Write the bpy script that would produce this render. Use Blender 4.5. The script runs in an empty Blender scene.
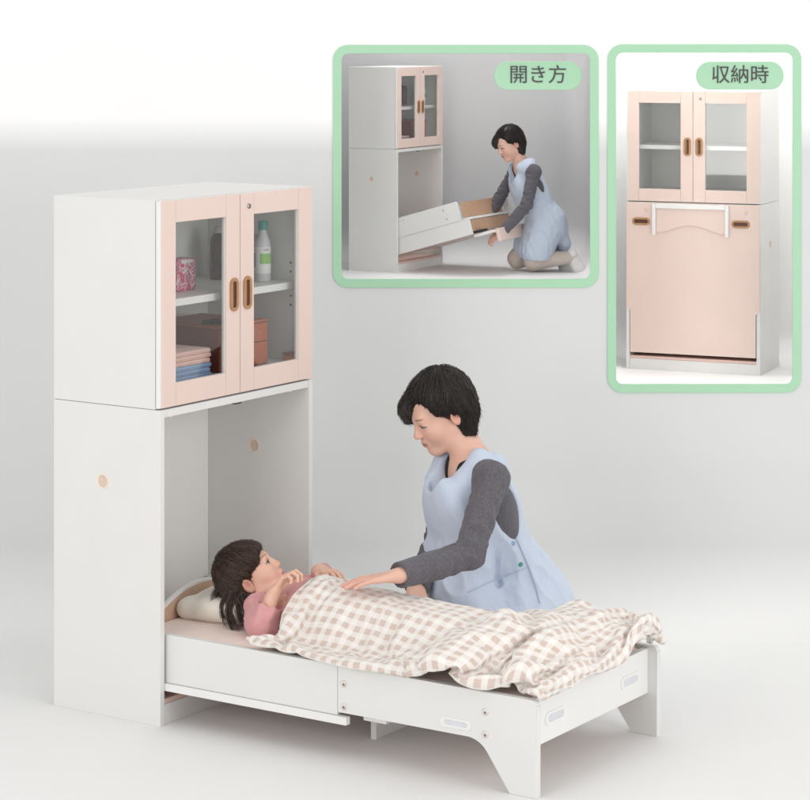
import bpy, bmesh, math, random
import numpy as np
from mathutils import Vector, Matrix, geometry
random.seed(7); np.random.seed(7)
SC = bpy.context.scene
COL = SC.collection
R = math.radians

# ------------------------------------------------------------------ linking
def link(o, parent=None):
    COL.objects.link(o)
    if parent is not None: o.parent = parent
    return o

def tag(o, label=None, cat=None, group=None, kind=None):
    if label: o['label'] = label
    if cat: o['category'] = cat
    if group: o['group'] = group
    if kind: o['kind'] = kind
    return o

def empty(name, loc=(0, 0, 0), rz=0.0, scale=1.0, label=None, cat=None, group=None):
    o = bpy.data.objects.new(name, None)
    o.empty_display_size = .1
    o.location = loc; o.rotation_euler = (0, 0, rz); o.scale = (scale,)*3
    link(o); tag(o, label, cat, group)
    return o

def mesh_obj(name, verts, faces, mat, parent=None, smooth=False, uvs=None):
    me = bpy.data.meshes.new(name)
    me.from_pydata([tuple(v) for v in verts], [], [tuple(f) for f in faces])
    me.update()
    if mat: me.materials.append(mat)
    if smooth: me.polygons.foreach_set('use_smooth', [True]*len(me.polygons))
    return link(bpy.data.objects.new(name, me), parent)

def np_obj(name, V, Q, mat, parent=None, smooth=True, col=None):
    """fast mesh from numpy arrays, quads or triangles"""
    V = np.asarray(V, np.float32); Q = np.asarray(Q, np.int32)
    n = Q.shape[1]
    me = bpy.data.meshes.new(name)
    me.vertices.add(len(V)); me.vertices.foreach_set('co', V.ravel())
    me.loops.add(Q.size); me.loops.foreach_set('vertex_index', Q.ravel())
    me.polygons.add(len(Q))
    me.polygons.foreach_set('loop_start', np.arange(0, Q.size, n, dtype=np.int32))
    me.polygons.foreach_set('loop_total', np.full(len(Q), n, np.int32))
    me.update(calc_edges=True); me.validate()
    if smooth: me.polygons.foreach_set('use_smooth', np.ones(len(me.polygons), bool))
    if col is not None:
        a = me.color_attributes.new('tone', 'FLOAT_COLOR', 'POINT')
        c = np.ones((len(V), 4), np.float32); c[:, :3] = col
        a.data.foreach_set('color', c.ravel())
    me.materials.append(mat)
    return link(bpy.data.objects.new(name, me), parent)

# ------------------------------------------------------------------ solids
class MB:
    """collects boxes, prisms, tubes and lathes, builds ONE mesh object"""
    def __init__(s): s.v = []; s.f = []
    def add(s, V, F):
        n = len(s.v); s.v += [tuple(p) for p in V]; s.f += [tuple(i+n for i in f) for f in F]; return s
    def box(s, a, b):
        (x0, y0, z0), (x1, y1, z1) = a, b
        V = [(x0,y0,z0),(x1,y0,z0),(x1,y1,z0),(x0,y1,z0),(x0,y0,z1),(x1,y0,z1),(x1,y1,z1),(x0,y1,z1)]
        return s.add(V, [(3,2,1,0),(4,5,6,7),(0,1,5,4),(1,2,6,5),(2,3,7,6),(3,0,4,7)])
    def prism(s, outer, holes, d0, d1, fn):
        """outline (2D loops) extruded from d0 to d1; fn(a,b,d) -> xyz"""
        loops = [list(outer)] + [list(h) for h in holes]
        tris = geometry.tessellate_polygon([[Vector((a, b, 0)) for a, b in l] for l in loops])
        flat = [p for l in loops for p in l]; N = len(flat)
        if not holes: tris = [tuple(range(N))]
        V = [fn(a, b, d0) for a, b in flat] + [fn(a, b, d1) for a, b in flat]
        F = [tuple(t) for t in tris] + [tuple(i+N for i in reversed(t)) for t in tris]
        o = 0
        for l in loops:
            n = len(l)
            for i in range(n):
                j = (i+1) % n
                F.append((o+i, o+j, o+j+N, o+i+N))
            o += n
        return s.add(V, F)
    def lathe(s, prof, c, ax='z', n=32):
        V = []; F = []
        for r, h in prof:
            for i in range(n):
                t = 2*math.pi*i/n
                p = {'z': (r*math.cos(t), r*math.sin(t), h), 'x': (h, r*math.cos(t), r*math.sin(t)),
                     'y': (r*math.sin(t), h, r*math.cos(t))}[ax]
                V.append((c[0]+p[0], c[1]+p[1], c[2]+p[2]))
        for k in range(len(prof)-1):
            for i in range(n):
                j = (i+1) % n
                F.append((k*n+i, k*n+j, (k+1)*n+j, (k+1)*n+i))
        F.append(tuple(range(n-1, -1, -1))); F.append(tuple((len(prof)-1)*n+i for i in range(n)))
        return s.add(V, F)
    def tube(s, pts, r, n=8):
        pts = [Vector(p) for p in pts]; V = []; F = []
        for k, p in enumerate(pts):
            d = (pts[min(k+1, len(pts)-1)] - pts[max(k-1, 0)]).normalized()
            a = d.cross(Vector((.31, .17, .93))).normalized(); b = d.cross(a)
            rr = r[k] if isinstance(r, (list, tuple)) else r
            for i in range(n):
                t = 2*math.pi*i/n
                V.append(p + a*rr*math.cos(t) + b*rr*math.sin(t))
        for k in range(len(pts)-1):
            for i in range(n):
                j = (i+1) % n
                F.append((k*n+i, k*n+j, (k+1)*n+j, (k+1)*n+i))
        F.append(tuple(range(n-1, -1, -1))); F.append(tuple((len(pts)-1)*n+i for i in range(n)))
        return s.add(V, F)
    def build(s, name, mat, parent=None, bevel=0.0, smooth=False, seg=2):
        o = mesh_obj(name, s.v, s.f, mat, parent)
        bm = bmesh.new(); bm.from_mesh(o.data)
        bmesh.ops.recalc_face_normals(bm, faces=bm.faces)
        bm.to_mesh(o.data); bm.free()
        if bevel or smooth:
            o.data.polygons.foreach_set('use_smooth', [True]*len(o.data.polygons))
        if bevel:
            m = o.modifiers.new('bevel', 'BEVEL'); m.width = bevel; m.segments = seg
            m.limit_method = 'ANGLE'; m.angle_limit = R(35); m.harden_normals = True
        return o

def rrect(x0, y0, x1, y1, r, n=8, rev=False):
    P = []
    for cx, cy, a in ((x1-r, y1-r, 0), (x0+r, y1-r, 90), (x0+r, y0+r, 180), (x1-r, y0+r, 270)):
        for i in range(n+1):
            t = R(a + 90*i/n); P.append((cx+r*math.cos(t), cy+r*math.sin(t)))
    return P[::-1] if rev else P

def circle(cx, cy, r, n=28):
    return [(cx+r*math.cos(2*math.pi*i/n), cy+r*math.sin(2*math.pi*i/n)) for i in range(n)]

# ------------------------------------------------------------------ materials
def lin(c):
    return tuple(((v/255)/12.92 if v/255 <= .04045 else ((v/255+.055)/1.055)**2.4) for v in c)

def material(name, col, rough=.5, var=.03, scale=12.0, bump=0.0, bscale=60.0, spec=.5, sss=0.0, detail=4.0,
             sheen=0.0, metal=0.0, stretch=None, tone=False):
    m = bpy.data.materials.new(name); m.use_nodes = True
    nt = m.node_tree; b = nt.nodes['Principled BSDF']
    tc = nt.nodes.new('ShaderNodeTexCoord'); src = tc.outputs['Object']
    if stretch:
        mp = nt.nodes.new('ShaderNodeMapping'); mp.inputs['Scale'].default_value = stretch
        nt.links.new(src, mp.inputs['Vector']); src = mp.outputs['Vector']
    nz = nt.nodes.new('ShaderNodeTexNoise'); nz.inputs['Scale'].default_value = scale; nz.inputs['Detail'].default_value = detail
    nt.links.new(src, nz.inputs['Vector'])
    mr = nt.nodes.new('ShaderNodeMapRange'); mr.inputs['From Min'].default_value = .3; mr.inputs['From Max'].default_value = .7
    mr.inputs['To Min'].default_value = 1-var; mr.inputs['To Max'].default_value = 1+var
    nt.links.new(nz.outputs['Fac'], mr.inputs['Value'])
    mx = nt.nodes.new('ShaderNodeVectorMath'); mx.operation = 'SCALE'
    if tone:
        at = nt.nodes.new('ShaderNodeAttribute'); at.attribute_name = 'tone'
        nt.links.new(at.outputs['Color'], mx.inputs[0])
    else:
        mx.inputs[0].default_value = col
    nt.links.new(mr.outputs['Result'], mx.inputs['Scale'])
    nt.links.new(mx.outputs['Vector'], b.inputs['Base Color'])
    b.inputs['Roughness'].default_value = rough
    b.inputs['Specular IOR Level'].default_value = spec
    b.inputs['Metallic'].default_value = metal
    if sss:
        b.inputs['Subsurface Weight'].default_value = sss
        b.inputs['Subsurface Radius'].default_value = (.012, .005, .003)
        b.inputs['Subsurface Scale'].default_value = 1.0
    if sheen:
        b.inputs['Sheen Weight'].default_value = sheen
    if bump:
        n2 = nt.nodes.new('ShaderNodeTexNoise'); n2.inputs['Scale'].default_value = bscale; n2.inputs['Detail'].default_value = 5
        nt.links.new(src, n2.inputs['Vector'])
        bp = nt.nodes.new('ShaderNodeBump'); bp.inputs['Strength'].default_value = bump; bp.inputs['Distance'].default_value = .003
        nt.links.new(n2.outputs['Fac'], bp.inputs['Height']); nt.links.new(bp.outputs['Normal'], b.inputs['Normal'])
    return m

M = {}
M['white'] = material('white_laminate', (.755, .75, .737), .42, .012, 5, .03, 220)
M['edge'] = material('white_edge_band', (.82, .815, .805), .38, .01, 9)
M['white_back'] = material('white_back_board', (.88, .88, .87), .5, .01, 6, .02, 200)  # lifted whiter to offset the shade inside the cabinet
M['pink'] = material('pink_laminate', (.775, .61, .55), .42, .012, 6, .03, 200)
M['pink_edge'] = material('pink_edge_band', (.74, .52, .46), .45, .012, 6)
M['tan'] = material('tan_wood_veneer', (.52, .33, .22), .5, .08, 8, .04, 90, stretch=(2, 14, 14))
M['capring'] = material('beige_cap_ring', (.84, .73, .64), .45, .02, 20)
M['capdisc'] = material('beige_cap_disc', (.70, .55, .45), .55, .05, 30)
M['handle'] = material('caramel_handle_rim', (.42, .22, .10), .35, .10, 40)
M['handle_in'] = material('dark_brown_recess', (.09, .028, .015), .4, .1, 40)
M['steel'] = material('lock_steel', (.35, .33, .32), .3, .03, 30, metal=.9)
M['dark'] = material('dark_plastic', (.03, .025, .025), .45, .1, 30)
M['bolt'] = material('bolt_metal', (.78, .74, .72), .3, .05, 40, metal=.6)
M['slot'] = material('grey_blue_slot', (.66, .68, .72), .5, .04, 30)
M['mattress'] = material('pink_mattress_cloth', (.86, .71, .64), .85, .03, 40, .25, 400, sheen=.2)
M['pillow'] = material('cream_pillow_cotton', (.83, .78, .70), .9, .03, 20, .2, 350, sheen=.2)

def glass_mat():
    m = bpy.data.materials.new('door_glass'); m.use_nodes = True
    nt = m.node_tree; nt.nodes.remove(nt.nodes['Principled BSDF'])
    out = nt.nodes['Material Output']
    t = nt.nodes.new('ShaderNodeBsdfTransparent'); t.inputs['Color'].default_value = (.975, .98, .975, 1)
    g = nt.nodes.new('ShaderNodeBsdfGlossy'); g.inputs['Roughness'].default_value = .02
    ge = nt.nodes.new('ShaderNodeNewGeometry')
    dt = nt.nodes.new('ShaderNodeVectorMath'); dt.operation = 'DOT_PRODUCT'
    nt.links.new(ge.outputs['Incoming'], dt.inputs[0]); nt.links.new(ge.outputs['Normal'], dt.inputs[1])
    def op(kind, a, v=None):
        n = nt.nodes.new('ShaderNodeMath'); n.operation = kind; nt.links.new(a, n.inputs[0])
        if v is not None: n.inputs[1].default_value = v
        return n.outputs[0]
    ab = op('ABSOLUTE', dt.outputs['Value']); om = nt.nodes.new('ShaderNodeMath'); om.operation = 'SUBTRACT'; om.inputs[0].default_value = 1; nt.links.new(ab, om.inputs[1])
    fr = op('ADD', op('MULTIPLY', op('POWER', om.outputs[0], 5), .95), .06)      # Schlick reflectance, same from both sides
    mx = nt.nodes.new('ShaderNodeMixShader')
    nt.links.new(fr, mx.inputs['Fac']); nt.links.new(t.outputs[0], mx.inputs[1]); nt.links.new(g.outputs[0], mx.inputs[2])
    nt.links.new(mx.outputs[0], out.inputs['Surface'])
    return m
M['glass'] = glass_mat()
# ------------------------------------------------------------------ smooth solids: fields on a grid, meshed with surface nets
def A3(p): return np.array(p, np.float64)
def unit(v): v = A3(v); return v/np.linalg.norm(v)
def frame_of(x, up):
    x = unit(x); y = unit(np.cross(up, x)); z = np.cross(x, y); return np.stack([x, y, z], 1)   # columns
class Cone:
    def __init__(s, a, b, ra, rb, k=.02, op='+', flat=None, wr=None):
        s.a, s.b, s.ra, s.rb, s.k, s.op, s.wr = A3(a), A3(b), ra, rb, k, op, wr
        s.flat = flat                      # (axis, factor): squash along axis
    def box(s, g):
        r = max(s.ra, s.rb)+g; return np.minimum(s.a, s.b)-r, np.maximum(s.a, s.b)+r
    def d(s, X, Y, Z, g=0):
        ba = s.b-s.a; L2 = max(ba@ba, 1e-9)
        x, y, z = X-s.a[0], Y-s.a[1], Z-s.a[2]
        t = np.clip((x*ba[0]+y*ba[1]+z*ba[2])/L2, 0, 1)
        x, y, z = x-t*ba[0], y-t*ba[1], z-t*ba[2]
        q = x*x+y*y+z*z
        if s.flat is not None:
            n, f = s.flat; h = x*n[0]+y*n[1]+z*n[2]; q = q + h*h*(f*f-1)
        d = np.sqrt(q)
        r = s.ra+(s.rb-s.ra)*t+g
        if s.wr is not None:
            amp, fr, ph = s.wr; L = math.sqrt(L2)
            ang = np.arctan2(z, x+y*.6)
            r = r+amp*(np.sin(t*L*fr+ph+1.3*np.sin(ang+ph))*.6+np.sin(t*L*fr*1.7+2*np.sin(ang*2+ph))*.4)
        return d-r
class Ell:
    def __init__(s, c, r, Rm=None, k=.02, op='+'):
        s.c, s.r, s.k, s.op = A3(c), A3(r), k, op; s.R = np.eye(3) if Rm is None else np.asarray(Rm)
    def box(s, g):
        e = np.sqrt(((s.R*(s.r+g))**2).sum(1)); return s.c-e, s.c+e
    def d(s, X, Y, Z, g=0):
        x, y, z = X-s.c[0], Y-s.c[1], Z-s.c[2]; r = s.r+g; Q = s.R
        a = (Q[0,0]*x+Q[1,0]*y+Q[2,0]*z); b = (Q[0,1]*x+Q[1,1]*y+Q[2,1]*z); c = (Q[0,2]*x+Q[1,2]*y+Q[2,2]*z)
        k0 = np.sqrt((a/r[0])**2+(b/r[1])**2+(c/r[2])**2); k1 = np.sqrt((a/r[0]**2)**2+(b/r[1]**2)**2+(c/r[2]**2)**2)
        return k0*(k0-1)/np.maximum(k1, 1e-6)
class Half:                                # keeps the side the normal points away from
    def __init__(s, p, n, k=.004): s.p, s.n, s.k, s.op = A3(p), unit(n), k, '&'
    def box(s, g): return None
    def d(s, X, Y, Z, g=0): return (X-s.p[0])*s.n[0]+(Y-s.p[1])*s.n[1]+(Z-s.p[2])*s.n[2]
def smin(a, b, k):
    if k <= 0: return np.minimum(a, b)
    h = np.maximum(k-np.abs(a-b), 0)/k
    return np.minimum(a, b)-h*h*k*.25
class Fld:
    def __init__(s, prims, h, g=0.0, pad=.02, noise=None):
        lo = np.min([p.box(g)[0] for p in prims if p.op == '+'], 0)-pad; hi = np.max([p.box(g)[1] for p in prims if p.op == '+'], 0)+pad
        s.h = h; s.lo = lo; n = np.ceil((hi-lo)/h).astype(int)+1
        s.ax = [(lo[i]+h*np.arange(n[i])).astype(np.float32) for i in range(3)]
        s.F = np.full(n, 1.0, np.float32)
        for p in prims:
            b = None if p.op == '&' else p.box(g if p.op == '+' else 0); sl = [slice(0, n[i]) for i in range(3)]
            if b is not None:
                m = p.k+.022
                for i in range(3):
                    a0 = max(0, int((b[0][i]-m-lo[i])/h)); a1 = min(n[i], int((b[1][i]+m-lo[i])/h)+2)
                    sl[i] = slice(a0, max(a0, a1))
            if any(q.stop <= q.start for q in sl): continue
            sl = tuple(sl)
            X = s.ax[0][sl[0]][:, None, None]; Y = s.ax[1][sl[1]][None, :, None]; Z = s.ax[2][sl[2]][None, None, :]
            d = p.d(X, Y, Z, g if p.op == '+' else 0).astype(np.float32)
            f = s.F[sl]
            s.F[sl] = smin(f, d, p.k) if p.op == '+' else (-smin(-f, d, p.k) if p.op == '-' else -smin(-f, -d, p.k))
        if noise is not None:
            X, Y, Z = s.ax[0][:, None, None], s.ax[1][None, :, None], s.ax[2][None, None, :]
            near = np.abs(s.F) < .03
            ii = np.nonzero(near)
            s.F[ii] += noise(s.ax[0][ii[0]], s.ax[1][ii[1]], s.ax[2][ii[2]]).astype(np.float32)
    def sample(s, P):
        q = (P-s.lo)/s.h; n = np.array(s.F.shape)
        i = np.clip(np.floor(q).astype(int), 0, n-2); t = np.clip(q-i, 0, 1); v = 0
        for a in (0, 1):
            for b in (0, 1):
                for c in (0, 1):
                    w = (t[:, 0] if a else 1-t[:, 0])*(t[:, 1] if b else 1-t[:, 1])*(t[:, 2] if c else 1-t[:, 2])
                    v = v+w*s.F[i[:, 0]+a, i[:, 1]+b, i[:, 2]+c]
        return v
    def mesh(s):
        F = s.F; ins = F < 0
        c = np.zeros(tuple(k-1 for k in F.shape), np.uint8)
        for a in (0, 1):
            for b in (0, 1):
                for d in (0, 1):
                    c += ins[a:F.shape[0]-1+a, b:F.shape[1]-1+b, d:F.shape[2]-1+d]
        I, J, K = np.nonzero((c > 0) & (c < 8))
        idx = np.full(c.shape, -1, np.int32); idx[I, J, K] = np.arange(len(I))
        P = np.zeros((len(I), 3)); N = np.zeros(len(I))
        cor = [(a, b, d) for a in (0, 1) for b in (0, 1) for d in (0, 1)]
        val = {q: F[I+q[0], J+q[1], K+q[2]].astype(np.float64) for q in cor}
        for q in cor:
            for ax in range(3):
                if q[ax] == 0:
                    e = list(q); e[ax] = 1; e = tuple(e)
                    v0, v1 = val[q], val[e]; m = (v0 < 0) != (v1 < 0)
                    t = np.where(m, v0/np.where(m, v0-v1, 1), 0)
                    pt = np.array(q, float)[None, :].repeat(len(I), 0); pt[:, ax] = t
                    P += pt*m[:, None]; N += m
        P = P/N[:, None]+np.stack([I, J, K], 1); P = P*s.h+s.lo
        quads = []
        for ax in range(3):
            u, v = (ax+1) % 3, (ax+2) % 3
            a = [slice(None)]*3; b = [slice(None)]*3
            a[ax] = slice(0, -1); b[ax] = slice(1, None)
            for w in (u, v): a[w] = slice(1, -1); b[w] = slice(1, -1)
            s0, s1 = ins[tuple(a)], ins[tuple(b)]
            for m, flip in ((s0 & ~s1, 0), (~s0 & s1, 1)):
                ii = np.stack(np.nonzero(m), 1)
                if len(ii) == 0: continue
                ii[:, u] += 1; ii[:, v] += 1
                def at(du, dv):
                    q = ii.copy(); q[:, u] += du; q[:, v] += dv
                    return idx[q[:, 0], q[:, 1], q[:, 2]]
                Q = np.stack([at(-1, -1), at(0, -1), at(0, 0), at(-1, 0)], 1)
                quads.append(Q[:, ::-1] if flip else Q)
        return P, np.concatenate(quads)

def vnoise(seed, freq):
    rs = np.random.RandomState(seed); D_ = rs.normal(size=(14, 3)); D_ = D_/np.linalg.norm(D_, axis=1)[:, None]*freq*rs.uniform(.6, 1.6, (14, 1)); ph = rs.uniform(0, 6.28, 14)
    return lambda x, y, z: sum(np.sin(D_[i, 0]*x+D_[i, 1]*y+D_[i, 2]*z+ph[i]) for i in range(14))/6.0

# ------------------------------------------------------------------ heads, hair, hands
def head_prims(c, Rm, s, child=False):
    P = lambda x, y, z: c+Rm@(A3((x, y, z))*s)
    E_ = lambda x, y, z, r, k, op='+': Ell(P(x, y, z), A3(r)*s, Rm, k*s, op)
    C_ = lambda a, b, ra, rb, k: Cone(P(*a), P(*b), ra*s, rb*s, k*s)
    L = [E_(-.012, 0, .038, (.098, .078, .088), .02), E_(.030, 0, -.030, (.062, .058, .080), .03)]
    fat = .006 if child else 0
    for y in (1, -1):
        L += [C_((-.002, y*.046, -.048), (.060, y*.012, -.095), .020+fat, .017+fat, .028),
              E_(.056, y*.034, -.032, (.027+fat, .026+fat, .030), .028)]
    L += [E_(.070, 0, -.098, (.017, .018, .014), .022), C_((.080, -.028, .024), (.080, .028, .024), .013, .013, .022)]
    for y in (1, -1):
        L += [E_(.106, y*.031, .004, (.014, .018, .010), .014, '-'), E_(.0785, y*.031, .003, (.0135, .0150, .0125), .005)]
    nz = .10 if child else .58
    L += [C_((.088, 0, .010), (.100+.012*nz, 0, -.027), .0065, .0098, .014),
          E_(.101, .0095, -.030, (.0085, .0065, .0065), .008), E_(.101, -.0095, -.030, (.0085, .0065, .0065), .008)]
    L += [E_(.084 if child else .086, 0, -.062, (.012, .022, .017), .014),
          C_((.089, -.013, -.0575), (.0955, 0, -.0565), .0045, .0055, .005), C_((.0955, 0, -.0565), (.089, .013, -.0575), .0055, .0045, .005),
          C_((.088, -.010, -.0675), (.088, .010, -.0675), .0065, .0065, .006), E_(.0935, 0, -.0665, (.0055, .010, .0048), .006),
          E_(.1005, 0, -.0618, (.0035, .020, .0012), .002, '-')]
    for y in (1, -1):
        L += [E_(-.010, y*.079, -.006, (.018, .0085, .030), .008), E_(-.006, y*.0880, -.003, (.0100, .0080, .0190), .004, '-')]
    return L

SKIN = np.array([.75, .465, .365])
def head_tone(V, c, Rm, s, col, gaze=(0, 0), lid=.005, iris=.0062, white=(.60, .56, .53), lipc=(.55, .19, .17), browc=(.06, .035, .025), blush=.6, skin=SKIN):
    q = (V-c)@Rm/s; x, y, z = q[:, 0], q[:, 1], q[:, 2]; ay = np.abs(y)
    near = (np.linalg.norm(q-A3((.02, 0, -.02)), axis=1) < .16)
    def mix(m, cc):
        m = np.clip(m, 0, 1)*near; col[:] = col*(1-m[:, None])+A3(cc)*m[:, None]
    g = lambda d, w: np.exp(-(d/w)**2)
    mix(blush*.55*np.exp(-(((ay-.040)/.020)**2+((z+.030)/.020)**2))*(x > .02), (.74, .33, .27))
    mix(.5*np.exp(-((ay-.080)/.012)**2-((z+.006)/.03)**2)*(x < .02), (.70, .30, .24))
    mix(.45*g(np.hypot(y, z+.030), .014)*(x > .09), (.68, .31, .25))
    mix(.55*np.exp(-(((x+.006)/.009)**2+((z+.002)/.017)**2))*(ay > .070)*(ay < .086), (.52, .20, .16))
    front = x > .055
    bz = .0300+.09*(ay-.030)-.0030*((ay-.030)/.018)**2
    mix(front*np.clip(1.5-np.abs(z-bz)/.0024, 0, 1)*np.clip((ay-.012)/.004, 0, 1)*np.clip((.047-ay)/.006, 0, 1)*.75, browc)
    # eyes
    ez = .003-.10*np.clip(ay-.031, -.02, .02); e = ((ay-.031)/.0145)**2; hh = lid*np.sqrt(np.clip(1-e, 0, 1))
    w = .0010
    inside = front*(e < 1)*np.clip((hh-np.abs(z-ez))/w+.5, 0, 1)
    mix(inside, white)
    ir = np.hypot(y-np.sign(y)*.031-gaze[0], z-ez-gaze[1])
    mix(inside*np.clip((iris-ir)/.0010+.5, 0, 1), (.035, .02, .015))
    mix(front*(e < 1.15)*np.clip(1.5-np.abs(z-ez-hh-.0006)/.0019, 0, 1), (.035, .022, .018))
    mix(.35*front*(e < 1)*np.clip(1-np.abs(z-ez+hh)/.0013, 0, 1), (.25, .12, .09))
    mix(.3*front*(e < 1)*np.clip(1-np.abs(z-ez-hh-.0052)/.0014, 0, 1), (.36, .18, .13))
    # mouth
    lw = np.clip(1-(y/.0235)**2, 0, 1)
    up = (z > -.062)*np.clip((.0075*lw-np.abs(z+.0600)-.0005)/.0012+.5, 0, 1); lo = (z <= -.062)*np.clip((.0105*lw-np.abs(z+.0625))/.0012+.5, 0, 1)
    mix((x > .078)*(up+lo)*.9, lipc)
    mix((x > .076)*(ay < .022)*np.clip(1.2-np.abs(z+.0622-6.0*ay*ay)/.0013, 0, 1)*.8, (.20, .05, .05))
    mix((x > .09)*g(np.hypot(ay-.0065, z+.0375), .0032)*.8, (.16, .06, .05))
    return col

def hand_prims(w, tip_dir, palm_n, side, s=1.0, curl=(.15, .15, .15, .2), spread=.10, thumb=(.55, .25), k=.010):
    """w wrist, tip_dir along the hand, palm_n out of the palm; side +1 = thumb towards cross(tip_dir, palm_n)"""
    d = unit(tip_dir); n = unit(A3(palm_n)-d*(d@A3(palm_n))); t = np.cross(d, n)*side
    L = []
    P = lambda a, b, c: w+(d*a+t*b+n*c)*s
    L.append(Cone(P(-.02, 0, 0), P(.018, 0, 0), .0235*s, .025*s, .02, flat=(n, 1.35)))
    for b0, b1, r in ((.016, .029, .0135), (.006, .010, .014), (-.006, -.010, .0135), (-.016, -.027, .0125)):
        L.append(Cone(P(.012, b0, 0), P(.082-.16*abs(b1-.008)*.6, b1, 0), r*s, (r-.003)*s, .012*s))
    roots = [(.084, .0295), (.090, .0100), (.086, -.0095), (.076, -.0270)]
    lens = [(.040, .024, .019), (.045, .028, .020), (.041, .026, .020), (.032, .019, .018)]
    for (ra, rb), ln, cu, sp in zip(roots, lens, curl, (1.0, .25, -.45, -1.2)):
        p = P(ra, rb, -.001); ang = cu*.6; lat = sp*spread; r = .0090 if ln[0] > .035 else .0078
        for i, l in enumerate(ln):
            dv = (d*math.cos(ang)+n*math.sin(ang)); dv = unit(dv+t*lat*(1 if i == 0 else .6))
            q = p+dv*l*s
            L.append(Cone(p, q, (r-.0006*i)*s, (r-.0006*(i+1))*s, .0035*s)); p = q; ang += cu*1.1
    p = P(.020, .020, .004); ang, cu = thumb
    dv = unit(d*math.cos(ang)+t*math.sin(ang)+n*cu*.5); q = p+dv*.036*s; L.append(Cone(p, q, .0135*s, .0105*s, .010*s))
    dv = unit(d*math.cos(ang*.7)+t*math.sin(ang*.7)+n*cu); q2 = q+dv*.030*s; L.append(Cone(q, q2, .0105*s, .0095*s, .004*s))
    dv = unit(d*math.cos(ang*.4)+t*math.sin(ang*.4)+n*cu); L.append(Cone(q2, q2+dv*.024*s, .0095*s, .0075*s, .004*s))
    return L

def strand_mesh(paths, r, rs, taper=.35):
    """paths (n, m, 3) -> thin three-sided tubes"""
    n, m, _ = paths.shape
    T = np.gradient(paths, axis=1); T /= np.linalg.norm(T, axis=2, keepdims=True)+1e-9
    ref = np.array([.3, .2, .93]); A = np.cross(T, ref); A /= np.linalg.norm(A, axis=2, keepdims=True)+1e-9; B = np.cross(T, A)
    rad = r*rs.uniform(.7, 1.3, (n, 1, 1))*np.linspace(1, taper, m)[None, :, None]
    V = np.stack([paths+rad*(A*math.cos(a)+B*math.sin(a)) for a in (0, 2.094, 4.189)], 2)   # n,m,3,3
    idx = np.arange(n*m*3).reshape(n, m, 3); Q = []
    for i in range(3):
        j = (i+1) % 3
        Q.append(np.stack([idx[:, :-1, i], idx[:, :-1, j], idx[:, 1:, j], idx[:, 1:, i]], -1).reshape(-1, 4))
    return V.reshape(-1, 3), np.concatenate(Q)

def hair_strands(fld, c, Rm, s, crown, n, seed, r=.0011, lift=.0015, m=16, wav=.002, phi_max=2.75, theta=(-3.1416, 3.1416)):
    rs = np.random.RandomState(seed)
    cr = unit(Rm@A3(crown)); e1 = unit(np.cross(cr, Rm[:, 1])); e2 = np.cross(cr, e1); o = c+Rm@(A3((-.015, 0, .01))*s)
    th = rs.uniform(theta[0], theta[1], n); p0 = rs.uniform(.02, 1.25, n); ln = rs.uniform(.9, 1.6, n); tw = rs.uniform(-.18, .18, n)
    paths = np.zeros((n, m, 3)); ok = np.zeros((n, m), bool)
    for k in range(m):
        ph = np.minimum(p0+ln*k/(m-1), phi_max); t2 = th+tw*k/(m-1)+.03*np.sin(ph*7+th*9)
        dv = np.cos(ph)[:, None]*cr+np.sin(ph)[:, None]*(np.cos(t2)[:, None]*e1+np.sin(t2)[:, None]*e2)
        R_ = np.full(n, .24*s); hit = np.zeros(n, bool)
        for _ in range(46):
            f = fld.sample(o+dv*R_[:, None]); hit |= f < .0008
            R_ = np.where(hit, R_, R_-np.clip(f*.7, .0008, .01)); 
        ok[:, k] = hit & (R_ > .05*s)
        paths[:, k] = o+dv*(R_+lift*rs.uniform(-.6, 1.0, n))[:, None]
    good = ok.cumprod(1).sum(1)
    out = []
    for i in range(n):
        g = good[i]
        if g < 5: continue
        src = paths[i, :g]
        ext = src[-1]-src[-2]; src = np.concatenate([src, src[-1]+ext*rs.uniform(.1, .5), src[-1:]+ext*rs.uniform(.5, 1.1)] if False else [src, (src[-1]+ext*rs.uniform(.15, .8))[None]]); g += 1; u = np.linspace(0, g-1, m); a = np.floor(u).astype(int).clip(0, g-2); w_ = (u-a)[:, None]
        out.append(src[a]*(1-w_)+src[a+1]*w_)
    return strand_mesh(np.array(out), r*s, rs)

def creases(seed, freq, amp, axis=None, squash=.35):
    """ridged folds that run across the given axis"""
    n = vnoise(seed, freq); ax = unit(axis) if axis is not None else None
    def f(x, y, z):
        if ax is not None:
            h = x*ax[0]+y*ax[1]+z*ax[2]; k = 1-squash
            x, y, z = squash*x+k*h*ax[0], squash*y+k*h*ax[1], squash*z+k*h*ax[2]
        v = n(x, y, z); return amp*(np.minimum(np.abs(v), .8)-.35)
    return f
# ------------------------------------------------------------------ camera
YAW = -.58
CAM = Vector((4.7627, -5.7754, 2.1403))
FW = Vector((math.sin(YAW), math.cos(YAW), 0)); RT = Vector((math.cos(YAW), -math.sin(YAW), 0))
cd = bpy.data.cameras.new('camera'); cam = link(bpy.data.objects.new('camera', cd))
cam.location = CAM; cam.rotation_euler = (R(90), 0, -YAW)
cd.sensor_width = 36; cd.sensor_fit = 'HORIZONTAL'; cd.lens = 2446.72/810*36
cd.shift_x = -24.49/810; cd.shift_y = -376.92/810
cd.clip_end = 200; cd.clip_start = .05
SC.camera = cam

# the studio sheet stands square to the lens; S(a, d, z): a metres to the right, d metres from the lens
def S(a, d, z):
    p = CAM + RT*a + FW*d
    return (p.x, p.y, z)
WALL_D = 8.98
def wall_xy(px, py, d=WALL_D):
    return ((px-429.49)*d/2446.72, 2.1403-(py-23.08)*d/2446.72)

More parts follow.
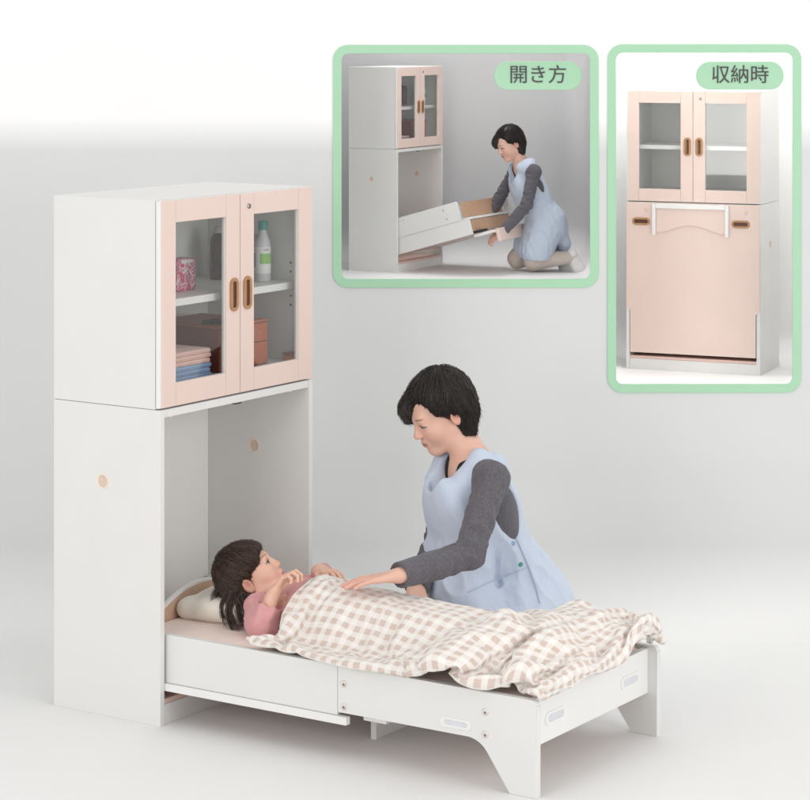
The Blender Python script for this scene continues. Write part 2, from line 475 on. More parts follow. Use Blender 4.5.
# backdrop paper: grey with white top, light on floor and curve painted in, one sweep from floor to wall
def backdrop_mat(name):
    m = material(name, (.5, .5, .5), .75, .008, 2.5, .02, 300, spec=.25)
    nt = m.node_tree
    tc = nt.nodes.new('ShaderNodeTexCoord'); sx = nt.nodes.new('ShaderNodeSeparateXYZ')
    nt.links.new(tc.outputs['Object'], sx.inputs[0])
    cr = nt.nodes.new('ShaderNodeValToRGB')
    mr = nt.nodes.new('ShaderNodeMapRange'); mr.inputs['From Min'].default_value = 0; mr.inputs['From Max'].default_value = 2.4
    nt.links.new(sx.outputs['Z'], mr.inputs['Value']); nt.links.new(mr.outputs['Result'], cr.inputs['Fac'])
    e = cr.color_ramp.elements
    e[0].position = .0; e[0].color = (.80, .80, .795, 1)  # floor brightness put into the colour
    e[1].position = .10; e[1].color = (.64, .645, .644, 1)  # darker in colour to counter the stronger light on the curve
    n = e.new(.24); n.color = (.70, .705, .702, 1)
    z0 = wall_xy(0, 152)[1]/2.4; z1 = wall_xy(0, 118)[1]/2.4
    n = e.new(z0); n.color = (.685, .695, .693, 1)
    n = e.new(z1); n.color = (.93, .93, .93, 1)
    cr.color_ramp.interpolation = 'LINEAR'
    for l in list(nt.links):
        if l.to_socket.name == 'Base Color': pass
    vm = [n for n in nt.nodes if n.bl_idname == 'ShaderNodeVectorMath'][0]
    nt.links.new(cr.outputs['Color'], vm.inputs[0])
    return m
M['paper'] = backdrop_mat('graded_paper_painted_light')

RAD = .50
def strip(name, prof, a0, a1, n=2):
    V = []; F = []
    for d, z in prof:
        for i in range(n): V.append(S(a0+(a1-a0)*i/(n-1), d, z))
    for k in range(len(prof)-1):
        for i in range(n-1): F.append((k*n+i, k*n+i+1, (k+1)*n+i+1, (k+1)*n+i))
    return mesh_obj(name, V, F, M['paper'], smooth=True)
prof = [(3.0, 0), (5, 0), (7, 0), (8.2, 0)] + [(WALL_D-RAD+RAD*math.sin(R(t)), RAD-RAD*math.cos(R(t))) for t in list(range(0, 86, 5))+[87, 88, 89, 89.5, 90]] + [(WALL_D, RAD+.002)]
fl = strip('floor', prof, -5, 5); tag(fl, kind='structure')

# two openings in the wall for the display boxes
BOX = [dict(o=(333, 45, 598.5, 287.5), b=8.5, r=13), dict(o=(607.5, 44.5, 801, 392.5), b=8.5, r=13)]
for B in BOX:
    x0, z1 = wall_xy(B['o'][0], B['o'][1]); x1, z0 = wall_xy(B['o'][2], B['o'][3])
    k = WALL_D/2446.72
    B.update(x0=x0, x1=x1, z0=z0, z1=z1, w=B['b']*k, rr=B['r']*k)
wl = MB()
holes = [rrect(B['x0']+.01, B['z0']+.01, B['x1']-.01, B['z1']-.01, .03, 6) for B in BOX]
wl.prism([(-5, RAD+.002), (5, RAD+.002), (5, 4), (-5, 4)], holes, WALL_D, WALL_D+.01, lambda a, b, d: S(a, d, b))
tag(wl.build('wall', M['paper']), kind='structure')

M['mint'] = material('mint_green_lacquer', lin((170, 214, 180)), .5, .01, 8)
M['mint_pill'] = material('mint_green_sign', lin((172, 214, 182)), .55, .01, 8)
M['ink'] = material('dark_grey_lettering', lin((74, 72, 78)), .6, .03, 20)
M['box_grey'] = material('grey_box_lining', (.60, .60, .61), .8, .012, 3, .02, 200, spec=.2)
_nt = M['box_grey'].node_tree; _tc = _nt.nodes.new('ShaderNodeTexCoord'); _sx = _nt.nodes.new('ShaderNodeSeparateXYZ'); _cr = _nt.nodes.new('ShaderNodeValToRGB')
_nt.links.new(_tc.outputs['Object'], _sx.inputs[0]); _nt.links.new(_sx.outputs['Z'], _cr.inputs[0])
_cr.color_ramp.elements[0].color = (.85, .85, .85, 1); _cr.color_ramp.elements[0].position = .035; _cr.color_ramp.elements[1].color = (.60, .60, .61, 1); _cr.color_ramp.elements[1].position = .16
_nt.links.new(_cr.outputs[0], [k for k in _nt.nodes if k.bl_idname == 'ShaderNodeVectorMath'][0].inputs[0])      # grey lining; floor made paler in colour to stand in for light
M['box_white'] = material('white_box_lining', (.95, .95, .95), .8, .006, 3, spec=.2)
BOX_DEPTH = .84
def display_box(B, lining, label, name='display_box'):
    cx = (B['x0']+B['x1'])/2
    root = empty(name, S(cx, WALL_D, B['z0']), -YAW, 1, label, 'display box', 'green framed display boxes in the backdrop')
    L = lambda a, b, d: (a-cx, d, b-B['z0'])          # local: x right, y into the wall, z up
    w = B['w']
    MB().prism(rrect(B['x0'], B['z0'], B['x1'], B['z1'], B['rr']+.008, 10),
               [rrect(B['x0']+w, B['z0']+w, B['x1']-w, B['z1']-w, B['rr']*.55, 10)], -.006, .006, L).build('frame', M['mint'], root, .002)
    # lining: one seamless tray behind the frame with rounded back edges
    V = []; F = []; inner = (B['x0']+(w*.5 if B['x0'] > .5 else -.5), B['z0']+w*.55, B['x1']+(.5 if B['x0'] > .5 else w*.2), B['z1']+.95)   # the hollow behind the frame is wider and taller than its window
    rb = .10; rings = [(.006, 0)] + [(BOX_DEPTH-rb+rb*math.sin(R(t)), rb-rb*math.cos(R(t))) for t in range(0, 91, 9)]
    n = 0
    for d, ins in rings:
        P = rrect(inner[0]+ins, inner[1]+ins, inner[2]-ins, inner[3]-ins, .03+.10*min(1, d/BOX_DEPTH)*(1 if d > .1 else 0), 8)
        n = len(P); V += [L(a, b, d) for a, b in P]
    for k in range(len(rings)-1):
        for i in range(n):
            j = (i+1) % n; F.append((k*n+i, (k+1)*n+i, (k+1)*n+j, k*n+j))
    F.append(tuple((len(rings)-1)*n+i for i in range(n)))
    lo = MB(); lo.v = V; lo.f = F
    lo.build('lining', lining, root, smooth=True)
    B['floor'] = inner[1]
    return root
display_box(BOX[0], M['box_grey'], 'wide green framed display box showing a half open bed and kneeling woman')
display_box(BOX[1], M['box_white'], 'tall green framed display box showing the closed pink cabinet')

def text_mesh(name, s, size, mat, parent, depth=.002):
    cu = bpy.data.curves.new(name, 'FONT'); cu.body = s; cu.size = size; cu.extrude = depth
    cu.align_x = 'CENTER'; cu.align_y = 'CENTER'; cu.offset = size*.002
    cu.materials.append(mat)
    o = link(bpy.data.objects.new(name, cu))
    dg = bpy.context.evaluated_depsgraph_get()
    me = bpy.data.meshes.new_from_object(o.evaluated_get(dg), depsgraph=dg)
    bpy.data.objects.remove(o); bpy.data.curves.remove(cu)
    return link(bpy.data.objects.new(name, me), parent)
def pill(px0, py0, px1, py1, d, text, label, size):
    a0, z1 = wall_xy(px0, py0, d); a1, z0 = wall_xy(px1, py1, d)
    cx, cz = (a0+a1)/2, (z0+z1)/2; w, h = (a1-a0)/2, (z1-z0)/2
    root = empty('sign', S(cx, d, cz), -YAW, 1, label, 'sign', 'mint pill signs hanging in the display boxes')
    MB().prism(rrect(-w, -h, w, h, h*.98, 12), [], 0, .012, lambda a, b, t: (a, t, b)).build('plate', M['mint_pill'], root, .002)
    for x in (-w*.6, w*.6): MB().tube([(x, .006, h*.9), (x, .006, h+.06)], .0004, 6).build('hanging_thread', M['mint_pill'], root)
    t = text_mesh('lettering', text, size, M['ink'], root, .0012)
    t.rotation_euler = (R(90), 0, 0); t.location = (0, -.0016, 0)
    return root
SIGN_D = WALL_D+.03
pill(494, 61.5, 582, 90, SIGN_D, '開き方', 'mint pill sign reading 開き方 behind the kneeling woman', .0715)
pill(696, 61.5, 784, 90, SIGN_D, '収納時', 'mint pill sign reading 収納時 above the closed pink cabinet', .0715)
# ------------------------------------------------------------------ the fold-out bed cabinet
W, D, H, ZJ = .788, .43, 1.6, .9615
CP = W/2 + .003                                       # seam between the doors
YZ = lambda x0: (lambda a, b, d: (x0+d, a, b))        # outline in y,z ; thickness along x
XZ = lambda y0: (lambda a, b, d: (a, y0+d, b))        # outline in x,z ; thickness along y
XY = lambda z0: (lambda a, b, d: (a, b, z0+d))
def oval(cy, cz, hw, hh, n=12): return rrect(cy-hw, cz-hh, cy+hw, cz+hh, min(hw, hh)*.999, n)

def oval_handle(root_door, cy, cz, hw, hh, x):
    h = MB().prism(oval(cy, cz, hw, hh), [oval(cy, cz, hw-.011, hh-.011)], -.002, .004, YZ(x)).build('handle', M['handle'], root_door, .002)
    MB().prism(oval(cy, cz, hw-.011, hh-.011), [], 0, .0008, YZ(x)).build('recess', M['handle_in'], root_door)
    MB().box((x+.0009, cy-hw+.0125, cz-hh+.018), (x+.0024, cy-hw+.0165, cz+hh-.018)).build('finger_lip', M['handle'], root_door, .0005)
    return h

def make_door(root, y0, y1, hy0, hy1, side):
    z0, z1, hz0, hz1 = .966, 1.598, 1.037, 1.529
    d = MB().prism([(y0, z0), (y1, z0), (y1, z1), (y0, z1)], [[(hy0, hz0), (hy1, hz0), (hy1, hz1), (hy0, hz1)]], 0, .0135, YZ(-.018)).build('door', M['edge'], root, .0008)
    f = MB(); g = .0004; e = .0095 if side == 0 else .0005; e2 = .0005
    ya, yb = y0+(e if side == 0 else e2), y1-(.0005)
    fn = YZ(-.0044)
    for a, b, c, dd in ((ya, hy0-g, z0+.0005, z1-.0005), (hy1+g, yb, z0+.0005, z1-.0005), (hy0+g, hy1-g, z0+.0005, hz0), (hy0+g, hy1-g, hz1, z1-.0005)):
        f.prism([(a, c), (b, c), (b, dd), (a, dd)], [], 0, .0044, fn)
    f.build('frame', M['pink'], d, .0007)
    MB().box((-.0125, hy0+.0003, hz0+.0003), (-.0095, hy1-.0003, hz1-.0003)).build('glass', M['glass'], d)
    cy = CP-.033 if side == 0 else CP+.036
    oval_handle(d, cy, 1.281, .0215, .053, .0002)
    if side == 1:
        MB().lathe([(.0085, 0), (.0085, .003), (.006, .0045)], (.0, CP+.045, 1.556), 'x', 20).build('lock', M['steel'], d)
        MB().box((.0046, CP+.0435, 1.552), (.005, CP+.0465, 1.560)).build('keyhole', M['dark'], d)
    return d

def cap(parent, x, y, z, s):
    fn = lambda a, b, d: (a, y+s*d, b)
    MB().prism(circle(x, z, .025), [circle(x, z, .0185)], -.004, .0015, fn).build('cap_ring', M['capring'], parent, .0008)
    MB().prism(circle(x, z, .0184), [], -.004, -.001, fn).build('cap_disc', M['capdisc'], parent)

def bolt(parent, x, y, z, s=-1):
    MB().lathe([(.0105, 0), (.0105, s*.002), (.008, s*.004)], (x, y, z), 'y', 20).build('bolt', M['bolt'], parent, .0006)
    MB().lathe([(.0045, 0), (.0045, s*.0006)], (x+.002, y+s*.004, z-.001), 'y', 6).build('bolt_socket', M['dark_red'], parent)
M['dark_red'] = material('red_brown_metal', (.30, .17, .13), .5, .1, 40)  # plain red-brown for bolt sockets and foot glides

def slot_plate(parent, fn, ca, cb, ha, hb):
    MB().prism(rrect(ca-ha, cb-hb, ca+ha, cb+hb, hb*.98, 10), [rrect(ca-ha*.74, cb-hb*.56, ca+ha*.74, cb+hb*.56, hb*.55, 10)], 0, .0022, fn).build('slot_rim', M['edge'], parent, .0007)
    MB().prism(rrect(ca-ha*.74, cb-hb*.56, ca+ha*.74, cb+hb*.56, hb*.55, 10), [], 0, .0006, fn).build('slot_well', M['slot'], parent)

def make_cabinet(name, label, bed, loc, rz=0, scale=1.0, goods=True):
    root = empty(name, loc, rz, scale, label, 'cabinet bed')
    hole = lambda: [circle(-.228, .724, .019)]
    for k, (ya, s) in enumerate(((0, -1), (W-.02, 1))):
        p = MB().prism([(-D, 0), (0, 0), (0, ZJ-.0008), (-D, ZJ-.0008)], [circle(-.228, .724, .0187)], 0, .02, XZ(ya)).build('side_panel', M['white'], root, .0008)
        cap(p, -.228, ya if k == 0 else W, .724, s)
        cap(p, -.228, .02 if k == 0 else W-.02, .724, -s)
    u = MB()
    u.box((-D, 0, ZJ+.0008), (-.0205, .02, H)); u.box((-D, W-.02, ZJ+.0008), (-.0205, W, H))
    u.box((-D, .0205, H-.02), (-.0205, W-.0205, H)); u.box((-D, .0205, ZJ+.001), (-.0225, W-.0205, 1.022))
    uc = u.build('upper_case', M['white'], root, .0008)
    if scale == 1:
        for x, z in ((-.075, 1.345), (-.075, 1.315), (-.075, 1.235), (-.075, 1.205)):
            MB().lathe([(.004, 0), (.004, -.0006)], (x, W-.02, z), 'y', 12).build('peg_hole', M['dark'], uc)
    MB().box((-D+.0005, .0208, .05), (-D+.007, W-.0208, ZJ-.026)).build('back_panel', M['white_back'], root)
    MB().box((-D+.0005, .0208, ZJ+.021), (-D+.007, W-.0208, H-.021)).build('back_panel', M['white_back'], root)
    MB().box((-.41, .0212, 1.262), (-.05, W-.0212, 1.285)).build('shelf', M['edge'], root, .001)
    MB().box((-D+.008, .0206, ZJ-.025), (-.003, W-.0206, ZJ-.0012)).build('top_board', M['white'], root, .0008)
    lt = MB().box((-.05, CP+.0, ZJ-.031), (-.022, CP+.05, ZJ-.0255)).build('latch', M['edge'], root, .001)
    MB().box((-.044, CP+.012, ZJ-.037), (-.028, CP+.045, ZJ-.0312)).build('latch_bolt', M['dark'], lt, .001)
    for y in (.07, W-.10):
        MB().lathe([(.006, 0), (.006, -.006)], (-.02, y, ZJ-.0252), 'z', 14).build('stop_peg', M['capring'], root)
    pl = MB().box((-.022, .0206, 0), (-.004, W-.0206, .062)).build('plinth', M['white'], root, .001)
    MB().box((-D+.008, .0206, .063), (-.004, W-.0206, .078)).build('bottom_board', M['pink_edge'], root, .0008)
    make_door(root, .001, CP-.001, .075, .324, 0)
    make_door(root, CP+.001, W-.0005, .469, .710, 1)
    if bed == 'open': open_bed(root)
    elif bed == 'closed': closed_bed(root)
    else: half_bed(root)
    return root

def arcpts(cx, cz, r, a0, a1, n=10):
    return [(cx+r*math.cos(R(a0+(a1-a0)*i/n)), cz+r*math.sin(R(a0+(a1-a0)*i/n))) for i in range(n+1)]

def open_bed(root):
    L = 1.3124
    for k, y in enumerate((.03, W-.052)):
        # long rail with the leg cut into its foot end
        P = [(.64, .137), (1.085, .137)] + arcpts(1.085, .055, .082, 88, 32, 8) + [(1.222, .004), (1.224, 0), (L, 0)]
        P += [(L, .255)] + arcpts(L-.015, .255, .015, 0, 90, 5) + [(.64, .275)]
        y0, y1 = (y, y+.022)
        rl = MB().prism(P, [], 0, .022, XZ(y)).build('bed_rail', M['white'], root, .0016)
        P2 = [(-.39, .130), (.662, .130), (.662, .268), (-.39, .268)]
        so = -.0 if k == 0 else 0
        ins = (y+.0006, y+.0214)
        MB().box((-.40, ins[0], .128), (.6385, ins[1], .274)).build('rear_rail', M['white'], root, .0012)
        ld = MB().box((-.30, y-.008 if k == 0 else y+.008, .104), (.675, y+.014 if k == 0 else y+.03, .127)).build('slide_bar', M['edge'], root, .002)
        s = -1 if k == 0 else 1; yo = y if k == 0 else y+.022
        for x, z in ((.662, .222), (.662, .156), (1.145, .215), (1.145, .152)): bolt(rl, x, yo, z, s)
        slot_plate(rl, (lambda a, b, d, yo=yo, s=s: (a, yo+s*d, b)), 1.048, .168, .052, .0135)
        MB().lathe([(.008, 0), (.008, .004)], (1.245, y+.011, -.0005), 'z', 14).build('foot_glide', M['dark_red'], rl)
    fb = MB().prism([(.0525, .128), (W-.0525, .128), (W-.0525, .262), (.0525, .262)], [], 0, .02, YZ(1.262)).build('foot_board', M['edge'], root, .0012)
    for c in (.185, W-.165): slot_plate(fb, (lambda a, b, d: (1.282+d, a, b)), c, .190, .058, .019)
    n = 24; yy = [.054+(W-.108)*i/n for i in range(n+1)]
    P = [(.054, .15)] + [(W-.054, .15)] + [(y, .355-1.31*(y-W/2)**2) for y in yy[::-1]]
    hb = MB().prism(P, [], 0, .016, YZ(-.166)).build('headboard', M['edge'], root, .0012)
    Q = [(.058, .16), (W-.058, .16)] + [(y, .347-1.31*(y-W/2)**2) for y in [.058+(W-.116)*i/n for i in range(n+1)][::-1]]
    MB().prism(Q, [], 0, .002, YZ(-.1498)).build('headboard_face', M['tan2'], hb)
    MB().box((-.147, .0545, .1505), (1.258, W-.0545, .262)).build('mattress', M['mattress'], root, .014, seg=4)
    MB().box((-.30, .0530, .139), (1.255, W-.0530, .149)).build('bed_base', M['pink'], root, .001)
    sl = MB().box((.605, .250, .0), (.625, .56, .1385)).build('support_leg', M['edge'], root, .001)
    MB().box((.70, .075, .112), (.78, .56, .1385)).build('leg_hinge', M['edge'], sl, .001)
M['tan2'] = material('tan_headboard_veneer', (.62, .42, .31), .5, .08, 8, .04, 90, stretch=(14, 2, 14))

def closed_bed(root):
    z0, z1 = .098, .957
    P = [(.024, z0), (W-.024, z0), (W-.024, .34), (W-.002, .36), (W-.002, z1), (.002, z1), (.002, .36), (.024, .34)]
    fp = MB().prism(P, [], 0, .016, YZ(-.012)).build('front_panel', M['pink'], root, .001)
    a, b = W*.205, W*.775
    u = MB().box((.0045, a, .775), (.024, a+.02, .953)).box((.0045, b-.02, .775), (.024, b, .953)).box((.0045, a+.0205, .928), (.024, b-.0205, .953))
    u.build('folded_leg', M['edge'], root, .0015)
    n = 20; ys = [a+.0208+(b-a-.0416)*i/n for i in range(n+1)]
    wave = [(y, .79+.045*(.5-.5*math.cos(2*math.pi*i/n))) for i, y in enumerate(ys)]
    MB().prism(wave + [(b-.0208, .927), (a+.0208, .927)], [], 0, .008, YZ(.005)).build('arched_panel', M['pink'], root, .001)
    for c in (.115, .86):
        y = W*c
        fn = YZ(.0045)
        MB().prism(rrect(y-.053, .828, y+.053, .871, .021, 10), [rrect(y-.042, .839, y+.042, .860, .0104, 10)], 0, .004, fn).build('handle', M['handle'], fp, .0015)
        MB().prism(rrect(y-.042, .839, y+.042, .860, .0104, 10), [], 0, .0008, fn).build('recess', M['handle_in'], fp)
        MB().lathe([(.011, 0), (.009, .003)], (.0043, y+.03, .915), 'x', 16).build('cover_plug', M['pink_edge'], fp)
    MB().box((-.40, .05, .10), (-.02, W-.05, .94)).build('folded_mattress', M['mattress'], root, .02)

def half_bed(root):
    A = R(16); px, pz = .0, .14
    def rot(x, z): return (px+x*math.cos(A)-z*math.sin(A), pz+x*math.sin(A)+z*math.cos(A))
    def F3(y0): return lambda a, b, d: (rot(a, b)[0], y0+d, rot(a, b)[1])
    def tilted(x0, x1, y0, y1, z0, z1): return MB().prism([(x0, z0), (x1, z0), (x1, z1), (x0, z1)], [], 0, y1-y0, F3(y0))
    for y in (.032, W-.054):
        r = MB().prism([(-.10, .125), (.60, .125), (.60, .262), (.585, .275), (-.08, .275)], [], 0, .022, F3(y)).build('bed_rail', M['white'], root, .0015)
        s = -1 if y < .3 else 1; yo = y if s < 0 else y+.022
        for x, z in ((.47, .235), (.485, .165), (-.01, .20)):
            q = rot(x, z); bolt(r, q[0], yo, q[1], s)
        fn = lambda a, b, d, yo=yo, s=s: (rot(a, b)[0], yo+s*d, rot(a, b)[1])
        slot_plate(r, fn, .09, .247, .05, .013)
        tilted(-.04, .665, y+(.006 if s < 0 else .0), y+(.022 if s < 0 else .016), .0, .1235).build('base_side', M['white'], root, .0015)
    tilted(-.04, .64, .056, W-.056, .004, .016).build('bed_base', M['pink'], root, .001)
    tilted(.615, .630, .058, W-.056, .140, .262).build('folded_board', M['tan'], root, .001)
    tilted(.655, .668, .058, W-.056, .022, .112).build('folded_board', M['tan'], root, .001)
    tilted(.60, .672, .057, W-.055, .116, .134).build('cross_bar', M['edge'], root, .001)
    tilted(.64, .69, W-.056, W-.036, .02, .275).build('folded_leg', M['white'], root, .001)
    # the pull-out foot panel in the woman's hands
    n = 16
    tilted(.64, .80, .10, W-.12, -.025, -.005).build('foot_panel', M['edge'], root, .0015)
    tilted(.80, .83, .16, W-.10, -.10, .0).build('pull_plate', M['pink'], root, .003)
    tilted(-.36, -.12, .15, .60, .26, .275).build('folded_shelf', M['white'], root, .001)
    tilted(.62, .72, .08, .20, .004, .022).build('leg_socket', M['dark'], root, .001)

cab = make_cabinet('cabinet_bed', 'large white and pink cabinet with its bed folded out under a sleeping child', 'open', (0, 0, 0))
# the two small ones stand in the display boxes
def in_box(px, py, d):
    a, z = wall_xy(px, py, d); return S(a, d, z)
k1 = .490
d1 = WALL_D+.36
a1, _ = wall_xy(397, 271, d1)
RZ1 = R(6)
MINI = (Vector(S(a1, d1, BOX[0]['floor'])), RZ1, k1)
make_cabinet('cabinet_bed', 'small cabinet with its bed half pulled down by a kneeling woman', 'half', S(a1, d1, BOX[0]['floor']), RZ1, k1)
k2 = .674; RZ2 = R(-79.2); d2 = WALL_D+.30
a2, _ = wall_xy(760, 376, d2)
p2 = Vector(S(a2, d2, BOX[1]['floor'])) - Vector((-math.sin(RZ2), math.cos(RZ2), 0))*(W*k2)
make_cabinet('cabinet_bed', 'small white cabinet closed with flat pink front panel and empty shelves', 'closed', p2, RZ2, k2)
# ------------------------------------------------------------------ things on the shelves
M['box_brown'] = material('reddish_brown_wood', (.44, .125, .055), .5, .12, 14, .05, 90, stretch=(3, 3, 16))
M['box_dark'] = material('dark_brown_wood', (.24, .065, .038), .55, .12, 14, .05, 90, stretch=(3, 3, 16))
M['towel_pink'] = material('pink_terry', (.80, .52, .46), .95, .06, 60, .5, 420, sheen=.3)
M['towel_blue'] = material('blue_terry', (.27, .40, .62), .95, .06, 60, .5, 420, sheen=.3)
M['bottle_clear'] = material('frosted_bottle', (.60, .62, .64), .3, .03, 20)
M['teal_cap'] = material('teal_cap', (.0, .26, .21), .4, .03, 20)
M['label_white'] = material('white_label', (.80, .80, .80), .5, .02, 20)
M['label_green'] = material('green_label', (.20, .52, .05), .5, .02, 20)
M['label_blue'] = material('blue_label', (.12, .22, .50), .5, .02, 20)
M['brown_glass'] = material('brown_bottle', (.055, .022, .014), .25, .05, 20)
M['grey_cap'] = material('grey_cap', (.42, .40, .39), .5, .03, 20)
M['ink_grey'] = material('grey_print', (.22, .22, .24), .6, .03, 20)
def blotch(name):
    m = material(name, (.8, .8, .8), .45, .02, 20)
    nt = m.node_tree; tc = nt.nodes.new('ShaderNodeTexCoord'); v = nt.nodes.new('ShaderNodeTexNoise')
    v.inputs['Scale'].default_value = 34; v.inputs['Detail'].default_value = 1.5; v.inputs['Distortion'].default_value = 1.2
    nt.links.new(tc.outputs['Object'], v.inputs['Vector'])
    cr = nt.nodes.new('ShaderNodeValToRGB'); cr.color_ramp.interpolation = 'CONSTANT'; e = cr.color_ramp.elements
    e[0].position = 0; e[0].color = (.28, .42, .62, 1); e[1].position = .34; e[1].color = (.70, .08, .20, 1)
    n = e.new(.50); n.color = (.82, .74, .76, 1); n = e.new(.58); n.color = (.78, .22, .34, 1); n = e.new(.66); n.color = (.72, .10, .12, 1)
    nt.links.new(v.outputs['Fac'], cr.inputs[0])
    vm = [k for k in nt.nodes if k.bl_idname == 'ShaderNodeVectorMath'][0]; nt.links.new(cr.outputs['Color'], vm.inputs[0])
    return m
M['pack_print'] = blotch('pink_pack_print')
SH, FLR = 1.2855, 1.0225
GOODS = []
def thing(name, loc, label, cat, group=None, rz=0):
    r = empty(name, loc, rz, 1, label, cat, group); GOODS.append(r); return r

def bottle(loc, label, r, h, body, cap, bands, group='bottles on the cabinet shelf', shoulder=.60):
    t = thing('bottle', loc, label, 'bottle', group)
    b = MB().lathe([(r*.92, 0), (r, .004), (r, h*shoulder), (r*.92, h*(shoulder+.07)), (r*.50, h*(shoulder+.20)), (r*.44, h*(shoulder+.24)), (r*.44, h*.86)], (0, 0, 0), 'z', 32).build('bottle_body', body, t, smooth=True)
    for p in b.data.polygons:
        if len(p.vertices) > 4: p.use_smooth = False
    MB().lathe([(r*.62, h*.855), (r*.62, h*.99), (r*.58, h)], (0, 0, 0), 'z', 28).build('bottle_cap', cap, t, .0015)
    for mat, z0, z1, a in bands:
        V = []; F = []; n = 22
        for i in range(n+1):
            tt = R(-a+2*a*i/n-25); V += [((r+.0006)*math.cos(tt), (r+.0006)*math.sin(tt), z0*h), ((r+.0006)*math.cos(tt), (r+.0006)*math.sin(tt), z1*h)]
        F = [(2*i, 2*i+2, 2*i+3, 2*i+1) for i in range(n)]
        MB().add(V, F).build('bottle_label', mat, t, smooth=True)
    return t
bo = bottle((-.135, .695, SH), 'clear bottle with teal cap and a white and green label', .0255, .200, M['bottle_clear'], M['teal_cap'],
       [(M['label_white'], .14, .58, 95), (M['label_green'], .30, .47, 52)])
MB().box((.0258, -.022, .105), (.0262, -.004, .108)).build('label_print', M['ink_grey'], bo)
bottle((-.185, .715, SH), 'white bottle with blue print behind the door seam, beside the teal capped bottle', .022, .15, M['label_white'], M['grey_cap'], [(M['label_blue'], .30, .62, 70)])
bb = bottle((-.30, .672, SH), 'dark brown bottle with grey cap in the far corner of the shelf', .031, .175, M['brown_glass'], M['grey_cap'], [], shoulder=.72)

t = thing('tissue_pack', (-.20, .34, SH), 'pink patterned pack standing on the left of the shelf', 'pack')
MB().box((-.03, -.05, 0), (.03, .045, .102)).build('carton', M['pack_print'], t, .003)
MB().box((.0303, -.03, .088), (.0308, .03, .098)).build('carton_flap', M['label_white'], t)

dx = thing('drawer_box', (-.22, .52, FLR), 'reddish brown wooden drawer box on the cabinet floor behind the towels', 'drawer box')
MB().box((-.14, -.13, 0), (.135, .129, .140)).build('case', M['box_dark'], dx, .002)
MB().box((-.142, -.133, .1402), (.1385, .132, .148)).build('top', M['box_brown'], dx, .0015)
for z0, z1 in ((.004, .076), (.079, .138)):
    dr = MB().box((.1352, -.128, z0), (.1405, .127, z1)).build('drawer', M['box_brown'], dx, .0012)
    MB().box((.1407, -.02, (z0+z1)/2-.004), (.148, .02, (z0+z1)/2+.004)).build('drawer_pull', M['box_dark'], dr, .001)
pn = thing('stapler', (-.14, .430, FLR+.1485), 'small black stapler lying on the brown drawer box', 'stapler', rz=R(62))
MB().box((-.035, -.009, 0), (.035, .009, .006)).build('base', M['dark'], pn, .002)
MB().prism([(-.035, .0065), (.033, .0065), (.035, .013), (.01, .018), (-.03, .014)], [], -.007, .007, lambda a, b, d: (a, d, b)).build('arm', M['dark'], pn, .002)
rb = thing('case', (-.045, .735, FLR), 'small dark red case at the right end of the cabinet floor', 'case')
MB().box((-.025, -.022, 0), (.025, .022, .022)).build('case_body', M['box_brown'], rb, .003)
MB().box((-.0255, -.0225, .0222), (.0255, .0225, .030)).build('lid', M['box_dark'], rb, .003)

def towel(mat, z, th, dy, label, grp):
    P = [(-.105, 0)]; n = 6
    pr = MB()
    hw, dp = .098, .112
    # a folded cloth: rounded fold towards the door
    prof = [(-dp, 0), (dp-th*.5, 0)] + [(dp-th*.5+th*.5*math.sin(R(a)), th*.5-th*.5*math.cos(R(a))) for a in range(20, 180, 20)] + [(dp-th*.5, th), (-dp, th)]
    pr.prism(prof, [], -hw, hw, lambda a, b, d: (a, d, b))
    t = pr.build('towel', mat, None, .003); t.location = (-.168, .222+dy, z); t.rotation_euler = (0, 0, R(dy*300)); tag(t, label, 'towel', grp); GOODS.append(t)
    ln = MB().prism([(dp-.004, th*.46), (dp+.0006, th*.46), (dp+.0006, th*.54), (dp-.004, th*.54)], [], -hw+.002, hw-.002, lambda a, b, d: (a, d, b)).build('fold_line', M['towel_fold_'+('p' if mat == M['towel_pink'] else 'b')], t)
    return t
M['towel_fold_p'] = material('deep_pink_thread', (.62, .33, .28), .95, .05, 40); M['towel_fold_b'] = material('deep_blue_thread', (.12, .20, .38), .95, .05, 40)
z = FLR
for k, (mt, dy, lb) in enumerate((('b', .004, 'blue folded towel at the very bottom of the stack'), ('b', -.003, 'blue folded towel in the middle of the blue ones'), ('b', .003, 'blue folded towel directly below the pink towels'),
                                  ('p', -.004, 'pink folded towel directly on the blue towels'), ('p', .002, 'pink folded towel second from the top of the stack'), ('p', -.002, 'pale pink folded towel on top of the stack'))):
    th = .0150
    towel(M['towel_blue'] if mt == 'b' else M['towel_pink'], z, th, dy, lb, 'folded towels in the cabinet'); z += th+.0004
# ------------------------------------------------------------------ people
M['skin'] = material('skin', (.6, .4, .3), .48, .03, 25, .06, 260, sss=.12, tone=True)
M['hair_black'] = material('black_hair', (.022, .017, .015), .33, .25, 60, spec=.5)
M['hair_brown'] = material('dark_brown_hair', (.038, .022, .017), .42, .25, 60, spec=.5)
M['grey_knit'] = material('grey_marl_knit', (.115, .108, .125), .95, .22, 160, .35, 500, sheen=.15, detail=8)
M['dark_shirt'] = material('dark_undershirt', (.022, .019, .020), .9, .1, 60, .2, 400)
M['apron'] = material('pale_blue_apron_cloth', (.545, .615, .735), .88, .035, 130, .22, 600, sheen=.15, detail=8)
M['trousers'] = material('beige_trousers', (.58, .50, .45), .9, .05, 60, .2, 400)
M['shoe'] = material('white_canvas_shoe', (.75, .74, .73), .7, .03, 40, .1, 200)
M['pink_pyjama'] = material('pink_pyjama_cotton', (.66, .32, .33), .9, .05, 60, .25, 420, sheen=.2)
M['apron_seam'] = material('apron_stitching', (.455, .53, .66), .9, .05, 80)
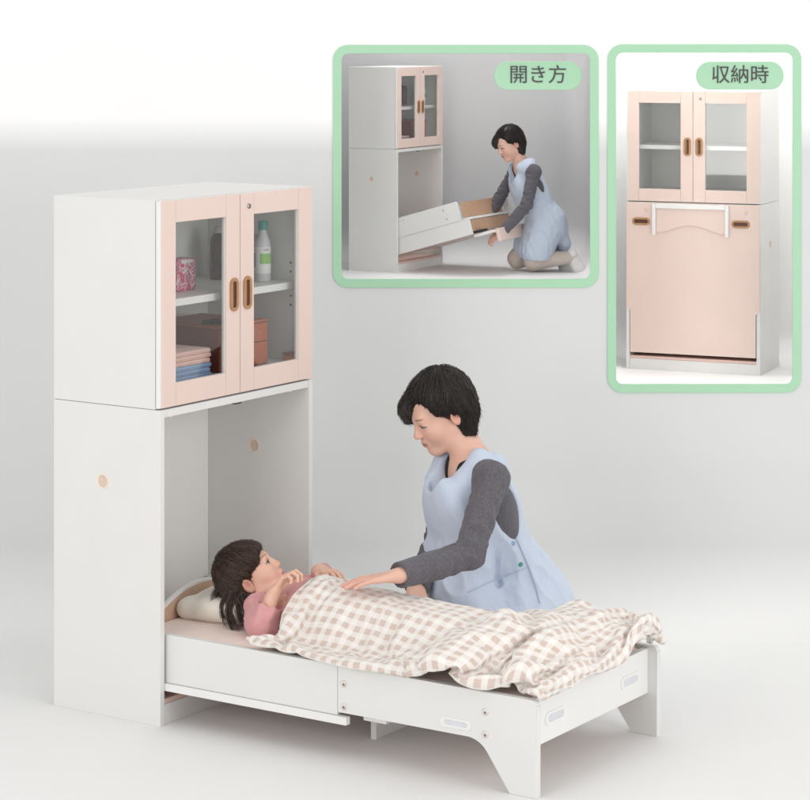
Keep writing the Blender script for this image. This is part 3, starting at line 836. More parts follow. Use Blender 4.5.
M['button_blue'] = material('blue_button', (.25, .38, .58), .4, .02, 30)
M['button_green'] = material('green_button', (.03, .28, .20), .4, .02, 30)

M['hair_strand'] = material('hair_strand', (.03, .02, .02), .36, .05, 60, spec=.5, tone=True)
def strand_tone(n, c, seed, m=16):
    k = np.random.RandomState(seed).uniform(.35, 2.1, (n//(3*m)+1, 1))**1.2
    return (A3(c)[None]*k).repeat(3*m, 0)[:n]
def hair_bob(c, Rm, s):
    P = lambda x, y, z: c+Rm@(A3((x, y, z))*s)
    E_ = lambda p, r, k, op='+': Ell(P(*p), A3(r)*s, Rm, k*s, op)
    return [E_((-.012, 0, .044), (.108, .091, .094), .02), E_((-.052, 0, -.006), (.066, .088, .092), .03), E_((.070, -.030, .050), (.038, .054, .036), .03),
            E_((.094, -.042, .028), (.014, .034, .038), .02), E_((-.036, .058, -.058), (.034, .032, .052), .02), E_((-.036, -.058, -.058), (.034, .032, .052), .02), E_((.030, -.070, .000), (.055, .022, .06), .02),
            E_((.098, .058, .022), (.050, .062, .080), .014, '-'), E_((.072, .048, -.054), (.074, .056, .090), .012, '-'), E_((.094, -.020, -.078), (.070, .075, .082), .008, '-'), E_((.050, .075, -.060), (.056, .05, .075), .010, '-'), E_((.050, -.085, -.070), (.052, .05, .075), .010, '-'),
            E_((.002, .100, -.014), (.022, .032, .030), .008, '-'), E_((.035, 0, -.140), (.078, .11, .08), .012, '-')]

def lock_noise(c, Rm, s, crown, amp, seed):
    """grooves between locks of hair, running down from the crown"""
    cr = unit(Rm@A3(crown)); e1 = unit(np.cross(cr, Rm[:, 1])); e2 = np.cross(cr, e1); n = vnoise(seed, 1.0)
    def f(x, y, z):
        q = np.stack([x, y, z], -1)-c; l = np.linalg.norm(q, axis=-1)+1e-6
        ph = np.arccos(np.clip(q@cr/l, -1, 1)); th = np.arctan2(q@e2, q@e1)+.25*np.sin(ph*2.2)
        u, v = np.cos(th), np.sin(th)
        return amp*s*np.clip(ph*1.2, 0, 1)*(np.abs(n(u*13, v*13, ph*1.1))*.7+.4*n(u*29, v*29, ph*1.6))
    return f

def nurse(root, J, h_body=.0035, h_cloth=.0045, strands=4200, hands=True, hair_seed=3):
    T = unit(J['T']); up_ = unit(J['neck']-J['pelvis']); L = unit(np.cross(up_, T)); T2 = np.cross(L, up_)
    RB = np.stack([T2, L, up_], 1)
    pel, chest, neck, hc, RH, s = J['pelvis'], J['chest'], J['neck'], J['head'], J['RH'], J.get('hs', 1.0)
    sl, sr, el, er, wl, wr = (J[k] for k in ('sl', 'sr', 'el', 'er', 'wl', 'wr'))
    hl, hr, kl, kr, al, ar, tl, tr = (J[k] for k in ('hl', 'hr', 'kl', 'kr', 'al', 'ar', 'tl', 'tr'))
    mid = (pel+chest)/2
    def torso():
        return [Ell(chest, (.098, .142, .165), RB, .03), Ell(chest+T2*.045-up_*.02, (.070, .115, .085), RB, .04), Ell(mid, (.095, .132, .15), RB, .05), Ell(pel, (.110, .160, .125), RB, .05),
                Cone(neck-up_*.045, sl, .056, .050, .04), Cone(neck-up_*.045, sr, .056, .050, .04)]
    def arm(S_, E_, W_, r, wrk=None):
        a = (wrk, 95, .3) if wrk else None; b = (wrk, 110, 1.9) if wrk else None
        return [Cone(S_, E_, r[0], r[1], .03, wr=a), Cone(E_, W_, r[1], r[2], .015, wr=b)]
    def leg(h, k_, a, t, g=0):
        return [Cone(h, k_, .086+g, .060+g, .03), Cone(k_, a, .058+g, .038+g, .02), Cone(a, t, .036, .028, .02)]
    nk = hc+RH@(A3((-.030, 0, -.045))*s)
    skin = [Cone(neck-up_*.03-T2*.01, nk, .056, .050, .03)]+torso()
    skin += arm(sl, el, wl, (.043, .034, .0235))+arm(sr, er, wr, (.043, .034, .0235))
    skin += leg(hl, kl, al, tl)+leg(hr, kr, ar, tr)
    skin += head_prims(hc, RH, s)
    skin += hand_prims(wl, J['dl'], J['nl'], J.get('sdl', 1), .98, J.get('cl', (.15,)*4), thumb=J.get('thl', (.5, .2)))
    skin += hand_prims(wr, J['dr'], J['nr'], J.get('sdr', -1), .98, J.get('cr', (.3,)*4))
    F = Fld(skin, h_body, g=0.0); V, Q = F.mesh()
    col = np.tile(SKIN, (len(V), 1)); head_tone(V, hc, RH, s, col, **J.get('face', {}))
    blot = vnoise(71, 55)(V[:, 0], V[:, 1], V[:, 2]); col *= (1+.035*blot[:, None]*A3((.6, 1.2, 1.2)))
    for w_, d_ in ((wl, J['dl']), (wr, J['dr'])):
        q = (V-w_)@unit(d_); m = np.exp(-((q-.17)/.09)**2)*(np.linalg.norm(V-w_, axis=1) < .21)
        col[:] = col*(1-.35*m[:, None])+A3((.72, .32, .27))*.35*m[:, None]
    body = np_obj('body', V, Q, M['skin'], root, col=col)
    # long sleeved shirt
    shirt = [p for p in torso()]+arm(sl, el, wl, (.047, .043, .0375))+arm(sr, er, wr, (.047, .043, .0375))
    for w_, e_ in ((wl, el), (wr, er)):
        d_ = unit(w_-e_); shirt.append(Cone(w_+d_*.050, w_+d_*.2, .058, .06, .003, '-'))
    ncut = [Cone(neck+up_*.03, neck+T2*.075-up_*.045, .062, .050, .006, '-'), Cone(neck, neck+up_*.16, .064, .075, .006, '-')]
    shirt += ncut
    na, nb_ = creases(5, 105, .0085, wl-sl+A3((.25, 0, .1)), .34), creases(6, 190, .0036, wl-el+A3((.1, 0, .2)), .5); segs = ((sl, el), (el, wl), (sr, er), (er, wr))
    def sleeve(x, y, z):
        q = np.stack([x, y, z], -1); d = 9.
        for a_, b_ in segs:
            ba = b_-a_; t = np.clip((q-a_)@ba/(ba@ba), 0, 1); d = np.minimum(d, np.linalg.norm(q-a_-t[..., None]*ba, axis=-1))
        j = np.minimum(np.linalg.norm(q-el, axis=-1), np.linalg.norm(q-er, axis=-1)); bend = 1.0+.9*np.exp(-(j/.12)**2)      # deeper folds round the elbows
        return np.clip((.075-d)/.02, 0, 1)*bend*np.clip(np.minimum(np.linalg.norm(q-wl, axis=-1), np.linalg.norm(q-wr, axis=-1))/.10-.2, .15, 1)*(na(x, y, z)+nb_(x, y, z))
    V, Q = Fld(shirt, h_cloth, g=.003, noise=sleeve).mesh()
    so = np_obj('shirt', V, Q, M['grey_knit'], root)
    under = torso()[:2]+torso()[4:]+[Ell(neck+T2*.055-up_*.035, (.105, .110, .105), RB, .004, '&'), Cone(neck+up_*.02, neck+T2*.078-up_*.055, .046, .036, .006, '-'), Cone(neck, neck+up_*.16, .057, .075, .006, '-')]
    V, Q = Fld(under, .003, g=.0075).mesh(); np_obj('undershirt', V, Q, M['dark_shirt'], root)
    # apron
    ap = J['apron'](torso, T2, L, up_, RB)
    n1, n2, n3_ = creases(9, 26, .0105, up_, 2.5), vnoise(11, 19), creases(14, 90, .0045, up_+T2*.8+L*.4, .6)
    down = lambda x, y, z: np.clip((neck[2]-.10-z)/.18, .12, 1)
    V, Q = Fld(ap, h_cloth, g=.012, pad=.03, noise=lambda x, y, z: down(x, y, z)*(n1(x, y, z)+n3_(x, y, z)+.0035*n2(x, y, z*.4))).mesh()
    apo = np_obj('apron', V, Q, M['apron'], root)
    # trousers and shoes
    tro = [Ell(pel, (.108, .155, .12), RB, .04)]+leg(hl, kl, al, al, .008)[:2]+leg(hr, kr, ar, ar, .008)[:2]
    n3 = vnoise(21, 45)
    V, Q = Fld(tro, .006, g=.004, noise=lambda x, y, z: .003*n3(x, y, z)).mesh(); np_obj('trousers', V, Q, M['trousers'], root)
    for a, t in ((al, tl), (ar, tr)):
        d_ = unit(t-a); dn = J.get('sole', A3((0, 0, -1)))
        V, Q = Fld([Cone(a-d_*.01, a+d_*.10, .042, .042, .02), Cone(a+d_*.10, t+d_*.01, .042, .036, .02)], .005, g=.006).mesh(); np_obj('shoe', V, Q, M['shoe'], root)
    # hair
    HF = Fld(hair_bob(hc, RH, s), .0026, noise=lock_noise(hc, RH, s, (-.30, 0, .95), .0045, 61)); V, Q = HF.mesh()
    hr_ = np_obj('hair', V, Q, M['hair_black'], root)
    V, Q = hair_strands(HF, hc, RH, s, (-.30, 0, .95), strands, hair_seed, r=.0010, lift=.0042)
    V2, Q2 = hair_strands(HF, hc, RH, s, (-.30, 0, .95), strands//5, hair_seed+40, r=.0008, lift=.010)
    Q = np.concatenate([Q, Q2+len(V)]); V = np.concatenate([V, V2])
    np_obj('hair_strands', V, Q, M['hair_strand'], hr_, col=strand_tone(len(V), (.028, .021, .018), hair_seed))
    return body, apo

def apron_kneel(J):
    def f(torso, T, L, up_, RB):
        pel, chest, neck = J['pelvis'], J['chest'], J['neck']
        a = torso()[:4]
        a += [Cone(neck-up_*.05+L*.02, neck-up_*.055+L*.10, .058, .056, .03), Cone(neck-up_*.05-L*.02, neck-up_*.055-L*.10, .058, .056, .03)]
        a += J['skirt'](T, L, up_, RB)
        a += [Cone(neck-up_*.03+L*sg*.085+T*.05, neck-up_*.03+L*sg*.085-T*.05, .022, .022, .02) for sg in (1, -1)]
        a += J['bib'](T, L, up_, RB)
        for sg in J.get('holes', (1, -1)):
            sh = J['sl'] if sg > 0 else J['sr']
            a.append(Ell(sh+L*sg*.060-up_*.125-T*.036, (.084, .102, .180), RB, .010, '-'))
            a.append(Cone(sh+L*sg*.052+up_*.01, J['el'] if sg > 0 else J['er'], .062, .058, .010, '-'))
        a += [Cone(p_, q_, r0, r1, .010, '-') for p_, q_, r0, r1 in J.get('neckcut', [])]
        a += [Cone(neck+up_*.05, neck+T*.095-up_*.060, .074, .062, .008, '-'), Cone(neck-T*.01, neck+up_*.16, .072, .085, .006, '-')]
        a += J['straps'] if 'straps' in J else []
        return a
    return f

def main_nurse():
    root = empty('person', (.55, 1.08, 0), 0, 1, 'kneeling woman in a pale blue apron laying her hand on the blanket', 'person')
    W_ = lambda *p: A3(p)
    T = A3((-.48, -.877, 0)); L = A3((.877, -.48, 0))
    fh = A3((-.527, -.850, 0)); RH = frame_of(fh*math.cos(R(27))-A3((0, 0, 1))*math.sin(R(27)), (0.03, -.05, 1))
    J = dict(T=T, pelvis=W_(.575, 1.13, .24), chest=W_(.540, .985, .58), neck=W_(.515, .935, .735), head=W_(.424, .915, .874), RH=RH, hs=1.035,
             sl=W_(.648, .868, .684), sr=W_(.410, 1.02, .690), el=W_(.672, .690, .475), wl=W_(.607, .405, .460), er=W_(.392, .945, .425), wr=W_(.44, .745, .335),
             dl=(-.16, -.105, -.028), nl=(0, .0, -1), sdl=-1, cl=(.10, .08, .10, .14), thl=(.42, .15),
             dr=(.05, -.10, -.075), nr=(0, 0, -1), sdr=1,
             hl=W_(.66, 1.10, .215), hr=W_(.49, 1.15, .215), kl=W_(.60, .84, .085), kr=W_(.42, .88, .085), al=W_(.71, 1.22, .06), ar=W_(.54, 1.27, .06),
             tl=W_(.74, 1.37, .045), tr=W_(.57, 1.42, .045), face=dict(lid=.0030, gaze=(0, -.001), lipc=(.52, .21, .19), white=(.40, .33, .30)))
    def skirt(T, L, up_, RB):
        p = J['pelvis']
        return [Cone(J['hl'], J['kl'], .105, .085, .08), Cone(J['hr'], J['kr'], .105, .085, .08),
                Ell(p+A3((0, 0, -.02)), (.130, .165, .13), RB, .08), Cone(p+L*.06-T*.01+A3((0, 0, .10)), p+L*.09-T*.10+A3((0, 0, -.10)), .075, .085, .05), Cone(p-L*.05-T*.01+A3((0, 0, .10)), p-L*.08-T*.10+A3((0, 0, -.10)), .075, .085, .05)]
    o_ = A3((.55, 1.08, 0)); J['holes'] = (1,)
    J['straps'] = [Cone(W_(.446, .895, .580)-o_, W_(.414, .905, .655)-o_, .034, .018, .03), Cone(W_(.412, .905, .655)-o_, W_(.400, .985, .745)-o_, .018, .016, .02), Cone(W_(.545, .868, .600)-o_, W_(.553, .865, .660)-o_, .030, .026, .03), Cone(W_(.553, .865, .660)-o_, W_(.578, .905, .738)-o_, .026, .022, .02)]
    J['neckcut'] = [(W_(.492, .905, .705)-o_, W_(.445, .820, .678)-o_, .056, .048), (W_(.490, .900, .760)-o_, W_(.45, .82, .74)-o_, .062, .062)]
    J['bib'] = lambda T, L, up_, RB: [Ell(W_(.494, .892, .505)-o_, (.060, .128, .185), RB, .05), Cone(W_(.478, .905, .40)-o_+L*.04, W_(.485, .895, .26)-o_+L*.05, .075, .10, .05), Cone(W_(.470, .915, .40)-o_-L*.05, W_(.470, .91, .26)-o_-L*.06, .065, .085, .05)]
    J['skirt'] = skirt; J['apron'] = apron_kneel(J)
    for k in J:
        if isinstance(J[k], np.ndarray) and J[k].shape == (3,) and k not in ('T',): J[k] = J[k]-A3((.55, 1.08, 0))
    body, apo = nurse(root, J, h_body=.0028, h_cloth=.0035)
    # stitched edges: side seam, pocket line and hem tape, snapped on to the cloth
    mesh_ = apo.data; vv = np.zeros(len(mesh_.vertices)*3); mesh_.vertices.foreach_get('co', vv); vv = vv.reshape(-1, 3)
    def on_cloth(pts, out, lift=.0006):
        out = unit(out); P_ = []
        for k in range(len(pts)-1):
            for t in np.linspace(0, 1, 9)[:-1]: P_.append(A3(pts[k])*(1-t)+A3(pts[k+1])*t)
        P_.append(A3(pts[-1])); R_ = []
        for q in P_:
            q = q-o_; w_ = (vv-q)-((vv-q)@out)[:, None]*out; n_ = np.linalg.norm(w_, axis=1) < .009
            if n_.any(): k = np.argmax(np.where(n_, vv@out, -9)); R_.append(q+out*((vv[k]-q)@out+lift))
        R_ = np.array(R_)
        for _ in range(3): R_[1:-1] = (R_[:-2]+2*R_[1:-1]+R_[2:])/4
        return R_
    ov = A3((.55, -.80, .2))
    for pts, rr in (([(.690, .95, .490), (.715, .945, .455), (.748, .94, .405), (.775, .94, .345), (.790, .94, .290)], .0018), ([(.56, .86, .315), (.62, .88, .345), (.69, .91, .375), (.742, .94, .398)], .0012)):
        q = on_cloth(pts, ov); MB().tube([tuple(v) for v in q], rr, 6).build('seam', M['apron_seam'], apo, smooth=True)
    # side buttons lie on the apron, found by walking towards it along its normal direction
    mesh = apo.data; vs = np.zeros(len(mesh.vertices)*3); mesh.vertices.foreach_get('co', vs); vs = vs.reshape(-1, 3)
    out = unit(A3((.80, -.60, .15)))
    for mat, pt in ((M['button_blue'], W_(.715, .94, .478)), (M['button_green'], W_(.755, .94, .398))):
        q = pt-o_; w_ = (vs-q)-((vs-q)@out)[:, None]*out; near = np.linalg.norm(w_, axis=1) < .012
        if not near.any(): continue
        k = np.argmax(np.where(near, vs@out, -9)); c = vs[k]+out*.001
        rot = Vector(out).to_track_quat('Z', 'Y').to_matrix()
        m = MB().lathe([(.0072, 0), (.0072, .0022), (.0055, .0032), (.0045, .0022)], (0, 0, 0), 'z', 20)
        m.v = [tuple(rot @ Vector(v)+Vector(c)) for v in m.v]; m.build('button', mat, apo, smooth=False)
    return root
nurse_root = main_nurse()

def main_child():
    base = A3((.5, .38, 0))
    root = empty('person', base, 0, 1, 'dark haired child in pink pyjamas lying on the pillow under the checked blanket', 'person')
    W_ = lambda *p: A3(p)-base
    s = .90
    r_ = A3((RT.x, RT.y, 0)); f_ = A3((FW.x, FW.y, 0))
    fh = r_*math.cos(R(3))-f_*math.sin(R(3)); el_ = R(43)
    RH = frame_of(fh*math.cos(el_)+A3((0, 0, 1))*math.sin(el_), -r_*.35+A3((0, 0, 1)))
    hc = W_(.072, .360, .395)
    sr, er, wr = W_(.165, .275, .332), W_(.232, .205, .296), W_(.246, .245, .390)
    slv, elv, wlv = W_(.15, .50, .335), W_(.215, .59, .34), W_(.222, .52, .405)
    X = A3((1, 0, 0)); RB = np.eye(3)
    skin = head_prims(hc, RH, s, True)
    skin += [Cone(W_(.14, .37, .345), hc+RH@A3((-.03, 0, -.04)), .040, .042, .025), Ell(W_(.27, .385, .33), (.15, .115, .070), RB, .03), Ell(W_(.45, .385, .325), (.15, .11, .065), RB, .04),
             Cone(sr, er, .034, .028, .02), Cone(er, wr, .027, .0195, .012), Cone(slv, elv, .034, .028, .02), Cone(elv, wlv, .028, .021, .012)]
    for sg in (-1, 1):
        skin += [Cone(W_(.52, .385+sg*.055, .32), W_(.82, .385+sg*.06, .325), .058, .042, .03), Cone(W_(.82, .385+sg*.06, .325), W_(1.06, .385+sg*.05, .295), .040, .026, .02), Cone(W_(1.06, .385+sg*.05, .295), W_(1.10, .385+sg*.07, .36), .022, .016, .02)]
    skin += hand_prims(wr, (.050, .030, .085), (.62, .10, -.60), 1, .74, (.85, .9, .9, .95), thumb=(.4, .5))
    skin += hand_prims(wlv, (.10, -.05, .015), (0, 0, -1), -1, .80, (.3, .3, .3, .3))
    V, Q = Fld(skin, .0026).mesh()
    sk = np.array([.76, .47, .355])
    col = np.tile(sk, (len(V), 1))
    head_tone(V, hc, RH, s, col, lid=.0056, gaze=(.0, .0), iris=.0098, lipc=(.58, .20, .19), browc=(.20, .11, .075), blush=.75, skin=sk)
    blot = vnoise(72, 60)(V[:, 0], V[:, 1], V[:, 2]); col *= (1+.035*blot[:, None]*A3((.6, 1.2, 1.2)))
    np_obj('body', V, Q, M['skin'], root, col=col)
    n3 = creases(31, 85, 4.2, er-sr, .6)
    d_ = unit(wr-er)
    py = [Ell(W_(.27, .385, .33), (.15, .118, .074), RB, .03), Ell(W_(.42, .385, .325), (.14, .115, .070), RB, .04), Cone(sr, er, .042, .044, .02, wr=(.003, 120, .5)), Cone(er, er+d_*.040, .046, .040, .015, wr=(.003, 130, 1.2)),
          Cone(slv, elv, .042, .038, .02), Cone(elv, wlv-unit(wlv-elv)*.02, .038, .03, .012), Cone(er+d_*.098, er+d_*.2, .052, .06, .003, '-'), Cone(W_(.13, .37, .37), W_(.02, .37, .45), .055, .08, .004, '-')]
    V, Q = Fld(py, .0035, g=.004, noise=lambda x, y, z: .0022*n3(x, y, z)).mesh()
    np_obj('pyjama_top', V, Q, M['pink_pyjama'], root)
    pt = []
    for sg in (-1, 1):
        pt += [Cone(W_(.50, .385+sg*.05, .322), W_(.82, .385+sg*.06, .325), .066, .050, .03), Cone(W_(.82, .385+sg*.06, .325), W_(1.03, .385+sg*.05, .298), .048, .038, .02)]
    V, Q = Fld(pt, .005, g=.003, noise=lambda x, y, z: .0022*n3(x, y, z)).mesh()
    np_obj('pyjama_trousers', V, Q, M['pink_pyjama'], root)
    # hair: cap, then long loose locks to the pillow
    P = lambda x, y, z: hc+RH@(A3((x, y, z))*s)
    E_ = lambda p, r, k, op='+': Ell(P(*p), A3(r)*s, RH, k*s, op)
    hp = [E_((-.008, 0, .042), (.099, .090, .092), .02), E_((-.046, 0, -.018), (.060, .080, .082), .03), E_((.052, 0, .060), (.036, .066, .028), .03), Ell(W_(.085, .325, .340), (.052, .050, .048), None, .03), Ell(W_(.040, .330, .362), (.040, .06, .05), None, .03),
          E_((.090, 0, -.046), (.080, .082, .094), .008, '-'), E_((.046, -.078, -.050), (.052, .05, .070), .012, '-'), E_((.040, .078, -.050), (.052, .05, .070), .012, '-'),
          E_((-.004, -.100, -.008), (.024, .034, .032), .008, '-'), E_((.03, 0, -.135), (.075, .11, .08), .012, '-')]
    HF = Fld(hp, .0026, noise=lock_noise(hc, RH, s, (-.30, 0, .95), .0050, 63)); V, Q = HF.mesh(); ho = np_obj('hair', V, Q, M['hair_brown'], root)
    V, Q = hair_strands(HF, hc, RH, s, (-.30, 0, .95), 4200, 5, r=.0010, lift=.0045)
    V2, Q2 = hair_strands(HF, hc, RH, s, (-.30, 0, .95), 900, 45, r=.0008, lift=.011)
    Q = np.concatenate([Q, Q2+len(V)]); V = np.concatenate([V, V2])
    np_obj('hair_strands', V, Q, M['hair_strand'], ho, col=strand_tone(len(V), (.062, .036, .026), 4))
    rs = np.random.RandomState(12); paths = []
    # loose locks fall from behind the ear over the pillow edge: control points, strands, spread
    locks = [([(.085, .285, .378), (.050, .250, .345), (.066, .226, .290), (.112, .226, .262)], 70, .0035), ([(.095, .280, .362), (.066, .240, .330), (.092, .226, .292), (.130, .222, .262)], 60, .004),
             ([(.100, .275, .350), (.100, .240, .322), (.125, .228, .300), (.150, .226, .275)], 60, .005), ([(.075, .290, .385), (.030, .262, .352), (.034, .238, .315), (.070, .232, .272)], 50, .005),
             ([(.110, .270, .345), (.130, .250, .325), (.150, .240, .305), (.165, .238, .290)], 60, .006), ([(.060, .290, .390), (.005, .285, .372), (-.012, .270, .350), (.010, .262, .338)], 60, .010)]
    for cp, cnt, sp in locks:
        c4 = [W_(*q) for q in cp]
        for i in range(cnt):
            j = rs.normal(0, 1, 3)*sp; t = np.linspace(0, 1, 18)[:, None]*rs.uniform(.78, 1.0); w4 = (1.6, .9, .6, .8+1.2*rs.rand())
            q = [c4[k]+j*w4[k]+rs.normal(0, .0012, 3) for k in range(4)]
            paths.append((1-t)**3*q[0]+3*(1-t)**2*t*q[1]+3*(1-t)*t*t*q[2]+t**3*q[3])
    V, Q = strand_mesh(np.array(paths), .0012, rs); np_obj('loose_locks', V, Q, M['hair_strand'], ho, col=strand_tone(len(V), (.055, .032, .024), 9, 18))
    return root
child_root = main_child()

def small_nurse():
    B = BOX[0]; d = WALL_D+.42
    root = empty('person', S((537-429.49)*d/2446.72, d, B['floor']), -YAW, .494, 'small kneeling woman in blue apron and beige trousers pulling down the half open bed', 'person')
    F_ = A3((-math.cos(R(20)), -math.sin(R(20)), 0)); L = A3((-F_[1], F_[0], 0)); z = A3((0, 0, 1))
    RH = frame_of((F_*math.cos(R(8))+A3((0, -1, 0))*math.sin(R(8)))*math.cos(R(26))-z*math.sin(R(26)), (0, 0, 1))
    at = lambda px, py, l=0: A3(((px-540)/128, 0, (268-py)/128))+L*l
    neck = at(523, 160); pel = at(551, 219)
    J = dict(T=F_, holes=(1, -1), pelvis=pel, chest=at(534, 184), neck=neck, head=at(513, 141), RH=RH, hs=1.06, sl=at(529, 168, .165), sr=at(527, 168, -.165),
             el=at(518, 201, .23), wl=at(495, 227, .22), er=at(508, 202, -.18), wr=at(490, 226, -.12), dl=(-.14, .04, -.07), nl=(0, .5, -.8), sdl=1, cl=(.7, .7, .7, .7), dr=(-.16, .02, -.03), nr=(0, 0, -1), sdr=-1,
             hl=at(548, 224, .075), hr=at(548, 224, -.075), kl=at(532, 257, .09), kr=at(524, 257, -.08), al=at(571, 253, .09), ar=at(566, 253, -.08), tl=at(577, 264, .09), tr=at(572, 264, -.08), face=dict(lid=.003))
    def skirt(T, L, up_, RB):
        return [Ell(pel, (.108, .150, .135), RB, .05), Cone(J['hl'], (J['hl']*.4+J['kl']*.6), .100, .094, .04), Cone(J['hr'], (J['hr']*.4+J['kr']*.6), .100, .094, .04), Cone(pel+F_*.05+L*.03, pel+F_*.115+L*.05-z*.24, .105, .105, .05), Cone(pel+F_*.03-L*.05, pel+F_*.10-L*.05-z*.24, .10, .10, .05),
                Cone(pel-F_*.04, pel-F_*.125-z*.17, .085, .055, .05), Half(pel-z*.285, (0, 0, -1), .004)]
    J['bib'] = lambda T, L, up_, RB: [Ell(J['chest']+T*.07-z*.05, (.055, .125, .20), RB, .05)]
    J['skirt'] = skirt; J['apron'] = apron_kneel(J)
    nurse(root, J, .0045, .006, 900, hair_seed=8)
small_nurse()
def copy_tree(o, parent=None):
    c = o.copy(); COL.objects.link(c); c.parent = parent
    for ch in list(o.children): copy_tree(ch, c)
    return c
mini = Matrix.Translation(MINI[0]) @ Matrix.Rotation(MINI[1], 4, 'Z') @ Matrix.Scale(MINI[2], 4)
for g in list(GOODS):
    n = {'dark brown bottle with grey cap in the far corner of the shelf': 'tiny dark brown bottle in the small half open cabinet',
         'clear bottle with teal cap and a white and green label': 'tiny bottle with green label in the small half open cabinet',
         'reddish brown wooden drawer box on the cabinet floor behind the towels': 'tiny brown drawer box in the small half open cabinet',
         'pink folded towel directly on the blue towels': 'tiny pink folded towel in the small half open cabinet',
         'blue folded towel directly below the pink towels': 'tiny blue folded towel in the small half open cabinet'}.get(g['label'])
    if n is None: continue
    c = copy_tree(g); c['label'] = n
    if 'group' in c: del c['group']
    c.location = mini @ g.location; c.rotation_euler = (0, 0, g.rotation_euler.z+MINI[1]); c.scale = (MINI[2],)*3
    if c['category'] == 'towel': c.location.z -= (.030 if 'blue' in n else .0298)*MINI[2]
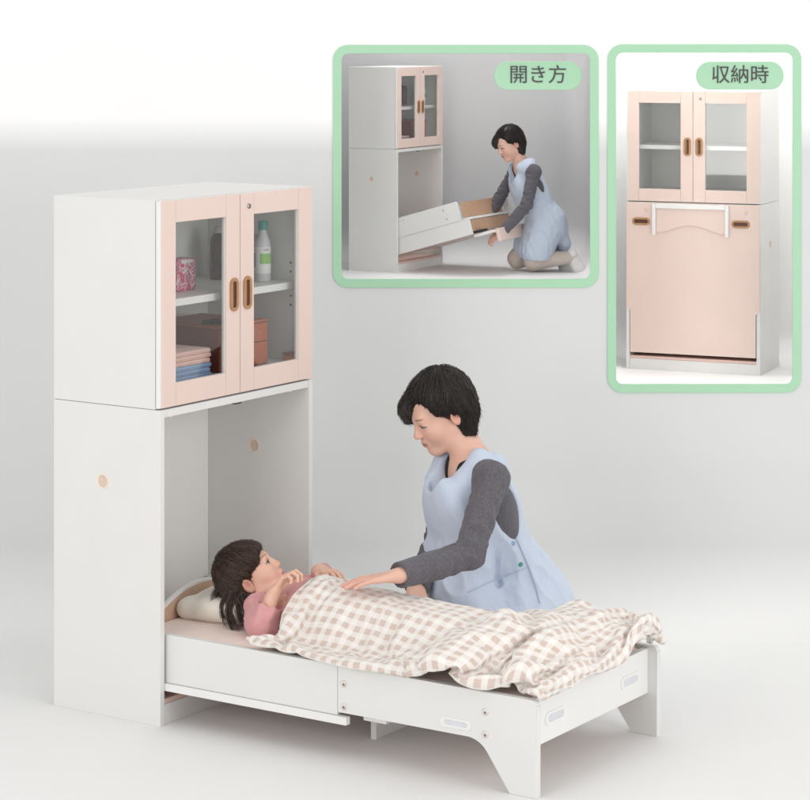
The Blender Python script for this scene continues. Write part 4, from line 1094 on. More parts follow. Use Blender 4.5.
# settled cloth: steps between neighbouring vertices in units of 0.7 mm, one row per line
DUVET_SHAPE = (92, 66)
DUVET_TOP = [
[399,75,427,13,11,9,17,9,-4,12,-3,-15,8,14,10,7,12,-13,10,13,-10,9,15,-7,2,17,8,6,-2,18,3,16,9,0,17,7,1,18,6,6,18,0,-15,2,12,-9,11,11,-10,13,11,-8,14,11,-8,14,10,-2,16,10,-2,16,11,-3,16,10,-2,17,10,-2,16,11,-1,16,10,0,18,8,2,18,7,2,18,8,2,18,7,1,18,6,-1,18,5,-4,19,4,-7,18,-2,-6,18,-9,-1,19,0,-2,18,3,1,19,-3,4,19,1,4,18,-5,5,18,-6,2,17,-10,3,16,-11,2,16,-11,4,15,-12,9,5,-16,-7,18,-3,-3,15,-12,-2,15,-12,0,16,-11,1,15,-12,1,15,-11,3,15,-12,4,15,-11,7,14,-11,12,12,-8,12,13,-7,15,11,-1,-5,14,-11,-11,16,-4,-6,15,11,-9,16,0,-11,15,0,-10,12,-12,-5,9,17,-19,5,-3,-10,16,0],
[16,-12,-3,12,7,19,12,4,-14,18,6,-2,11,15,-5,9,15,-7,10,16,-4,8,17,-4,-6,12,14,11,11,-11,2,17,8,4,12,14,2,11,15,-4,13,13,-9,14,10,-9,13,10,-9,13,11,-10,9,13,-3,18,-4,-3,18,8,-2,16,9,-3,17,10,-2,17,9,-1,13,14,-5,18,1,-1,19,6,-1,18,5,0,18,5,-1,19,5,0,18,6,0,18,6,0,18,5,-1,18,5,-4,17,7,-4,16,10,1,19,-4,2,19,-4,3,13,-13,3,16,-9,3,17,-9,4,18,-8,4,17,-7,4,17,-8,4,18,-7,4,18,-7,-5,16,-8,-5,17,-8,-8,17,-6,6,10,-15,2,15,-12,-2,17,-9,-2,17,-8,0,16,-10,1,15,-12,5,14,-11,8,13,-12,15,11,-1,14,12,-6,1,8,-17,-11,16,-2,-10,16,0,-10,16,2,-9,17,1,-13,12,7,-11,-3,15,-11,19,-9],
[19,5,-2,10,-10,21,0,20,8,7,16,-8,7,16,-9,13,14,-2,14,13,-1,13,12,-3,11,-1,-16,10,13,8,-13,6,12,-5,12,14,-3,13,13,-3,13,14,-2,14,12,-1,15,12,-2,17,9,-2,19,-4,-3,19,-1,-3,18,6,-2,16,9,-3,18,8,-3,17,8,-3,16,11,-2,16,10,-5,11,15,-3,18,8,-2,18,6,-1,17,6,-2,18,7,-1,18,6,0,18,6,2,19,5,1,19,1,0,19,0,1,19,-2,1,19,-3,-1,18,-6,0,18,-6,0,18,-7,0,19,-6,1,18,-7,0,17,-8,0,18,-7,2,18,-7,1,17,-9,1,17,-9,4,14,-13,6,10,-15,-3,17,-8,-3,17,-8,0,16,-10,-2,16,-9,0,16,-11,1,15,-10,2,14,-12,3,14,-12,7,4,-17,9,16,-4,16,10,0,-9,16,-5,-11,15,3,-11,14,8,-15,4,10,-15,12,9,-3,10,-24],
[10,-19,-12,12,19,14,13,2,22,7,15,-11,0,13,14,11,15,2,15,12,-3,14,8,-9,9,-3,-16,-1,11,15,-4,13,12,0,15,12,0,16,10,-1,16,9,-1,18,8,-1,17,7,-1,18,6,-3,19,-3,-2,18,4,-3,19,5,-3,17,8,-3,17,9,-3,14,12,-4,13,14,-3,15,12,-3,18,5,-2,18,7,-3,16,10,-1,18,5,-1,18,4,-1,19,4,-2,19,2,-2,18,-6,0,18,1,1,19,1,5,17,5,-1,18,-8,2,19,-2,0,18,-4,0,18,-6,1,18,-6,0,19,-6,1,19,-3,1,19,-2,1,18,-7,1,18,-7,1,16,-11,0,18,-5,1,16,-11,0,15,-11,0,15,-12,2,12,-14,-4,18,-3,-3,17,-7,2,14,-12,2,15,-12,2,13,-12,-17,4,-5,7,17,-5,18,5,1,7,16,-7,-19,4,4,-7,17,6,-6,18,4,-17,21,-1,3,-16,-21],
[19,-3,-7,2,5,26,21,10,12,4,20,11,3,9,-16,10,7,14,15,12,0,15,11,-1,4,17,-9,4,17,-8,1,2,18,-1,17,8,-3,18,4,1,15,11,0,16,9,-2,17,8,0,17,9,-4,18,5,-3,18,5,-2,18,5,-2,19,3,-4,12,15,-3,15,12,-3,15,10,-3,17,10,-3,17,8,-3,17,8,-2,19,-1,-2,18,3,-1,19,4,-1,18,5,0,18,4,-5,17,9,1,19,-3,3,17,-7,2,18,-5,2,19,3,0,17,-9,1,18,-4,1,19,-3,1,19,-3,1,19,-3,0,19,-1,1,19,-4,1,18,-7,1,18,-8,1,17,-7,0,17,-9,0,17,-9,0,16,-10,0,16,-10,-2,15,-10,-1,16,-11,-2,13,-13,-4,2,-18,-3,12,-14,-4,13,-14,-1,18,8,0,14,12,0,19,2,-3,14,-12,13,3,-15,-7,16,7,-17,16,-6,-8,24,9,0,-13,-23],
[19,-3,2,2,3,25,10,23,-4,12,2,21,5,19,-2,-7,8,-16,18,8,1,15,11,-1,14,12,-1,9,15,5,-1,17,9,-1,17,7,-2,18,7,-1,17,7,-3,17,7,-7,18,4,5,15,11,0,16,10,-1,16,10,-2,17,9,-3,16,10,-3,16,9,-3,16,9,-4,17,9,-2,16,9,-3,16,10,-2,16,9,-5,16,9,-4,17,7,-3,17,6,-2,18,5,2,19,2,1,19,-3,2,18,-2,1,19,-3,2,18,-5,3,18,-6,0,19,-2,0,19,-2,1,19,-2,1,19,-3,1,19,-4,1,18,-5,1,18,-7,1,17,-8,1,18,-8,1,17,-9,0,16,-9,0,17,-9,-1,16,-10,0,15,-11,-3,13,-13,-4,12,-14,-9,9,-14,8,15,-9,-3,14,-12,-17,5,5,6,18,2,5,18,2,-1,18,-5,-4,13,-13,1,18,5,1,14,-15,-19,5,17,-1,25,-9,0,-10,-24],
[25,-3,0,1,1,26,7,23,6,6,24,5,-2,-1,-20,7,17,-2,-7,12,-12,8,16,5,15,9,-4,9,16,5,7,16,7,7,16,7,0,17,8,0,17,8,-1,18,8,-2,17,8,-2,17,7,-4,17,9,-4,17,8,-5,16,10,-6,16,9,-9,13,10,-5,16,10,-3,16,9,-1,17,9,1,17,9,4,17,9,4,15,10,2,15,11,2,14,12,1,11,15,2,19,1,1,19,-1,1,18,-2,2,19,-2,1,19,-2,2,19,-2,0,19,-3,1,19,-3,1,19,-4,1,18,-5,2,18,-8,1,17,-8,0,17,-10,0,16,-9,0,17,-10,0,16,-10,0,17,-9,0,16,-10,0,16,-10,-8,9,-15,-6,11,-14,-7,10,-14,-6,11,-14,-7,14,-10,-6,14,-11,6,18,3,9,16,6,3,18,-1,4,18,1,-2,17,-9,-13,11,-9,-1,4,20,-3,25,5,-1,22,-13,-1,-7,-25],
[20,0,1,1,-3,25,6,23,9,6,25,0,-1,0,-20,0,13,-14,-2,18,-5,-2,18,-5,0,18,0,3,16,9,6,16,8,6,16,8,11,15,-2,-1,17,8,0,18,8,-7,15,9,-6,16,10,-4,16,8,-4,17,9,-3,17,8,-2,18,8,1,16,10,1,15,12,4,13,13,2,13,14,0,9,17,2,14,12,3,15,12,3,14,11,4,17,9,-6,17,-5,-5,18,-3,-1,18,-1,0,19,-2,-1,19,-1,1,19,-3,0,19,-1,0,19,-3,1,18,-3,4,19,-4,8,17,-4,10,16,-2,3,18,-7,0,16,-9,0,17,-10,0,16,-10,-1,16,-10,-1,16,-11,-1,15,-10,-2,16,-11,-2,15,-11,-6,13,-12,-6,12,-13,-7,12,-13,-7,12,-13,-8,9,-14,7,17,6,6,18,1,5,18,0,2,19,0,-10,10,-13,-1,14,14,0,13,16,-3,25,6,0,18,-18,-1,-7,-25],
[24,0,1,1,-7,25,6,23,7,6,24,0,0,8,-19,-2,16,-9,-2,18,-3,-1,13,-13,0,18,0,0,19,-2,-2,19,1,-11,15,4,0,18,4,1,18,7,1,17,7,1,18,8,1,16,9,1,17,11,2,15,11,2,15,12,2,12,14,2,13,15,0,7,17,2,11,15,2,13,14,3,15,12,2,16,9,3,16,10,2,16,9,-5,18,-4,-1,18,0,-2,19,5,0,15,10,-1,19,0,0,19,0,-1,19,-1,0,19,-2,2,15,-11,1,16,-10,0,17,-10,1,16,-10,-6,17,-6,4,17,-7,13,14,-6,1,16,-9,1,17,-10,0,16,-9,0,16,-10,-2,15,-11,-2,15,-11,-3,15,-11,-3,15,-11,-5,14,-12,-5,13,-12,-8,10,-14,-6,13,-12,0,19,-1,1,19,-1,5,18,0,4,19,1,2,18,4,0,14,13,0,10,18,-2,23,10,0,16,-21,-1,-6,-25],
[20,-1,3,0,-10,22,6,24,6,6,24,-2,-1,16,-11,-1,16,-10,-3,12,-14,-3,18,3,-7,16,7,-1,19,0,-2,18,0,1,15,-12,0,19,1,-1,19,3,1,17,8,2,17,9,1,16,10,2,14,13,1,12,15,-1,10,16,0,10,16,5,16,9,2,15,12,1,14,12,1,15,10,1,16,11,2,16,9,1,16,8,2,16,8,1,17,9,-6,12,13,3,18,-5,-1,18,0,-1,19,0,0,19,-1,-1,19,0,0,19,1,0,19,0,-1,18,-7,-1,17,-8,-1,17,-9,2,8,-18,1,11,-15,-1,12,-15,-2,16,-10,1,17,-9,2,16,-10,6,16,-8,-1,15,-11,-2,15,-10,-2,16,-11,-2,15,-11,-4,14,-11,-3,15,-11,-8,11,-14,-1,18,5,0,19,1,1,19,-1,-3,16,9,4,18,1,7,18,-1,3,19,1,0,11,17,-2,23,12,1,13,-22,-1,-7,-25],
[18,6,7,2,-19,15,3,24,-4,6,24,-1,-3,14,-13,1,17,-7,-4,17,6,-7,16,7,-2,19,0,0,18,-2,0,18,-6,0,15,-12,0,19,3,0,18,-2,1,18,7,1,16,11,1,12,14,0,11,16,0,11,15,1,12,16,0,12,15,1,11,15,1,15,12,1,14,12,1,16,11,1,16,11,1,16,9,2,16,9,1,17,8,2,17,8,0,19,3,0,18,2,-1,19,1,0,19,-1,0,19,-1,1,19,-3,0,19,-3,-2,16,-10,-2,16,-10,-1,17,-9,0,18,-6,2,19,-4,-3,14,-12,0,13,-15,3,6,-18,-1,11,-15,-1,12,-14,-2,14,-13,-2,15,-11,-2,16,-10,-1,15,-11,-2,15,-11,-1,16,-10,-2,15,-11,0,18,5,0,19,3,-1,19,-2,0,18,5,-5,13,13,1,19,4,3,19,3,5,18,0,9,18,-1,-2,22,15,0,8,-25,-1,-10,-23],
[21,-8,-11,5,-14,21,4,25,1,3,21,-12,-1,19,4,-5,18,4,-6,16,7,-1,18,-2,0,18,-5,0,18,-6,0,18,-6,0,15,-11,-1,18,-4,1,19,0,1,16,10,0,10,17,0,12,15,1,11,15,1,13,15,0,12,14,1,13,14,1,15,12,1,14,12,1,15,12,1,15,12,1,15,11,1,17,8,1,17,7,2,17,7,1,18,6,0,19,3,0,18,3,0,19,1,0,19,1,0,19,1,-1,16,-10,-1,18,-6,0,18,-6,-1,19,-4,-2,19,-3,1,14,-13,-1,16,-11,-1,17,-8,0,17,-7,-1,14,-13,-1,11,-16,0,10,-15,0,10,-16,-1,11,-15,-1,13,-14,-2,15,-11,-2,15,-11,-1,16,-10,-1,17,-7,-1,19,0,0,18,5,-2,15,11,-2,17,8,-2,18,-6,1,15,12,0,15,11,1,18,7,3,20,4,10,22,-9,1,11,-22,-3,-16,-18],
[19,-1,-3,5,-14,20,3,25,-1,-6,20,12,-2,19,3,0,19,2,0,18,-5,0,17,-7,-1,17,-8,0,17,-8,0,18,-5,1,19,-4,-1,16,-9,0,19,3,1,11,16,0,12,15,1,11,15,0,13,15,1,12,14,1,14,14,1,14,12,0,14,13,1,14,12,1,14,13,1,14,12,1,18,6,0,18,5,1,18,5,0,17,5,1,18,5,0,19,3,0,18,3,0,18,2,1,19,2,0,19,1,-1,18,6,0,19,-6,-1,18,-5,-1,18,-6,0,18,-7,-1,17,-9,0,15,-11,0,16,-11,0,15,-11,-1,14,-13,-1,13,-13,-2,14,-13,-1,12,-15,0,10,-15,0,10,-16,-1,12,-14,-2,13,-13,-1,17,-9,-1,17,-6,-2,19,0,0,15,11,-2,18,5,-1,19,6,-3,18,-2,-3,19,-1,4,10,16,2,14,13,1,17,10,0,11,-23,-1,11,-23,1,10,-23],
[25,-1,-3,4,-8,23,-5,16,18,0,24,3,0,19,-2,0,18,-7,0,17,-8,-1,16,-8,-1,17,-8,0,18,-6,0,18,-6,0,18,-7,0,18,6,2,19,-1,0,11,15,0,10,17,1,11,15,0,13,15,1,13,13,1,14,13,1,14,13,1,14,13,0,14,12,1,15,12,1,16,10,1,16,9,0,17,7,0,18,7,1,18,6,0,18,5,0,18,5,0,19,3,0,18,2,1,19,0,0,19,0,0,19,-3,-1,19,-4,0,19,-4,-1,18,-5,-1,18,-6,-1,13,-14,0,15,-13,-1,14,-12,-1,14,-12,0,15,-12,-1,14,-12,-1,15,-12,0,16,-10,-1,13,-13,-1,12,-14,-1,11,-15,-1,10,-16,-1,16,-9,-1,18,-7,-1,18,0,-2,18,6,-1,17,10,-3,19,-2,-3,18,-3,-2,19,2,3,12,15,1,16,10,0,17,10,-10,24,-4,-1,11,-23,8,-17,-16],
[19,1,0,-2,6,24,0,1,24,1,24,-5,0,18,-6,-1,16,-9,-1,17,-9,-1,17,-8,0,17,-7,0,18,-6,1,18,-5,0,18,5,1,19,3,1,19,-3,0,10,16,0,9,17,1,13,14,1,13,14,1,13,14,0,14,13,1,14,13,1,14,12,1,14,12,0,16,10,0,18,6,0,17,7,1,17,8,0,17,7,1,17,7,0,18,6,0,18,6,1,17,7,-1,19,-3,0,19,-3,0,18,-2,0,19,-3,-1,19,-3,0,19,-4,-1,18,-4,0,19,-5,-1,18,-3,-1,15,-12,0,14,-12,-1,14,-13,0,13,-14,0,14,-13,-1,13,-12,-1,15,-12,0,14,-12,-1,12,-14,-1,11,-15,-1,10,-16,-1,16,-9,-1,18,-6,-2,18,3,-2,18,7,-3,18,-5,-2,19,0,-2,19,0,-3,19,1,-1,17,9,2,14,12,1,17,11,-7,24,6,-1,10,-23,6,-13,-21],
[20,-2,4,-9,-7,21,6,15,18,1,23,-5,-1,16,-9,-2,17,-9,0,17,-8,0,17,-7,0,18,-6,0,18,-5,1,19,2,0,18,6,1,18,-5,1,19,2,0,9,17,1,10,16,1,13,14,0,13,14,1,14,14,1,13,13,1,14,13,0,15,11,1,17,8,0,16,9,0,16,11,0,15,11,0,16,9,1,18,7,0,17,6,1,18,6,0,19,4,0,18,1,0,19,1,0,19,-1,0,19,-1,-1,19,-2,0,19,-2,-1,19,-3,0,19,-5,-1,18,-5,0,17,-9,-1,16,-10,0,15,-12,-1,14,-12,0,14,-13,-1,14,-13,0,13,-13,-1,14,-13,-1,12,-14,0,12,-14,-1,12,-14,-1,10,-16,-1,16,-9,-2,18,-5,-1,18,6,-4,19,-3,-1,19,1,-3,18,5,-2,19,0,-2,19,-4,-3,18,3,-1,18,7,-1,17,10,-1,19,17,-1,14,-21,6,-15,-19],
[21,7,11,-7,-22,9,6,20,12,-1,22,-9,1,19,-5,0,18,-1,-1,17,-9,0,15,-11,0,18,-6,1,19,1,0,18,5,0,19,2,1,18,-8,2,18,5,0,13,14,0,7,18,1,13,15,1,13,14,0,13,13,1,14,13,1,15,11,0,16,11,1,15,10,0,16,11,0,15,10,0,16,10,0,18,5,0,17,7,1,18,6,0,17,9,1,19,1,0,18,0,-1,19,-1,0,19,-2,0,19,0,0,19,0,-1,19,-3,0,19,0,-1,19,-2,0,18,-7,-1,15,-11,0,17,-9,-1,17,-8,0,13,-14,-1,13,-13,0,13,-14,-1,13,-14,-1,12,-14,-1,12,-14,0,12,-14,-1,13,-14,-1,14,-12,-1,18,-7,-1,17,-7,-3,19,-1,-2,18,6,-3,19,4,-2,18,2,-2,20,0,-2,19,-1,-3,18,-5,-1,15,12,-1,15,14,-1,23,10,-2,17,-17,5,-21,-13],
[13,-9,-13,-1,-17,18,3,24,4,3,22,6,0,19,-5,0,16,-8,-1,16,-10,0,16,-9,1,19,-2,0,19,4,0,18,4,1,19,-1,1,18,-9,1,17,8,0,15,12,1,7,18,0,12,15,1,13,14,1,15,11,0,16,10,-1,17,9,0,16,9,0,16,10,0,15,11,1,14,12,1,15,11,1,13,14,0,17,7,1,18,6,-1,19,-1,1,18,0,0,19,1,0,19,0,0,19,0,-1,19,0,0,20,1,0,19,2,0,19,-1,-1,17,-7,0,18,-6,-1,19,-4,0,16,-11,-2,11,-15,0,13,-14,-1,13,-13,0,13,-13,-1,13,-14,0,13,-13,-1,13,-13,-1,14,-13,0,14,-12,-1,15,-11,-1,18,-7,-2,18,-5,-2,18,-3,-3,19,0,-2,18,7,-2,19,2,-3,18,-4,-2,19,0,-2,19,-1,-2,12,15,-1,16,12,0,24,8,-3,19,-15,3,-16,-19],
[20,-4,-1,-1,-14,19,1,22,9,4,23,-2,0,18,-7,-2,15,-11,1,17,-8,0,18,-4,1,19,2,0,18,5,1,19,1,1,19,-4,0,18,-7,1,15,11,1,18,8,0,6,18,1,12,15,1,15,12,-1,17,8,-1,17,9,0,17,9,0,15,10,1,15,12,1,12,14,0,13,13,1,14,12,1,16,11,0,18,4,0,18,6,0,17,7,0,19,2,0,19,0,0,19,0,0,19,0,0,19,0,0,20,0,0,19,-1,0,19,-2,-1,19,-3,-1,18,-4,0,15,-12,-1,15,-12,-1,16,-9,-1,13,-14,0,13,-13,-1,14,-13,-1,13,-12,-1,14,-13,0,14,-12,0,12,-15,-1,12,-14,0,17,-9,-3,18,-4,-2,19,-3,-4,18,-2,0,18,-6,-3,19,-2,-1,18,7,-3,18,-5,-2,18,-3,-2,19,4,-1,12,15,-1,15,12,-1,25,7,-2,20,-14,2,-16,-19],
[24,-4,-2,-1,-12,20,2,22,9,1,21,-10,1,18,-5,0,18,-2,0,16,-10,1,19,-3,0,18,5,0,19,4,1,18,-6,1,19,-3,1,19,-5,0,17,9,1,16,11,1,7,18,0,13,13,0,18,8,-1,17,7,-1,17,8,1,15,12,0,13,13,1,12,15,0,15,10,1,15,11,1,15,12,0,14,11,0,15,13,1,18,4,0,19,0,-2,19,-3,-1,19,-1,1,19,0,0,19,0,0,19,0,0,19,1,0,19,0,0,19,-1,0,19,0,0,19,0,-1,18,-8,-1,15,-11,-1,16,-11,-1,14,-11,-1,15,-12,-1,13,-13,-1,14,-13,0,14,-13,-1,13,-12,-1,13,-14,1,9,-16,-5,18,0,-1,19,-5,-2,18,-4,-3,19,-2,-2,18,-5,2,15,-11,-2,19,2,-2,19,-5,-3,18,-3,-2,18,5,-1,12,15,-1,15,13,-1,24,6,-2,21,-13,2,-14,-19],
[19,-3,-2,-1,-11,22,2,21,9,1,23,-4,1,18,-5,0,16,-10,1,18,-7,0,19,-1,0,17,7,0,19,-3,1,18,-8,1,19,-4,1,19,1,1,18,7,1,16,11,0,8,18,0,16,9,-2,19,5,0,17,8,0,14,12,1,12,15,0,12,14,1,13,14,0,14,12,0,14,13,1,14,12,0,15,11,1,18,3,-1,19,2,1,19,1,-1,19,3,-1,18,4,0,19,1,0,19,1,0,20,0,0,19,0,1,19,0,0,19,-1,0,19,-2,-1,18,-5,-2,14,-13,-1,16,-10,0,16,-11,-1,15,-10,0,16,-10,-1,16,-10,-1,13,-13,0,13,-13,-1,12,-14,-1,13,-14,0,16,-10,-6,17,4,-3,18,-3,-1,19,-4,-3,18,-3,1,17,-10,0,16,-9,0,18,-8,-3,18,-5,-2,19,0,-2,18,6,-1,11,15,-1,15,13,-1,24,5,-2,22,-11,1,-14,-20],
[25,-4,-1,-1,-10,22,2,22,7,0,23,0,1,18,-7,0,16,-10,-1,18,3,1,20,-1,-1,15,-11,2,19,0,1,18,-6,1,20,0,2,19,2,0,19,6,1,16,10,1,11,16,-2,18,4,-2,18,6,1,14,12,0,13,14,1,13,13,0,13,14,1,13,13,0,13,14,0,13,13,1,13,14,0,17,8,1,17,7,-1,19,5,-1,19,4,0,18,3,0,20,1,0,19,1,0,19,-1,0,19,-2,0,19,-1,0,19,-2,0,19,-2,0,19,-5,-2,17,-7,-1,19,0,-1,16,-9,0,15,-11,0,16,-11,-1,14,-13,-1,12,-13,-1,13,-14,-1,12,-15,0,12,-14,-1,17,-6,-3,19,-1,-5,18,3,-3,19,-3,-2,18,-4,-1,18,-6,0,17,-9,-2,18,-6,-1,18,-7,1,16,-11,-1,17,-7,-2,19,5,-1,10,15,-1,14,14,-1,25,4,-2,22,-10,1,-12,-20],
[19,-3,-1,-1,-9,22,1,23,2,2,22,5,0,16,-10,-1,18,2,1,19,-1,-2,15,-13,2,18,-5,1,19,-3,2,20,-1,1,19,1,1,19,3,-2,15,12,3,18,7,1,18,6,-4,19,1,1,13,13,0,13,14,1,12,14,0,13,14,0,12,14,1,13,13,0,13,14,0,13,13,0,18,6,0,18,6,0,18,6,0,18,6,-1,18,6,1,18,5,0,18,6,-1,19,-4,0,19,-3,0,19,-2,0,19,-2,0,19,-1,0,19,-2,0,19,-2,-2,18,2,0,18,-7,-1,17,-9,0,15,-10,-1,12,-14,-1,13,-14,-1,12,-14,-1,13,-14,-1,12,-14,-1,19,-4,-3,18,0,-4,19,0,-3,18,-1,-2,19,-5,-1,18,-5,-2,18,-5,-1,18,-7,-1,18,-8,0,17,-8,0,17,-9,0,15,-12,-1,18,1,-1,11,16,-1,14,14,-2,24,3,-2,23,-8,2,-12,-20],
[20,-3,0,-2,-9,22,1,22,7,1,22,-6,0,18,4,0,19,-2,-2,13,-14,1,19,-4,2,19,-3,2,19,-3,-1,19,5,0,19,4,1,20,4,2,19,1,-2,18,-5,1,18,6,1,16,11,0,11,14,0,13,14,1,13,14,0,13,13,0,14,13,1,13,13,0,14,13,0,14,13,0,15,12,-2,16,10,-1,17,8,0,18,7,1,19,2,2,19,1,0,19,1,0,20,-1,-1,19,0,0,19,-1,-1,19,0,0,19,-1,-1,19,0,0,19,-2,0,18,-6,0,17,-8,-1,15,-11,-1,16,-10,0,15,-11,-1,12,-15,-1,11,-15,-2,10,-15,-2,19,-1,-3,18,-2,-3,19,-2,-2,18,-3,-2,19,-4,-2,18,-4,-1,19,-5,-2,18,-6,-1,17,-10,0,14,-12,-1,18,-8,0,16,-10,-1,19,0,0,18,-7,-1,11,16,-1,13,14,-1,25,3,-2,22,-7,1,-10,-21],
[25,-3,0,-2,-8,21,0,21,9,1,22,0,0,19,-2,-2,15,-12,-1,18,4,2,18,-6,2,19,-4,1,20,-2,0,19,4,1,20,1,0,19,-1,0,18,-8,1,18,4,0,18,8,1,16,10,0,15,12,0,14,12,0,14,13,0,14,12,0,14,13,0,14,12,0,14,13,0,14,12,0,14,13,0,14,13,-1,13,14,-3,18,-5,0,19,-1,0,20,0,0,19,0,0,19,0,1,19,1,0,19,0,0,19,1,1,19,2,1,19,4,0,18,1,0,18,-8,-1,17,-7,-1,18,-6,0,15,-12,-1,11,-14,-1,12,-15,-1,11,-15,-2,17,-8,-3,19,0,-2,18,-4,-2,18,-7,-2,18,-2,-2,19,-2,-2,19,-3,-2,18,-5,-1,18,-7,-1,16,-10,-1,15,-12,-1,14,-14,0,19,-1,-1,19,-1,0,18,-5,-2,17,7,1,8,17,-2,24,4,-2,23,-6,1,-10,-21],
[19,-3,-1,-2,-8,22,1,22,7,0,22,-1,-3,16,-9,-1,17,8,1,20,0,2,18,-5,2,19,-5,0,20,1,1,19,-1,1,20,-1,1,18,-6,-1,18,-7,1,18,8,1,17,9,-4,10,15,-1,14,13,0,13,13,-1,14,13,0,14,12,1,15,12,0,14,12,0,14,12,1,15,13,0,14,12,2,16,11,-1,19,-2,0,19,3,-1,19,5,0,19,0,0,19,-1,1,19,-1,0,19,-1,0,19,-2,0,19,0,1,19,2,0,19,1,0,19,1,0,19,2,0,17,-7,-1,15,-11,-1,12,-14,-1,13,-14,0,12,-14,-2,16,-10,-1,17,-8,-3,18,-6,-2,17,-6,-3,19,-4,-1,19,-2,-2,18,0,-2,19,-1,-2,19,-6,-1,17,-7,-1,17,-10,-1,15,-12,-1,13,-14,-1,18,-8,0,18,4,-1,19,1,-1,19,0,0,8,18,-2,24,6,-1,22,-7,0,-8,-22],
[25,-3,0,-3,-8,22,1,22,4,-2,21,-7,-2,16,9,0,19,3,1,19,-7,2,19,2,1,20,-2,2,19,-4,1,19,-5,0,18,-6,-1,18,-8,1,19,6,1,17,7,-4,11,16,-1,14,12,1,16,10,0,16,9,-1,17,8,-1,17,8,0,14,13,1,13,13,1,14,14,1,12,14,0,12,15,2,17,9,-1,19,5,-1,18,5,0,19,-4,0,19,-2,0,19,-2,0,19,0,0,20,0,1,18,2,0,19,2,0,19,2,1,19,1,0,19,0,-2,17,-8,1,19,0,0,15,-11,-1,14,-12,-1,12,-15,-2,17,-8,-2,17,-6,-3,18,-6,-2,17,-7,0,15,-12,-2,18,-7,-2,18,-2,-2,19,2,-2,19,-3,-2,18,-7,-1,18,-6,-1,16,-11,-1,16,-11,-1,13,-14,-1,17,-10,-1,18,-3,-1,19,2,0,18,7,0,11,16,-1,22,8,-2,22,-7,0,-7,-22],
[19,-3,0,-2,-7,21,0,22,-1,-2,20,5,-2,17,8,1,19,-2,1,18,-9,2,20,2,0,18,-7,0,19,-6,1,19,-5,1,19,-6,-2,16,10,3,19,2,-2,15,12,-1,16,10,0,18,5,-3,18,2,0,16,10,0,16,10,1,14,13,0,12,14,1,13,15,1,11,15,1,13,14,-1,18,5,0,18,7,0,18,7,0,18,8,0,17,8,1,19,-5,0,18,-6,0,19,0,0,19,0,1,19,1,0,19,0,0,19,1,0,19,1,0,19,0,-3,18,5,1,14,-13,1,16,-10,0,16,-9,-3,18,-7,-3,17,-6,-2,17,-7,-1,17,-8,-1,16,-11,-1,15,-11,-1,17,-9,-2,19,-1,-2,19,2,-2,18,-8,-2,19,-3,-1,17,-7,-1,16,-11,-1,15,-13,-1,14,-12,-1,17,-10,-1,18,-5,-1,19,2,0,17,8,-1,15,12,-1,20,13,-1,22,-7,-1,-6,-21],
[20,-2,0,-3,-7,20,0,21,4,-3,19,9,0,19,2,1,19,-5,0,18,-9,1,19,-4,2,20,-2,0,20,-1,1,17,-10,0,19,0,-3,14,14,1,18,4,1,19,6,-1,18,2,-3,19,-1,0,16,8,0,17,10,0,13,13,1,11,16,0,13,14,1,13,14,1,14,13,1,15,12,-1,16,11,-1,16,10,-1,17,9,1,18,6,1,19,-3,1,19,-3,-1,19,3,0,19,1,0,19,2,-1,19,1,0,19,1,0,19,1,0,19,1,0,19,0,0,18,-3,-1,18,-7,-1,17,-7,-1,17,-9,-1,17,-8,-1,16,-10,-1,17,-9,-1,16,-10,-1,16,-10,-2,16,-10,-1,15,-11,-2,19,2,-2,18,-7,-1,19,-3,-2,19,-3,-1,17,-8,-1,17,-10,-1,13,-14,-1,15,-12,-1,17,-9,-1,18,-7,-1,18,4,-1,15,12,-1,16,11,0,22,8,-2,22,-6,0,-5,-21],
[25,-2,0,-3,-5,21,-2,18,10,-2,20,6,1,19,-2,0,18,-7,1,19,-7,1,20,-3,1,19,1,1,19,-8,0,18,-6,-3,16,11,0,18,-4,-1,20,1,0,18,1,-1,19,4,0,17,7,0,18,8,0,13,13,0,12,14,1,14,14,0,16,10,0,15,11,0,16,12,0,15,12,0,15,12,0,14,13,0,11,16,1,19,3,1,19,3,0,20,0,0,19,0,0,19,0,-1,19,0,0,19,-1,0,19,0,0,19,-1,-1,19,-1,-2,18,-4,2,19,2,-1,17,-6,-2,15,-12,-1,17,-8,-1,17,-8,0,18,-6,-1,16,-11,-2,16,-9,-1,16,-10,-1,16,-10,-1,20,0,-2,17,-8,-1,19,-2,-2,19,-2,-1,19,-4,-2,18,-9,-1,16,-10,0,13,-14,-1,16,-12,-2,18,-6,-1,16,-10,-1,18,5,-1,17,8,-1,14,13,0,22,7,-1,22,-5,-1,-5,-22],
[19,-2,-1,-2,-4,21,-2,17,11,-2,20,7,0,19,-4,1,18,-7,1,20,-5,1,19,1,0,18,-10,1,18,-7,-3,17,10,1,19,1,-1,19,-1,0,19,0,-1,19,-1,-1,19,0,0,17,9,-2,11,14,2,17,10,1,15,11,0,15,12,0,15,12,0,15,12,0,15,12,0,15,12,0,15,13,-2,8,17,0,19,2,1,19,3,0,19,1,0,19,1,0,19,0,0,19,1,0,19,0,0,19,0,0,19,0,0,19,0,0,19,0,-1,18,6,1,17,-9,-1,18,-5,-2,18,-3,0,15,-11,-1,16,-10,-1,17,-9,-1,16,-10,-1,17,-8,-1,17,-9,-1,18,-8,-1,18,-4,-2,19,-3,-2,20,-2,-1,18,-5,-1,19,-4,-2,19,-4,-1,14,-15,0,15,-12,-1,15,-11,-2,18,-6,-1,16,-11,-2,16,10,0,19,3,-1,14,13,-1,22,6,-1,22,-5,-1,-5,-21],
